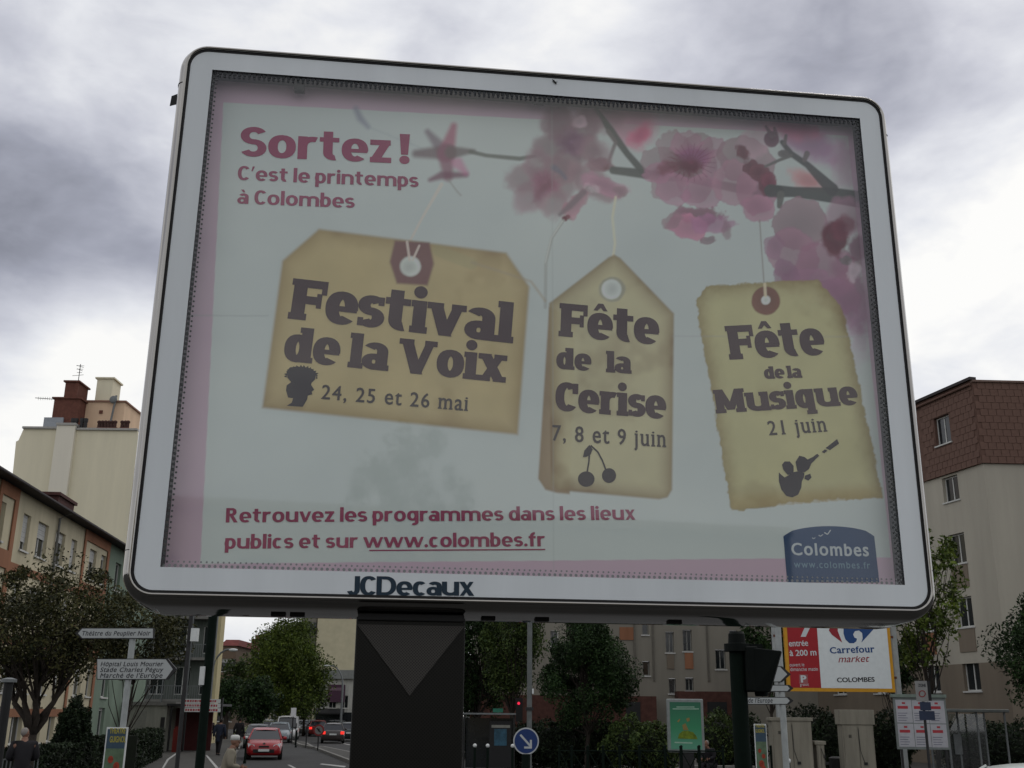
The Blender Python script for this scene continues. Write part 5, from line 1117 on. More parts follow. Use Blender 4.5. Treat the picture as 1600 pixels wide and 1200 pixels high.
# ------------------------------------------------------------------ cars
def car_proto(name, label, paint, loc, rz, seed_plate=False, brake=False, van=False):
    """front faces -Y"""
    t = thing(name, label, 'van' if van else 'car', loc, rz)
    pm = mat('car_paint_'+paint[0], paint[1], .25, var=.03, spec=.5); Lh = 2.0; H_ = 1.9 if van else 1.47; belt = .95 if not van else 1.05
    st = [(-2.0, .62, .32, .60), (-1.93, .74, .24, .70), (-1.7, .82, .20, .80), (-1.2, .86, .18, .90), (-.75, .87, .18, belt), (.2, .87, .18, belt+.02), (1.3, .87, .18, belt+.03), (1.8, .84, .20, belt), (1.95, .78, .25, belt-.08), (2.0, .70, .34, belt-.25)]
    mb = MB(); vs = []; n = 10
    for y, w_, zb_, zt_ in st:
        vs += [(-w_*.85, y, zb_), (-w_, y, zb_+.1), (-w_*1.0, y, (zb_+zt_)/2+.05), (-w_*.96, y, zt_-.10), (-w_*.82, y, zt_), (w_*.82, y, zt_), (w_*.96, y, zt_-.10), (w_, y, (zb_+zt_)/2+.05), (w_, y, zb_+.1), (w_*.85, y, zb_)]
    fs = [(i*n+k, i*n+(k+1) % n, (i+1)*n+(k+1) % n, (i+1)*n+k) for i in range(len(st)-1) for k in range(n)] + [tuple(range(n))[::-1], tuple((len(st)-1)*n+k for k in range(n))]
    mb.add(vs, fs); build('body', mb, pm, t, smooth=True, bevel=.02)
    fy, ry, ty0, ty1 = (-.95, 1.80, -.15, 1.25) if not van else (-1.45, 1.95, -.85, 1.85)
    bw, tw = .80, .62 if not van else .72; zt_ = H_-.07
    bot = [(-bw, fy, belt-.02), (bw, fy, belt-.02), (bw, ry, belt), (-bw, ry, belt)]; top = [(-tw, ty0, zt_), (tw, ty0, zt_), (tw, ty1, zt_), (-tw, ty1, zt_)]
    mb = MB(); mb.add([bot[0], bot[1], top[1], top[0]], [(0, 1, 2, 3)]); build('windscreen', mb, M['winglass'], t, fix=False)
    mb = MB(); mb.add([bot[2], bot[3], top[3], top[2]], [(0, 1, 2, 3)]); build('rear_window', mb, M['winglass'], t, fix=False)
    for s_ in (0, 1):
        mb = MB(); mb.add([bot[3], bot[0], top[0], top[3]] if s_ == 0 else [bot[1], bot[2], top[2], top[1]], [(0, 1, 2, 3)]); build('side_window', mb, M['winglass'], t, fix=False)
    mb = MB()
    rows_ = [(ty0-.12, tw*.93, zt_-.035), (ty0+.05, tw*1.0, zt_+.02), (ty0+.4, tw*1.02, zt_+.06), ((ty0+ty1)/2, tw*1.03, zt_+.075), (ty1-.15, tw*1.0, zt_+.045), (ty1+.1, tw*.95, zt_-.03)]
    vs = []
    for y, w_, z_ in rows_: vs += [(-w_, y, z_-.06), (-w_*.8, y, z_-.01), (0, y, z_+.01), (w_*.8, y, z_-.01), (w_, y, z_-.06)]
    mb.add(vs, [(i*5+k, i*5+k+1, (i+1)*5+k+1, (i+1)*5+k) for i in range(5) for k in range(4)]); build('roof', mb, pm, t, smooth=True)
    for i in range(4): mb = MB(); mb.tube([bot[i], top[i]], .04, 6); build('pillar', mb, pm, t)
    for sx in (-1, 1): mb = MB(); mb.tube([(sx*.815, .4, belt), (sx*(tw+.012), .45, zt_)], .03, 6); build('pillar', mb, pm, t)
    wm = MB(); wm.lathe((0, 0, 0), [(.22, -.1), (.30, -.1), (.31, -.06), (.31, .06), (.30, .1), (.22, .1)], 20, 'x'); rm = MB(); rm.lathe((0, 0, 0), [(.03, -.085), (.21, -.09), (.215, 0), (.21, .09), (.03, .085)], 14, 'x')
    w0 = build('wheel', wm, mat('tyre', (.012, .012, .012), .85), t); r0_ = build('rim', rm, mat('rim_alloy', (.25, .25, .26), .35, .8), w0); w0.location = (-.78, -1.28, .31)
    for x_, y_ in ((.78, -1.28), (-.78, 1.22), (.78, 1.22)): c_ = w0.copy(); COL.objects.link(c_); c_.location = (x_, y_, .31); r_ = r0_.copy(); COL.objects.link(r_); r_.parent = c_
    for sx in (-1, 1):
        mb = MB(); mb.hexa([(sx*.42, -2.0, .58), (sx*.74, -1.90, .58), (sx*.74, -1.7, .6), (sx*.42, -1.8, .6), (sx*.46, -1.97, .70), (sx*.80, -1.80, .78), (sx*.80, -1.6, .78), (sx*.46, -1.8, .72)]); build('headlight', mb, mat('headlight', (.55, .57, .58), .15, spec=.7, var=0), t)
        mb = MB(); mb.box(min(sx*.56, sx*.82), max(sx*.56, sx*.82), 1.9, 2.02, .66, .86); build('tail_light', mb, mat('brake_light_lit', (.9, .03, .02), .4, var=0, emit=1.2) if brake else mat('tail_light', (.2, .01, .01), .3, var=0), t)
        mb = MB(); mb.ball((sx*.96, -.72, 1.0), .11, .07, .08, 8, 6); mb.box(min(sx*.84, sx*.9), max(sx*.84, sx*.9), -.74, -.69, .96, 1.0); build('wing_mirror', mb, pm, t)
    mb = MB(); mb.box(-.5, .5, -2.04, -1.9, .34, .50); build('lower_grille', mb, M['black'], t); mb = MB(); mb.box(-.24, .24, -2.045, -1.98, .60, .66); build('grille', mb, M['black'], t)
    for y_ in (-2.06, 2.03): mb = MB(); mb.box(-.26, .26, y_-.01, y_+.01, .40 if y_ < 0 else .6, .51 if y_ < 0 else .71); build('number_plate', mb, M['whitep'], t)
    return t
def place_car(lab, paint, x, Y, rz=0, **k):
    p = at(x, 1150, Y); nm = 'van' if k.get('van') else 'car'; return car_proto(nm, lab, paint, (p.x, Y, 0.002), rz, **k)
red_car = place_car('red hatchback driving towards the camera, nearest car on the road', ('red', (.30, .012, .015)), 415, 57, R(11))
mb = MB(); mb.box(-.05, .05, -2.03, -2.0, .72, .80); mb.box(-.08, .08, -2.025, -1.995, .74, .76); build('badge', mb, M['chrome'], red_car)
place_car('dark grey car partly hidden behind the red hatchback', ('charcoal', (.035, .04, .04)), 404, 73, R(11)); place_car('silver blue car behind the red hatchback, right of the dark one', ('silver', (.25, .29, .31)), 436, 86, R(9))
place_car('white van behind the silver car in the oncoming lane', ('white', (.5, .5, .48)), 449, 94, R(8), van=True); place_car('pale yellow green car far behind the dark grey car', ('pale', (.22, .25, .12)), 402, 98, R(-80)); place_car('dark car with brake lights lit driving away past the traffic island', ('brown', (.04, .032, .03)), 520, 86, R(189), brake=True)
place_car('dark blue car beside the billboard column in the outgoing lane', ('navy', (.02, .028, .03)), 545, 92, R(189)); place_car('small white car far down the outgoing lane', ('white', (.5, .5, .48)), 505, 128, R(10)); place_car('dark red car far down the outgoing lane', ('darkred', (.16, .02, .018)), 496, 108, R(190), brake=True)
place_car('grey car between the two lanes behind the island tip', ('grey', (.12, .13, .13)), 480, 112, R(170)); place_car('dark parked car beside the shop building', ('charcoal', (.035, .04, .04)), 532, 112, R(90)); place_car('dark green car parked under the large round tree', ('green', (.03, .045, .035)), 425, 108, R(90))
p = at(1560, 1178, 20.5); wc = car_proto('car', 'pale green white car roof and side window at the bottom right corner', ('offwhite', (.52, .56, .52)), (p.x+.3, 20.8, .03), R(-90))

# ------------------------------------------------------------------ posts and signs
def post(name, label, cat, x, Y, ybot_r, z_top, r_, m, n=12, cap=True):
    p = at(x, 1150, Y); t = thing(name, label, cat, (p.x, Y, 0)); mb = MB(); mb.tube([(0, 0, 0), (0, 0, z_top)], r_, n); build('pole', mb, m, t); return t, p
sign_white = mat('sign_white', (.38, .40, .39), .5, var=.05); ink_sign = mat('sign_ink', (.02, .02, .025), .6, var=0)
def arrow_sign(pl, parent, x0, x1, y0, y1, tip, lines, rows, capk=.6, it=.2, d=.06):
    """tip 'L' or 'R': pointed end"""
    ym = (y0+y1)/2; w_ = min(14, (y1-y0)*.62)
    poly = [(x0+w_, y0), (x1, y0), (x1, y1), (x0+w_, y1), (x0, ym)] if tip == 'L' else [(x0, y0), (x1-w_, y0), (x1, ym), (x1-w_, y1), (x0, y1)]
    P2 = [pl.px(x, y, d) for x, y in poly]; mb = MB(); mb.prism(P2, lambda a, b, q_: pl.w(a, b, q_), d-.04, d); o = build('sign_plate', mb, M['darkmetal'], parent, world=True)
    cx, cy = np.mean([p_[0] for p_ in P2]), np.mean([p_[1] for p_ in P2]); iw = 1.2
    if tip == 'L': inner = [(x0+w_+1, y0+iw), (x1-iw, y0+iw), (x1-iw, y1-iw), (x0+w_+1, y1-iw), (x0+5, ym)]
    else: inner = [(x0+iw, y0+iw), (x1-w_-3, y0+iw), (x1-6, ym), (x1-w_-3, y1-iw), (x0+iw, y1-iw)]
    mb = MB(); P3 = [pl.px(x, y, d+.003) for x, y in inner]; mb.prism(P3, lambda a, b, q_: pl.w(a, b, q_), d+.001, d+.004); f = build('sign_face', mb, sign_white, o, world=True)
    for (txt, tx0, tx1, ty, cp) in lines: letters(pl, o, txt, (tx0, ty), (tx1, ty), cp, ink_sign, d+.006, bold=.012, shear=it, name='lettering', track=.05)
    return o
SP = Plane((at(196, 1100, 18).x, 18, 0), (1, 0))
sp = thing('direction_signpost', 'white signpost with two arrow signs in front of the bronze tree', 'signpost', (SP.P.x, 18, 0))
mb = MB(); mb.tube([(0, 0, 0), (0, 0, SP.px(198, 981)[1])], .05, 12); build('pole', mb, mat('pole_white', (.32, .34, .33), .5, var=.15), sp)
arrow_sign(SP, sp, 117, 240, 981, 998, 'L', [('Théâtre du Peuplier Noir', 127, 234, 993, 7)], 1); arrow_sign(SP, sp, 151, 276, 1029, 1062, 'R', [("Hôpital Louis Mourier", 157, 254, 1041, 7), ("Stade Charles Péguy", 156, 254, 1050, 7), ("Marché de l'Europe", 156, 253, 1059, 7)], 3)
# theatre poster panels
def poster_panel(label, x0, x1, y0, Y, tilt, flip):
    pl = Plane((at((x0+x1)/2, 1160, Y).x, Y, 0), (1, 0)); t = thing('theatre_placard', label, 'placard', (pl.P.x, Y, 0))
    a0, zt_ = pl.px(x0, y0); a1 = pl.px(x1, y0)[0]; zb_ = zt_-.95
    mb = MB(); pl.box(mb, a0, a1, zb_, zt_, -.03, 0); o = build('board', mb, M['whitep'], t, world=True)
    for q0_ in (a0+.1, a1-.15): mb = MB(); pl.box(mb, q0_, q0_+.05, 0, zb_, -.03, 0); build('leg', mb, M['grey'], t, world=True)
    w_ = a1-a0; A = lambda u, v: (a0+w_*u, zt_-.95*v)
    def rect(nm, u0, u1, v0, v1, m_, d=.002): mb = MB(); x_, z_ = A(u0, v1); X_, Z_ = A(u1, v0); pl.box(mb, x_, X_, z_, Z_, .001, d); return build(nm, mb, m_, o, world=True)
    rect('printed_sheet', .06, .94, .03, .92, mat('poster_green', (.10, .15, .09), .7, var=.3, scale=9)); rect('printed_band', .06, .94, .03, .33, mat('poster_blue', (.04, .07, .10), .7), .004)
    H_ = x1-x0
    letters(pl, o, 'THEATRE', (x0+H_*.12, y0+H_*.30), (x1-H_*.12, y0+H_*.30), H_*.24, mat('yellow_ink', (.35, .30, .04), .6), .006, bold=.03); letters(pl, o, 'GUIGNOL', (x0+H_*.12, y0+H_*.72), (x1-H_*.12, y0+H_*.72), H_*.28, mat('yellow_ink', (.35, .30, .04)), .006, bold=.03)
    mb = MB()
    for (u, v, r_, k_) in ((.35, .50, .10, 0), (.65, .60, .11, 1), (.45, .74, .17, 2), (.62, .82, .12, 3)):
        c_ = A(u, v); mb.lathe(pl.w(c_[0], c_[1], 0), [(r_*w_*1.3, -.004-.0004*k_), (r_*w_*1.3, -.0055-.0004*k_)], 14, 'y', 1, 1.3)
    build('printed_figures', mb, mat('poster_red', (.28, .04, .02), .7, var=.5, scale=12), o, world=True); return t
poster_panel('narrow theatre poster panel with yellow title and red figures below the left signpost', 167, 200, 1136, 17.5, 0, 0); poster_panel('narrow theatre poster panel with red figures right of the traffic signal pole', 1178, 1197, 1131, 21, 0, 0)
# green lamp posts
t, p = post('lamp_post', 'dark green lamp post left of the billboard column', 'lamp post', 316, 15, 0, 7.0, .062, M['darkgreen'])
mb = MB(); mb.tube([(0, 0, 0), (0, 0, .9)], .085, 12); build('base_sleeve', mb, M['darkgreen'], t); mb = MB(); mb.box(-.085, -.02, -.1, -.062, 2.62, 2.86); build('number_plate', mb, M['whitep'], t)
mb = MB(); mb.tube([(0, 0, 7), (0, 0, 7.6), (.3, 0, 7.9), (.9, 0, 8.0)], .04, 8); mb.ball((1.1, 0, 7.98), .3, .12, .08); build('lamp_arm', mb, M['darkgreen'], t)
t, p = post('thin_pole', 'thin dark pole with a small white box left of the green lamp post', 'pole', 281, 26, 0, 6.0, .05, M['darkmetal']); mb = MB(); a = at(288, 990, 26).z; mb.box(.06, .22, -.12, .02, a-.18, a+.12); build('junction_box', mb, M['whitep'], t)
t, p = post('edge_post', 'dark wide post at the left edge of the picture', 'post', 2, 15, 0, at(5, 1066, 15).z, .06, M['black']); mb = MB(); zz = at(5, 1066, 15).z; mb.lathe((0, 0, zz), [(.06, 0), (.10, .0), (.10, .04), (.03, .06)], 12); build('pale_cap', mb, M['grey'], t)
def curved_lamp(lab, x, Y, ytop, dx):
    p = at(x, 1100, Y); z = at(x, ytop, Y).z; t = thing('street_lamp', lab, 'street lamp', (p.x, Y, 0)); mb = MB(); pth = [(0, 0, 0), (0, 0, z*.72)] + [(dx*(1-math.cos(a)), 0, z*.72+z*.28*math.sin(a)) for a in [math.pi/2*k/6 for k in range(1, 7)]]
    mb.tube(pth, [.1]*2+[.06]*6, 8); build('pole', mb, M['grey'], t); mb = MB(); mb.ball((dx*1.25, 0, z-.05), abs(dx)*.3, .15, .1); build('lamp_head', mb, M['whitep'], t)
curved_lamp('far street lamp with curved arm beside the balcony block', 326, 70, 1014, 1.0); curved_lamp('far street lamp with curved arm in front of the cream gable', 534, 100, 1040, -1.2)
t, p = post('grey_lamp_post', 'plain grey lamp post behind the blue arrow sign', 'lamp post', 827, 37, 0, 8, .085, mat('galvanised', (.12, .13, .125), .6, var=.2)); mb = MB(); a = at(827, 1105, 37).z; mb.lathe((0, 0, a), [(.09, -.1), (.13, -.1), (.13, .0), (.09, 0)], 12); build('clamp', mb, M['darkmetal'], t); mb = MB(); a = at(827, 1080, 37).z; mb.box(.08, .14, -.1, .0, a-.08, a+.08); build('small_box', mb, M['whitep'], t)
mb = MB(); mb.ball((.2, -.1, 8.1), .5, .2, .1); build('lamp_head', mb, M['grey'], t)
# blue arrow sign
BS = Plane((at(822, 1158, 25).x, 25, 0), (1, 0)); t = thing('traffic_sign', 'round blue keep right sign with white arrow on a dark post', 'traffic sign', (BS.P.x, 25, 0))
c = BS.px(822, 1158); mb = MB(); mb.lathe(BS.w(*c, 0), [(.285, .02), (.285, 0)], 36, 'y'); o = build('sign_disc', mb, mat('sign_rim_white', (.42, .44, .44), .5, var=.05), t, world=True)
mb = MB(); mb.lathe(BS.w(*c, 0), [(.255, 0), (.255, -.004)], 36, 'y'); build('blue_face', mb, mat('sign_blue', (.012, .035, .13), .45, var=.08), o, world=True)
mb = MB()
for seg, wd, k in ((((813, 1148), (829, 1166)), 3.2, 0), (((829.5, 1156), (829.5, 1168)), 3.2, 1), (((819, 1168), (831, 1168)), 3.2, 2)):
    a_, b_ = Vector(seg[0]), Vector(seg[1]); tt = (b_-a_).normalized(); nn = Vector((-tt.y, tt.x))*wd/2; pxpoly(BS, mb, [a_-nn, b_-nn, b_+nn, a_+nn], .006+.0004*k)
build('arrow', mb, mat('sign_rim_white', (.42, .44, .44)), o, world=True)
mb = MB(); mb.tube([(0, .06, 0), (0, .06, c[1]-.27)], .095, 12); mb.tube([(0, .06, c[1]-.27), (0, .06, c[1]+.2)], .03, 8); build('post', mb, M['darkgreen'], t)
# bollards, barriers
protoB = None
for x, y, lab in ((742, 1165, 'leftmost'), (762, 1167, 'middle'), (801, 1165, 'rightmost')):
    z = .95; Y = 38; p = at(x, y, Y)
    l_ = lab+' of the three dark bollards with white ball tops right of the billboard column'
    if protoB is None:
        protoB = t = thing('bollard', l_, 'bollard', (p.x, Y, .12), group='white topped bollards'); hh = p.z-.12
        mb = MB(); mb.lathe((0, 0, 0), [(.07, 0), (.07, .1), (.045, .14), (.04, hh-.06)], 12); build('post', mb, M['darkgreen'], t); mb = MB(); mb.ball((0, 0, hh), .065, n=14, m=10); build('ball', mb, M['whitep'], t, smooth=True)
    else:
        t = copy_tree(protoB); t.location = (p.x, Y, .12); t['label'] = l_
for x, y, lab in ((462, 1160, 'white topped bollard near the red hatchback'), (382, 1185, 'white topped bollard on the left kerb beside the man in beige')):
    t = copy_tree(protoB); p = ground(x, y+8); t.location = (p.x, p.y, 0) ; t['label'] = lab
units = [(873, 893, 39.5), (893, 918, 39), (918, 942, 38.5), (942, 968, 38), (968, 999, 37.3), (999, 1039, 36.3), (1039, 1064, 35.5), (1064, 1092, 35), (1092, 1130, 34.5), (1172, 1205, 33.5)]
ordn = ['first', 'second', 'third', 'fourth', 'fifth', 'sixth', 'seventh', 'eighth', 'ninth', 'last']
for i, (x0, x1, Y) in enumerate(units):
    p0 = at(x0+.6, 1169, Y); p1 = at(x1-.6, 1169, Y-.3); t = thing('crossed_barrier', 'dark green crossed bar barrier, %s from the left along the right pavement' % ordn[i], 'barrier', (p0.x, p0.y, .12), group='crossed bar barriers'); top = p0.z
    for q_ in (p0, p1): mb = MB(); mb.tube([(q_.x, q_.y, .12), (q_.x, q_.y, top+.03)], .035, 8); mb.ball((q_.x, q_.y, top+.05), .045, n=8, m=6); build('post', mb, M['darkgreen'], t, world=True)
    A0, A1, B0, B1 = Vector((p0.x, p0.y, top-.08)), Vector((p1.x, p1.y, top-.08)), Vector((p0.x, p0.y, .3)), Vector((p1.x, p1.y, .3))
    mb = MB(); mb.tube([A0, A1], .022, 6); build('top_rail', mb, M['darkgreen'], t, world=True); mb = MB(); mb.tube([B0, B1], .018, 6); build('bottom_rail', mb, M['darkgreen'], t, world=True)
    mb = MB(); mb.tube([A0, B1], .016, 6); build('cross_bar', mb, M['darkgreen'], t, world=True); mb = MB(); mb.tube([A1+Vector((0, .03, 0)), B0+Vector((0, .03, 0))], .016, 6); build('cross_bar', mb, M['darkgreen'], t, world=True)
# no-turn sign on the island and small posts
IP = Plane((at(498, 1141, 66).x, 66, 0), (1, 0)); t = thing('island_sign', 'small round white sign with red ring on the traffic island', 'traffic sign', (IP.P.x, 66, .1)); c = IP.px(498, 1141)
mb = MB(); mb.lathe(IP.w(*c), [(.32, .02), (.32, 0)], 24, 'y'); o = build('red_ring', mb, mat('sign_red', (.20, .02, .02), .5), t, world=True); mb = MB(); mb.lathe(IP.w(*c), [(.23, 0), (.23, -.006)], 24, 'y'); build('white_face', mb, mat('sign_dim_white', (.18, .18, .17), .5), o, world=True)
mb = MB(); pxpoly(IP, mb, [(494, 1138), (496, 1137), (502, 1144), (500, 1145)], .01); pxpoly(IP, mb, [(497, 1143), (496, 1139), (499, 1138), (500, 1143)], .012); build('symbol', mb, M['black'], o, world=True)
mb = MB(); mb.tube([(0, .05, 0), (0, .05, c[1])], .04, 8); build('post', mb, M['darkmetal'], t)
for x, y, Y, lab in ((462, 1130, 80, 'thin dark post on the tip of the traffic island'), (479, 1132, 74, 'second thin dark post on the traffic island')):
    t, p = post('island_post', lab, 'post', x, Y, 0, at(x, y, Y).z, .045, M['darkmetal'], 8)
SPn = Plane((at(458, 1115, 84).x, 84, 0), (1, 0)); t = thing('bus_lane_sign', 'small white sign with lettering hanging over the far traffic', 'traffic sign', (SPn.P.x, 84, 0)); mb = MB(); q0 = SPn.px(454, 1120); q1 = SPn.px(463, 1106); SPn.box(mb, q0[0], q1[0], q0[1], q1[1], -.05, 0); build('sign_plate', mb, mat('bright_white_sign', (.75, .75, .75), .4, var=.1, scale=8), t, world=True); mb = MB(); mb.tube([(0, .1, 0), (0, .1, q0[1])], .05, 8); build('post', mb, M['darkmetal'], t)

# traffic signal in front right
TS = Plane((at(1156, 1100, 9).x, 9, 0), (1, 0)); t = thing('traffic_signal', 'dark traffic signal pole seen from behind with a hooded signal head on its right', 'traffic signal', (TS.P.x, 9, 0))
zt_ = TS.px(1148, 987)[1]; zc_ = TS.px(1150, 1012)[1]; sg_m = mat('signal_black', (.006, .008, .007), .7, var=.2, scale=8, spec=.1)
mb = MB(); mb.tube([(0, 0, 0), (0, 0, zc_)], .066, 20); build('pole', mb, M['darkgreen'], t, smooth=False)
mb = MB(); mb.lathe((0, 0, zc_), [(.072, -.03), (.105, -.03), (.105, .03), (.07, .035), (.066, zt_-zc_-.02), (.05, zt_-zc_)], 20); mb.box(.0, .2, -.05, .05, -.012+zc_, .028+zc_); build('pole_cap', mb, sg_m, t)
mb = MB(); A = lambda x, y, d: TS.w(*TS.px(x, y, d), d)
bl, br_ = TS.px(1160, 1015)[0], TS.px(1180, 1015)[0]; z0, z1 = TS.px(1170, 1081)[1], TS.px(1170, 1011)[1]
mb.box(TS.P.x+bl, TS.P.x+br_, 8.9, 9.13, z0, z1); hsg = build('signal_head', mb, sg_m, t, world=True, bevel=.012)
mb = MB(); f_ = lambda x, y, Y: at(x, y, Y)
mb.hexa([f_(1180, 1081, 8.9), f_(1203, 1081, 8.86), f_(1205, 1080, 9.16), f_(1181, 1080, 9.13), f_(1177, 1012, 8.9), f_(1221, 1017, 8.80), f_(1222, 1018, 9.22), f_(1178, 1012, 9.13)]); build('visor', mb, sg_m, hsg, world=True, bevel=.008)
mb = MB(); mb.lathe((TS.P.x+TS.px(1190, 1088)[0], 9.0, TS.px(1190, 1088)[1]), [(.05, 0), (.055, .02), (.055, .06)], 14); build('lower_knob', mb, sg_m, hsg, world=True)
# arrow signs behind the signal
RS = Plane((at(1222, 1090, 21).x, 21, 0), (1, 0)); t = thing('direction_signpost', 'white signpost with three right pointing signs half hidden by the traffic signal', 'signpost', (RS.P.x, 21, 0))
mb = MB(); mb.tube([(0, 0, 0), (0, 0, RS.px(1216, 975)[1])], .06, 12); build('pole', mb, mat('pole_white', (.32, .34, .33)), t)
arrow_sign(RS, t, 1150, 1236, 1041, 1066, 'R', [], 2); arrow_sign(RS, t, 1160, 1240, 1070, 1081, 'R', [], 1); arrow_sign(RS, t, 1150, 1240, 1089, 1101, 'R', [("de l'Europe", 1169, 1207, 1098, 7)], 1)
# supermarket sign
CS = Plane((at(1310, 1030, 39).x, 39, 0), (1, .02)); t = thing('supermarket_sign', 'red and white supermarket sign with yellow frame on white posts', 'sign', (CS.P.x, 39, 0))
a0, zb_ = CS.px(1231, 1080); a1 = CS.px(1399, 1078)[0]; zt_ = zb_+4.0; yel = mat('sign_yellow', (.55, .27, .015), .5, var=.1)
mb = MB(); CS.box(mb, a0, a1, zb_, zt_, -.15, 0); o = build('yellow_frame', mb, yel, t, world=True); fw = .11; asp = CS.px(1281, 1040)[0]; a_r = CS.px(1283, 1073)[0]
mb = MB(); CS.box(mb, a0+fw, a_r, zb_+fw*1.1, zt_-fw, .002, .006); redp = build('red_panel', mb, mat('sign_panel_red', (.32, .012, .018), .5, var=.08), t, world=True)
mb = MB(); CS.box(mb, a_r+.002, a1-fw, zb_+fw*1.1, zt_-fw, .002, .006); whp = build('white_panel', mb, mat('sign_panel_white', (.66, .70, .69), .5, var=.05), t, world=True)
cb = mat('market_blue', (.015, .06, .19), .5, var=0); crd = mat('market_red', (.28, .02, .03), .5, var=0); cw = mat('market_white', (.55, .58, .58), .5, var=0)
D_ = .010
letters(CS, whp, 'Carrefour', (1297, 1021), (1367, 1019), 9.5, cb, D_, bold=.03, slab=.03, sh=.08, track=.04); letters(CS, whp, 'market', (1310, 1035), (1357, 1034), 9.5, crd, D_, bold=.006, shear=.3)
letters(CS, whp, 'COLOMBES', (1308, 1066), (1367, 1065), 7, mat('near_black_ink', (.02, .02, .02), .5), D_, bold=.03)
letters(CS, redp, 'entrée', (1233, 1010), (1263, 1009), 8.5, cw, D_, bold=.02); letters(CS, redp, 'à 200 m', (1234, 1025), (1276, 1024), 9, cw, D_, bold=.02)
letters(CS, redp, 'ouvert le', (1234, 1041.5), (1257, 1041), 5, cw, D_); letters(CS, redp, 'dimanche matin', (1235, 1048.5), (1278, 1048), 5, cw, D_); letters(CS, redp, 'gratuit', (1250, 1072), (1264, 1071.5), 4, cw, D_)
mb = MB(); pxpoly(CS, mb, [(1248.5, 1054), (1262, 1054), (1262.5, 1068), (1249, 1068)], D_-.002); build('parking_square', mb, mat('dull_red', (.30, .10, .10), .5), redp, world=True); letters(CS, redp, 'P', (1251.5, 1066), (1260.5, 1066), 10.5, cw, D_, bold=.05)
mb = MB(); pxpoly(CS, mb, [(1251, 995), (1259, 995), (1275, 960), (1266, 960)], D_); pxpoly(CS, mb, [(1245, 960), (1275, 960), (1277, 952), (1245, 952)], D_+.001); build('digit_seven', mb, cw, redp, world=True)
mb = MB(); pxpoly(CS, mb, [(1295, 985), (1303, 978), (1309, 972), (1309, 986), (1316, 1004), (1300, 992)], D_); pxpoly(CS, mb, [(1295, 985), (1303, 978), (1312, 960), (1306, 958)], D_+.001); build('logo_arrow', mb, crd, whp, world=True)
mb = MB(); pxpoly(CS, mb, [(1318, 982), (1318, 990), (1321, 999), (1327, 1005), (1334, 1005), (1338, 1002), (1339, 998), (1335, 996), (1333, 991), (1336, 986), (1342, 985), (1347, 989), (1348, 997), (1346, 1004), (1366, 982), (1352, 960), (1330, 955), (1320, 965)], D_); build('logo_curl', mb, cb, whp, world=True)
for x in (1214, 1401):
    a = CS.px(x, 1040, -.2)[0]; mb = MB(); CS.box(mb, a-.09, a+.09, 0, zt_+.2, -.36, -.18); build('post', mb, mat('pole_white', (.32, .34, .33)), t, world=True)
for z in (zb_+.5, zb_+1.9, zb_+3.3): mb = MB(); CS.box(mb, a0-.35, a1+.15, z-.04, z+.04, -.2, -.151); build('bracket', mb, brick_b, t, world=True)
# electrical cabinets
cab_m = mat('cabinet_concrete', (.20, .185, .145), .85, var=.2, scale=3, bump=.2, streak=True)
def cabinet(label, x0, x1, y0, Y, lid=False):
    pl = Plane((at((x0+x1)/2, 1160, Y).x, Y, 0), (1, 0)); a0 = pl.px(x0, 1160)[0]; a1 = pl.px(x1, 1160)[0]; z = pl.px((x0+x1)/2, y0)[1]; t = thing('electrical_cabinet', label, 'cabinet', (pl.P.x, Y, .12))
    zl = z-(.42 if lid else .1); mb = MB(); pl.box(mb, a0+.03, a1-.03, .12, zl, -.5, 0); build('body', mb, cab_m, t, world=True, bevel=.01); mb = MB(); pl.box(mb, a0-.02, a1+.02, zl, z, -.52, .03); build('lid', mb, cab_m, t, world=True, bevel=.01)
    am_ = (a0+a1)/2
    for s0, s1 in ((a0+.06, am_-.01), (am_+.01, a1-.06)): mb = MB(); pl.box(mb, s0, s1, .2, zl-.05, .002, .02); o = build('door', mb, cab_m, t, world=True, bevel=.004)
    mb = MB(); pl.box(mb, am_+.1, am_+.2, .95, 1.03, .021, .04); build('lock', mb, M['black'], t, world=True); mb = MB(); mb.tube([pl.w(am_, zl-.1, .03), pl.w(am_+.02, 1.35, .032), pl.w(am_+.12, 1.02, .03)], .008, 5); build('cable', mb, M['darkmetal'], t, world=True)
    for k in range(3): mb = MB(); pl.box(mb, a0+.2, a0+.28, zl-.3-.03*k, zl-.285-.03*k, .021, .03); build('vent', mb, M['black'], t, world=True)
    return t
cabinet('squat two door concrete electrical cabinet left, below the supermarket sign', 1206, 1271, 1121, 33); cabinet('taller electrical cabinet with deep lid right, below the supermarket sign', 1316, 1368, 1109, 33, True)
t = cabinet('short narrow utility box beside the left electrical cabinet', 1274, 1289, 1158, 33)
mb = MB(); p = at(1309, 1175, 34); mb.lathe((p.x, 34, .12), [(.22, 0), (.27, .7), (.28, .98), (.2, 1.02)], 14); tag(build('litter_bin', mb, M['black'], loc=(p.x, 34, .12)), 'dark round litter bin between the two electrical cabinets', 'litter bin')
p = at(1231, 1171, 31); t = copy_tree(protoB); t.location = (p.x, 31, .12-.12*1); t['label'] = 'thin bollard with pale ball top in front of the left electrical cabinet'
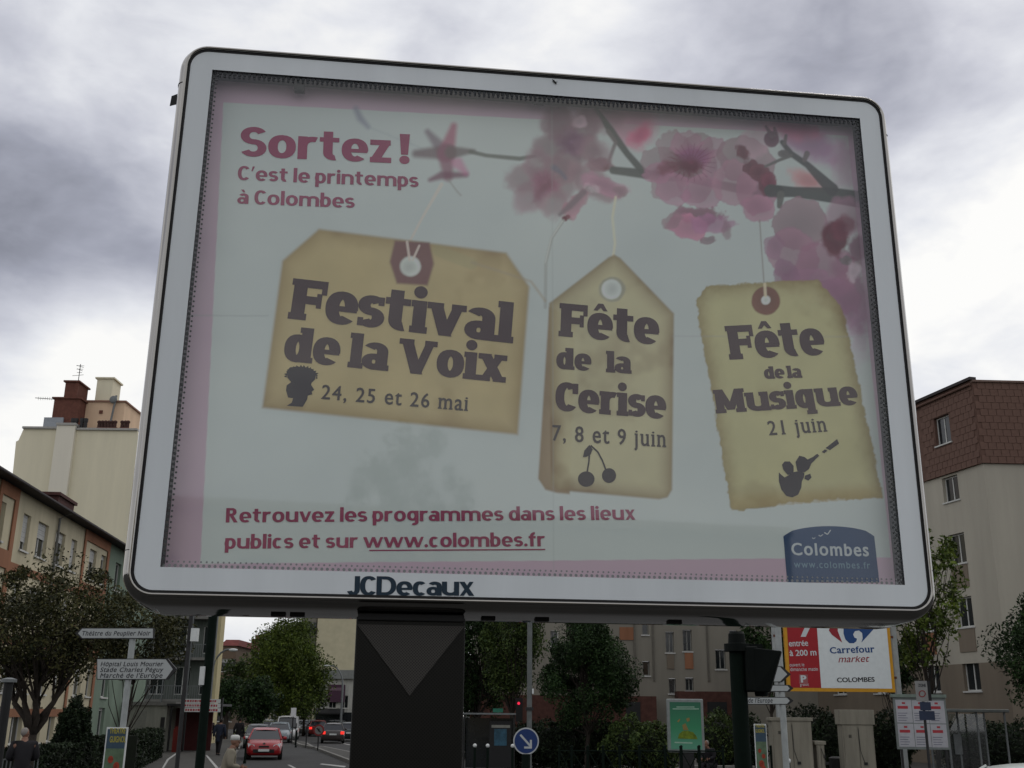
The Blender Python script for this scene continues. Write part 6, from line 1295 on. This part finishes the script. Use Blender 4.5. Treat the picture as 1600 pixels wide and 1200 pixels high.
# green advert panel
GA = Plane((at(1072, 1135, 36).x, 36, 0), (1, 0)); t = thing('advert_panel', 'upright green lit advert panel on a dark foot with crossed barriers in front', 'advert panel', (GA.P.x, 36, .12))
a0, a1 = GA.px(1043, 1130)[0], GA.px(1100, 1130)[0]; z1 = GA.px(1070, 1092)[1]; z0 = GA.px(1072, 1176)[1]
mb = MB(); GA.box(mb, a0, a1, z0, z1, -.2, 0); o = build('casing', mb, mat('casing_grey', (.20, .22, .21), .5), t, world=True, bevel=.03); mb = MB(); GA.box(mb, a0+.35, a1-.35, .12, z0, -.16, -.04); build('foot', mb, M['darkmetal'], t, world=True)
def green_poster():
    m = bpy.data.materials.new('green_poster'); m.use_nodes = True; N = m.node_tree.nodes; L = m.node_tree.links; b = N['Principled BSDF']; tc = N.new('ShaderNodeTexCoord'); sx = N.new('ShaderNodeSeparateXYZ'); L.new(tc.outputs['Generated'], sx.inputs[0])
    r = N.new('ShaderNodeValToRGB'); L.new(sx.outputs['Z'], r.inputs[0]); r.color_ramp.elements[0].color = (.08, .26, .17, 1); r.color_ramp.elements[1].color = (.01, .095, .05, 1); e = r.color_ramp.elements.new(.45); e.color = (.02, .19, .08, 1)
    L.new(r.outputs[0], b.inputs['Base Color']); b.inputs['Roughness'].default_value = .4; L.new(r.outputs[0], b.inputs['Emission Color']); b.inputs['Emission Strength'].default_value = .03; return m
mb = MB(); GA.box(mb, a0+.09, a1-.09, z0+.1, z1-.1, .002, .01); o = build('green_poster', mb, green_poster(), t, world=True)
mb = MB(); pxpoly(GA, mb, [(1059, 1154), (1061, 1147), (1067, 1142), (1075, 1142), (1083, 1144), (1088, 1150), (1090, 1155)], .015); build('printed_mound', mb, mat('mound', (.12, .17, .01), .6, var=.5, scale=6), o, world=True)
mb = MB(); pxpoly(GA, mb, [(1058, 1127), (1062, 1123), (1063, 1124), (1060, 1129)], .015); pxpoly(GA, mb, [(1072, 1123), (1077, 1121), (1078, 1126), (1074, 1128)], .015); pxpoly(GA, mb, [(1066, 1133), (1071, 1130), (1076, 1141), (1068, 1141)], .016); build('printed_spots', mb, mat('spots', (.22, .16, .05), .6), o, world=True)
mb = MB()
for (x0, x1, y) in ((1057, 1085, 1104), (1051, 1092, 1107)): pxpoly(GA, mb, [(x0, y), (x1, y), (x1, y+1.4), (x0, y+1.4)], .015)
pxpoly(GA, mb, [(1054, 1159), (1082, 1160), (1082, 1162), (1054, 1161)], .015); build('printed_lines', mb, mat('pale_green', (.28, .42, .32), .6), o, world=True)
# election poster board
EB = Plane((at(1440, 1130, 35).x, 35, 0), (1, -.02)); t = thing('poster_board', 'board with six white election posters printed in red beside the bus shelter', 'notice board', (EB.P.x, 35, .12)); a0, a1 = EB.px(1399, 1130)[0], EB.px(1481, 1130)[0]; z1 = EB.px(1440, 1090)[1]; z0 = EB.px(1440, 1171)[1]
mb = MB(); EB.box(mb, a0, a1, z0, z1, -.06, 0); build('board', mb, mat('board_grey', (.17, .19, .18), .6), t, world=True); mb = MB(); EB.box(mb, a0-.06, a1+.02, z1+.003, z1+.1, -.1, .06); build('top_rail', mb, mat('rail_green', (.16, .20, .17), .6), t, world=True)
for s_ in (a0+.1, a1-.16): mb = MB(); EB.box(mb, s_, s_+.06, .12, z0, -.06, 0); build('leg', mb, M['darkmetal'], t, world=True)
for i in range(3):
    for j in range(2):
        w_ = (a1-a0-.1)/3; hh = (z1-z0-.12)/2; x_ = a0+.05+w_*i; zz = z0+.05+hh*j; dj = random.uniform(-.01, .01); mb = MB(); EB.box(mb, x_+.01, x_+w_-.01, zz+.02+dj, zz+hh-.01+dj, .002, .005+.001*i); o = build('election_poster', mb, mat('poster_paper', (.40, .40, .42), .8, var=.1), t, world=True)
        mb = MB(); EB.box(mb, x_+.06, x_+w_*.75, zz+hh*.62, zz+hh*.74, .0085, .0095)
        EB.box(mb, x_+w_*.4, x_+w_*.6, zz+hh*.82, zz+hh*.9, .0085, .0095); build('red_print', mb, mat('red_ink', (.35, .04, .05)), o, world=True)
        mb = MB()
        for k in range(4): EB.box(mb, x_+.05, x_+w_*(.6+.08*(k % 2)), zz+hh*(.12+.1*k), zz+hh*(.15+.1*k), .0085, .0095)
        build('grey_print', mb, mat('grey_ink', (.16, .16, .2), .8), o, world=True)
# zone sign
ZS = Plane((at(1447, 1130, 20).x, 20, 0), (1, 0)); t = thing('zone_sign', 'parking zone sign with red ring above two dark blue plates on a thin post', 'traffic sign', (ZS.P.x, 20, 0)); mb = MB(); mb.tube([(0, .04, 0), (0, .04, ZS.px(1445, 1066)[1])], .026, 8); build('post', mb, M['darkmetal'], t)
def zbox(nm, x0, x1, y0, y1, m_, d0=-.03, d1=0, par=None): mb = MB(); p_ = ZS.px(x0, y1, d1); q_ = ZS.px(x1, y0, d1); ZS.box(mb, p_[0], q_[0], p_[1], q_[1], d0, d1); return build(nm, mb, m_, par or t, world=True)
o = zbox('zone_plate', 1433, 1448, 1064, 1096, mat('dim_sign_white', (.22, .22, .21), .5)); zbox('plate_edge', 1449, 1453, 1064, 1095, M['black'], -.15, -.031)
mb = MB(); pxcircle(ZS, mb, 1441, 1084, 5.5, .004, rin=4); build('red_ring', mb, mat('sign_red', (.20, .02, .02)), o, world=True); letters(ZS, o, 'ZONE', (1435, 1073), (1447, 1073), 4.5, ink_sign, .004, bold=.02)
zbox('blue_plate', 1439, 1454, 1097, 1110, mat('dark_blue_plate', (.02, .03, .06), .5)); zbox('blue_plate', 1438, 1460, 1111, 1125, mat('dark_blue_plate', (.02, .03, .06)))
# bus shelter right
SH_ = Plane((at(1525, 1130, 37).x, 37, 0), (1, 0)); t = thing('bus_shelter', 'glass bus shelter with a flat roof beside the election posters', 'bus shelter', (SH_.P.x, 37, .12)); a0, a1 = SH_.px(1480, 1150)[0], SH_.px(1573, 1150)[0]; z1 = SH_.px(1525, 1108)[1]
mb = MB(); SH_.box(mb, a0-.1, a1+.1, z1-.1, z1, -1.6, .2); build('roof', mb, mat('shelter_roof', (.13, .14, .13), .5), t, world=True, bevel=.02)
for a in (a0, (a0+a1)/2, a1-.06):
    for d in (-1.5, .1): mb = MB(); SH_.box(mb, a, a+.05, .12, z1-.101, d-.05, d); build('post', mb, M['grey'], t, world=True)
for a_, b_ in ((a0+.06, (a0+a1)/2-.01), ((a0+a1)/2+.06, a1-.07)): mb = MB(); SH_.quad(mb, a_, b_, .4, z1-.15, -1.52); build('glass_pane', mb, glass_sheet('shelter_glass', (.6, .68, .65), 1.6, .05), t, world=True)
mb = MB(); SH_.box(mb, a0+.06, a1-.06, .42, .47, .05, .09); build('lower_rail', mb, M['grey'], t, world=True); mb = MB(); SH_.box(mb, a0+.3, a1-.4, .5, .56, -1.2, -.8); build('bench', mb, M['darkmetal'], t, world=True)
mb = MB(); p_ = SH_.px(1525, 1150, .02); SH_.box(mb, p_[0]-.15, p_[0]+.1, 1.1, 1.75, -1.48, -1.44); build('timetable', mb, M['grey'], t, world=True)
# information kiosk left of blue sign
KS = Plane((at(766, 1140, 44).x, 44, 0), (1, 0)); t = thing('bus_shelter', 'dark bus shelter with a glowing blue advert right of the billboard column', 'bus shelter', (KS.P.x, 44, .12)); a0, a1 = KS.px(722, 1140)[0], KS.px(806, 1140)[0]; z1 = KS.px(765, 1114)[1]
mb = MB(); KS.box(mb, a0, a1, z1-.06, z1, -1.5, .2); build('roof', mb, M['grey'], t, world=True)
for a in (a0+.05, a1-.1): mb = MB(); KS.box(mb, a, a+.06, .12, z1-.061, -.1, -.04); build('post', mb, M['darkmetal'], t, world=True)
mb = MB(); KS.box(mb, KS.px(765, 1140)[0], KS.px(799, 1140)[0], .3, z1-.3, -.1, 0); o = build('advert_case', mb, M['black'], t, world=True); mb = MB(); p_ = KS.px(772, 1165); q_ = KS.px(792, 1139); KS.box(mb, p_[0], q_[0], p_[1], q_[1], .002, .01); build('lit_advert', mb, mat('lit_blue', (.02, .06, .09), .4, var=.8, scale=2.5, emit=.06), o, world=True)
mb = MB(); p_ = KS.px(768, 1137); q_ = KS.px(797, 1133); KS.box(mb, p_[0], q_[0], p_[1], q_[1], .002, .02); build('stop_name_strip', mb, mat('pale_strip', (.2, .2, .17), .5), o, world=True)
mb = MB(); p_ = KS.px(770, 1113); q_ = KS.px(786, 1107); KS.box(mb, p_[0], q_[0], p_[1], q_[1], -.1, -.05); mb.tube([KS.w((p_[0]+q_[0])/2, z1-.05, -.08), KS.w((p_[0]+q_[0])/2, p_[1]+.01, -.08)], .03, 6); build('green_stop_sign', mb, mat('stop_green', (.015, .11, .07), .5, emit=.08), t, world=True)
mb = MB(); KS.box(mb, a0+.1, a1-.1, .2, z1-.2, -1.45, -1.42); build('back_screen', mb, M['winglass'], t, world=True)
# small red traffic light
TL = Plane((at(812, 1100, 48).x, 48, 0), (1, 0)); t = thing('traffic_light', 'distant traffic light showing red beside the grey lamp post', 'traffic light', (TL.P.x, 48, .12)); c = TL.px(810.5, 1099); mb = MB(); TL.box(mb, c[0]-.13, c[0]+.17, c[1]-.75, c[1]+.22, -.1, 0); build('signal_head', mb, M['black'], t, world=True)
mb = MB(); mb.lathe(TL.w(*c), [(.06, 0), (.06, -.02)], 14, 'y'); build('red_lamp', mb, mat('red_lamp', (.8, .02, .06), .4, var=0, emit=1.0), t, world=True); mb = MB(); mb.tube([(c[0], .05, 0), (c[0], .05, c[1]-.7)], .05, 8); build('post', mb, M['darkmetal'], t)
# scrap of litter
p = ground(860, 1184, .12); mb = MB(); mb.add([(-.16, -.05, .01), (0, -.1, .09), (.17, 0, .02), (.05, .1, .12), (-.1, .08, .05)], [(0, 1, 4), (1, 2, 3), (1, 3, 4)]); o = build('litter', mb, M['whitep']); o.location = (p.x, p.y, .12); tag(o, 'scrap of white paper litter lying on the right pavement', 'litter')

# ------------------------------------------------------------------ people
skin_m = mat('skin', (.20, .105, .07), .6, var=.1, scale=12)
def skin_mesh(nodes, edges, root, sub=2):
    bm = bmesh.new(); lay = bm.verts.layers.skin.verify(); V = {}
    for k, (co, r_) in nodes.items(): v = bm.verts.new(co); v[lay].radius = (r_, r_) if not hasattr(r_, '__len__') else r_; v[lay].use_root = (k == root); V[k] = v
    for a, b in edges: bm.edges.new((V[a], V[b]))
    me = bpy.data.meshes.new('tmp'); bm.to_mesh(me); bm.free(); o = bpy.data.objects.new('tmp', me); COL.objects.link(o); o.modifiers.new('s', 'SKIN').use_smooth_shade = True; s_ = o.modifiers.new('u', 'SUBSURF'); s_.levels = s_.render_levels = sub
    bpy.context.view_layer.update(); dg = bpy.context.evaluated_depsgraph_get(); out = bpy.data.meshes.new_from_object(o.evaluated_get(dg)); bpy.data.objects.remove(o); bpy.data.meshes.remove(me)
    mb = MB(); mb.add([tuple(v.co) for v in out.vertices], [tuple(p.vertices) for p in out.polygons]); bpy.data.meshes.remove(out); return mb
def person(label, loc, rz, coat, trousers, pose='stand', hat=None, hair=None, coat_len=.0, H_=1.72, bag=None, coatcol=None, head_turn=0):
    k = H_/1.72; t = thing('person', label, 'person', loc, rz)   # faces +X
    sit = pose == 'sit'; hip = .45 if sit else .9; lean = .22 if sit else .05
    j = dict(pel=((0, 0, hip), .125), sp=((lean*.4, 0, hip+.22), .12), ch=((lean*.9, 0, hip+.44), (.12, .155)), nk=((lean+.03, 0, hip+.58), .065), hd=((lean+.06, 0, hip+.67), .085))
    for s_, n_ in ((1, 'l'), (-1, 'r')):
        fx = .14*s_ if pose == 'walk' else 0
        j['sh'+n_] = ((lean*.9, .20*s_, hip+.50), .07); 
        if pose == 'hold': j['el'+n_] = ((.05, .27*s_, hip+.25), .042); j['wr'+n_] = ((.27, .14*s_, hip+.22), .03)
        elif sit: j['el'+n_] = ((.20, .25*s_, hip+.28), .042); j['wr'+n_] = ((.42, .14*s_, hip+.22), .03)
        else: j['el'+n_] = ((-.02-fx*.5, .25*s_, hip+.22), .042); j['wr'+n_] = ((.07-fx, .26*s_, hip-.03), .03)
        j['hip'+n_] = ((0, .1*s_, hip-.03), .09)
        if sit: j['kn'+n_] = ((.44, .12*s_, hip+.04), .06); j['an'+n_] = ((.42, .12*s_, .08), .042); j['to'+n_] = ((.60, .13*s_, .035), .035)
        else: j['kn'+n_] = ((.03+fx, .1*s_, .48), .06); j['an'+n_] = ((-.02+fx*1.6, .1*s_, .08), .042); j['to'+n_] = ((.16+fx*1.6, .11*s_, .035), .035)
    sc = lambda d: {a: ((c_[0]*k, c_[1]*k, c_[2]*k), r_) for a, (c_, r_) in d.items()}
    E_ = [('pel', 'sp'), ('sp', 'ch'), ('ch', 'nk'), ('nk', 'hd')]
    for n_ in 'lr': E_ += [('ch', 'sh'+n_), ('sh'+n_, 'el'+n_), ('el'+n_, 'wr'+n_), ('pel', 'hip'+n_), ('hip'+n_, 'kn'+n_), ('kn'+n_, 'an'+n_), ('an'+n_, 'to'+n_)]
    jj = sc(j); body = skin_mesh(jj, E_, 'pel')
    hc = Vector(jj['hd'][0])+Vector((.015, 0, .055)); ct, st_ = math.cos(head_turn), math.sin(head_turn)
    def hp(x, y, z): return (hc.x+x*ct-y*st_, hc.y+x*st_+y*ct, hc.z+z)
    # head: skull, jaw, nose, ears, brow
    body.ball(hp(0, 0, .02), .098, .078, .108, 16, 12); body.ball(hp(.025, 0, -.045), .068, .058, .075, 12, 8); body.ball(hp(.1, 0, -.005), .022, .013, .024, 8, 6); body.ball(hp(.083, 0, -.045), .016, .024, .008, 8, 6)
    for s_ in (1, -1): body.ball(hp(-.005, .078*s_, 0), .02, .008, .03, 8, 6)
    for n_, s_ in (('l', 1), ('r', -1)):    # hands: palm, four fingers, thumb
        w_ = Vector(jj['wr'+n_][0]); e = Vector(jj['el'+n_][0]); d = (w_-e).normalized(); sd = d.cross(Vector((0, s_, 0))).normalized() if abs(d.y) < .9 else Vector((0, 0, 1))
        pc = w_+d*.05; body.ball(pc, .034, .02, .042, 10, 8)
        for f in range(4):
            o_ = sd*(-.024+.016*f); L0 = (.034, .042, .038, .028)[f]; a_ = w_+d*.075+o_; body.tube([a_, a_+d*L0, a_+d*(L0+.018)+Vector((.012, -.006*s_, 0)), a_+d*(L0+.026)+Vector((.026, -.012*s_, 0))], [.0095, .009, .008, .006], 6)
        a_ = w_+d*.03+sd*.03; body.tube([a_, a_+sd*.022+d*.018, a_+sd*.022+d*.048], [.011, .010, .007], 6)
    build('body', body, skin_m, t, smooth=True, fix=False)
    mb = MB()
    for s_ in (1, -1): mb.ball(hp(.084, .03*s_, .018), .012, .012, .010, 8, 6)
    build('eyes', mb, M['black'], t)
    g_ = {a: jj[a] for a in ('pel', 'sp', 'ch', 'shl', 'shr', 'ell', 'elr', 'wrl', 'wrr')}; cj = {}
    for a, (c_, r_) in g_.items(): rr_ = (r_ if not hasattr(r_, '__len__') else r_[1]); cj[a] = (c_, rr_*1.22+.03)
    for n_ in 'lr': w_ = Vector(cj['wr'+n_][0]); e = Vector(cj['el'+n_][0]); cj['wr'+n_] = (tuple(w_-(w_-e)*.06), .046)
    cj['nk2'] = ((jj['nk'][0][0]-.01, 0, jj['nk'][0][2]-.01), .095); ee = [('pel', 'sp'), ('sp', 'ch'), ('ch', 'nk2')] + [(a+n_, b+n_) for n_ in 'lr' for a, b in (('sh', 'el'), ('el', 'wr'))] + [('ch', 'shl'), ('ch', 'shr')]
    if coat_len and not sit: cj['hem'] = ((0, 0, (hip-coat_len)*k), .19); ee.append(('pel', 'hem'))
    build('coat' if coat_len else 'jacket', skin_mesh(cj, ee, 'pel'), coat, t, smooth=True, fix=False)
    lj = {a: (jj[a][0], jj[a][1]*1.12+.014) for a in ('pel', 'hipl', 'hipr', 'knl', 'knr', 'anl', 'anr')}; lj['anl'] = (lj['anl'][0], .06); lj['anr'] = (lj['anr'][0], .06)
    build('trousers', skin_mesh(lj, [('pel', 'hipl'), ('pel', 'hipr'), ('hipl', 'knl'), ('hipr', 'knr'), ('knl', 'anl'), ('knr', 'anr')], 'pel'), trousers, t, smooth=True, fix=False)
    mb = MB()
    for n_ in 'lr': a_ = Vector(jj['an'+n_][0]); b_ = Vector(jj['to'+n_][0]); mb.tube([(a_.x-.05, a_.y, .045), (a_.x+.03, a_.y, .05), (b_.x+.02, b_.y, .035), (b_.x+.06, b_.y, .025)], [.04, .05, .042, .02], 8)
    build('shoes', mb, M['black'], t)
    if hat: mb = MB(); mb.lathe(hp(-.005, 0, .052), [(.101, -.015), (.102, .05), (.094, .075), (.06, .092), (.01, .097)], 18, 'z', 1.0, .83); build('cap', mb, hat, t, smooth=True)
    if hair: mb = MB(); mb.ball(hp(-.018, 0, .035), .097, .084, .100, 14, 10); build('hair', mb, hair, t, smooth=True)
    return t
beige_c = mat('beige_cloth', (.20, .18, .135), .9, var=.1, scale=8, bump=.3, bscale=15); dark_c = mat('dark_cloth', (.014, .013, .015), .9, var=.2, scale=8); navy_c = mat('navy_cloth', (.015, .02, .035), .9, var=.2); grey_hair = mat('grey_hair', (.22, .20, .18), .9); dk_hair = mat('dark_hair', (.015, .012, .01), .9)
p = at(362, 1153, 25); person('man in a beige jacket and white knitted cap walking along the left kerb', (p.x-.05, 25, p.z-1.80+.02), R(15), beige_c, dark_c, 'hold', H_=1.8, hat=mat('white_cap', (.55, .55, .52), .9), head_turn=R(-10))
p = at(52, 1142, 25); person('grey haired man in a dark coat at the bottom left, turned away', (p.x-.15, 25, p.z-1.80), R(120), dark_c, dark_c, 'hold', H_=1.84, hair=grey_hair, coat_len=.3, head_turn=R(-60))
p = ground(340, 1180, .12); person('person in a dark blue coat walking away on the left pavement', (p.x, p.y, .12), R(90), navy_c, dark_c, 'walk', hair=dk_hair, coat_len=.3)
p = ground(356, 1174, .12); person('person in black beside the one in dark blue on the left pavement', (p.x-.2, p.y+3, .12), R(80), dark_c, dark_c, 'walk', hair=dk_hair, coat_len=.2)
p = ground(324, 1172, .12); person('person in dark clothes standing by the canopy posts on the left pavement', (p.x, p.y, .12), R(-60), dark_c, dark_c, 'stand', hair=dk_hair)
p = at(1110, 1157, 41); person('dark clothed person sitting on a low wall beside the green advert panel', (p.x, 41, .12), R(-130), dark_c, dark_c, 'sit', hair=grey_hair)
mb = MB(); mb.box(p.x-.9, p.x+1.6, 41.1, 41.4, .12, .55); tag(build('low_wall', mb, M['kerb'], loc=(p.x, 41.25, .12), bevel=.02), 'low stone wall that the seated person uses as a bench', 'wall')
p = at(1098, 1186, 37.5); mb = MB(); mb.lathe((p.x, 37.5, .12), [(.12, 0), (.17, .12), (.15, .3), (.08, .4), (.10, .47)], 10, sx=1, sy=.6); tag(build('plastic_bag', mb, M['whitep'], loc=(p.x, 37.5, .12), smooth=True), 'white plastic bag standing on the pavement beside the green advert panel', 'bag')

# ------------------------------------------------------------------ what the billboard glass and chrome mirror, behind the camera
gn = BP.n
def mirror_pt(px, py, dist):
    P = BP.w(*BP.px(px, py, -.012), -.012); d = (P-Vector((0, 0, EYE))).normalized(); r_ = d - gn*2*d.dot(gn); return P + r_*dist
m0 = mirror_pt(650, 740, 24); print('mirror', m0)
tree('bare leafing tree behind the viewer, mirrored in the billboard glass', (m0.x, m0.y, 0), m0.z+1.3, 1.7, 5.2, L_mid, 3600, .09, 91, trunk_r=.1, clumps=46, spread=.13)
pb = Plane((0, -38, 0), (-1, 0)); tb2 = thing('street_building', 'grey apartment building across the street behind the viewer', 'building', (0, -38, 0)); mb = MB(); hs = [(-20+4*i, -18.4+4*i, 1.2+2.9*j, 2.7+2.9*j) for i in range(10) for j in range(3)]
pb.wall(mb, -24, 24, 0, 10.5, hs, .25); pb.box(mb, -24, 24, 10.5, 10.9, -10, .3); build('wall', mb, wall_beige, tb2, world=True, fix=False)
for h_ in hs: window(pb, *h_, tb2)
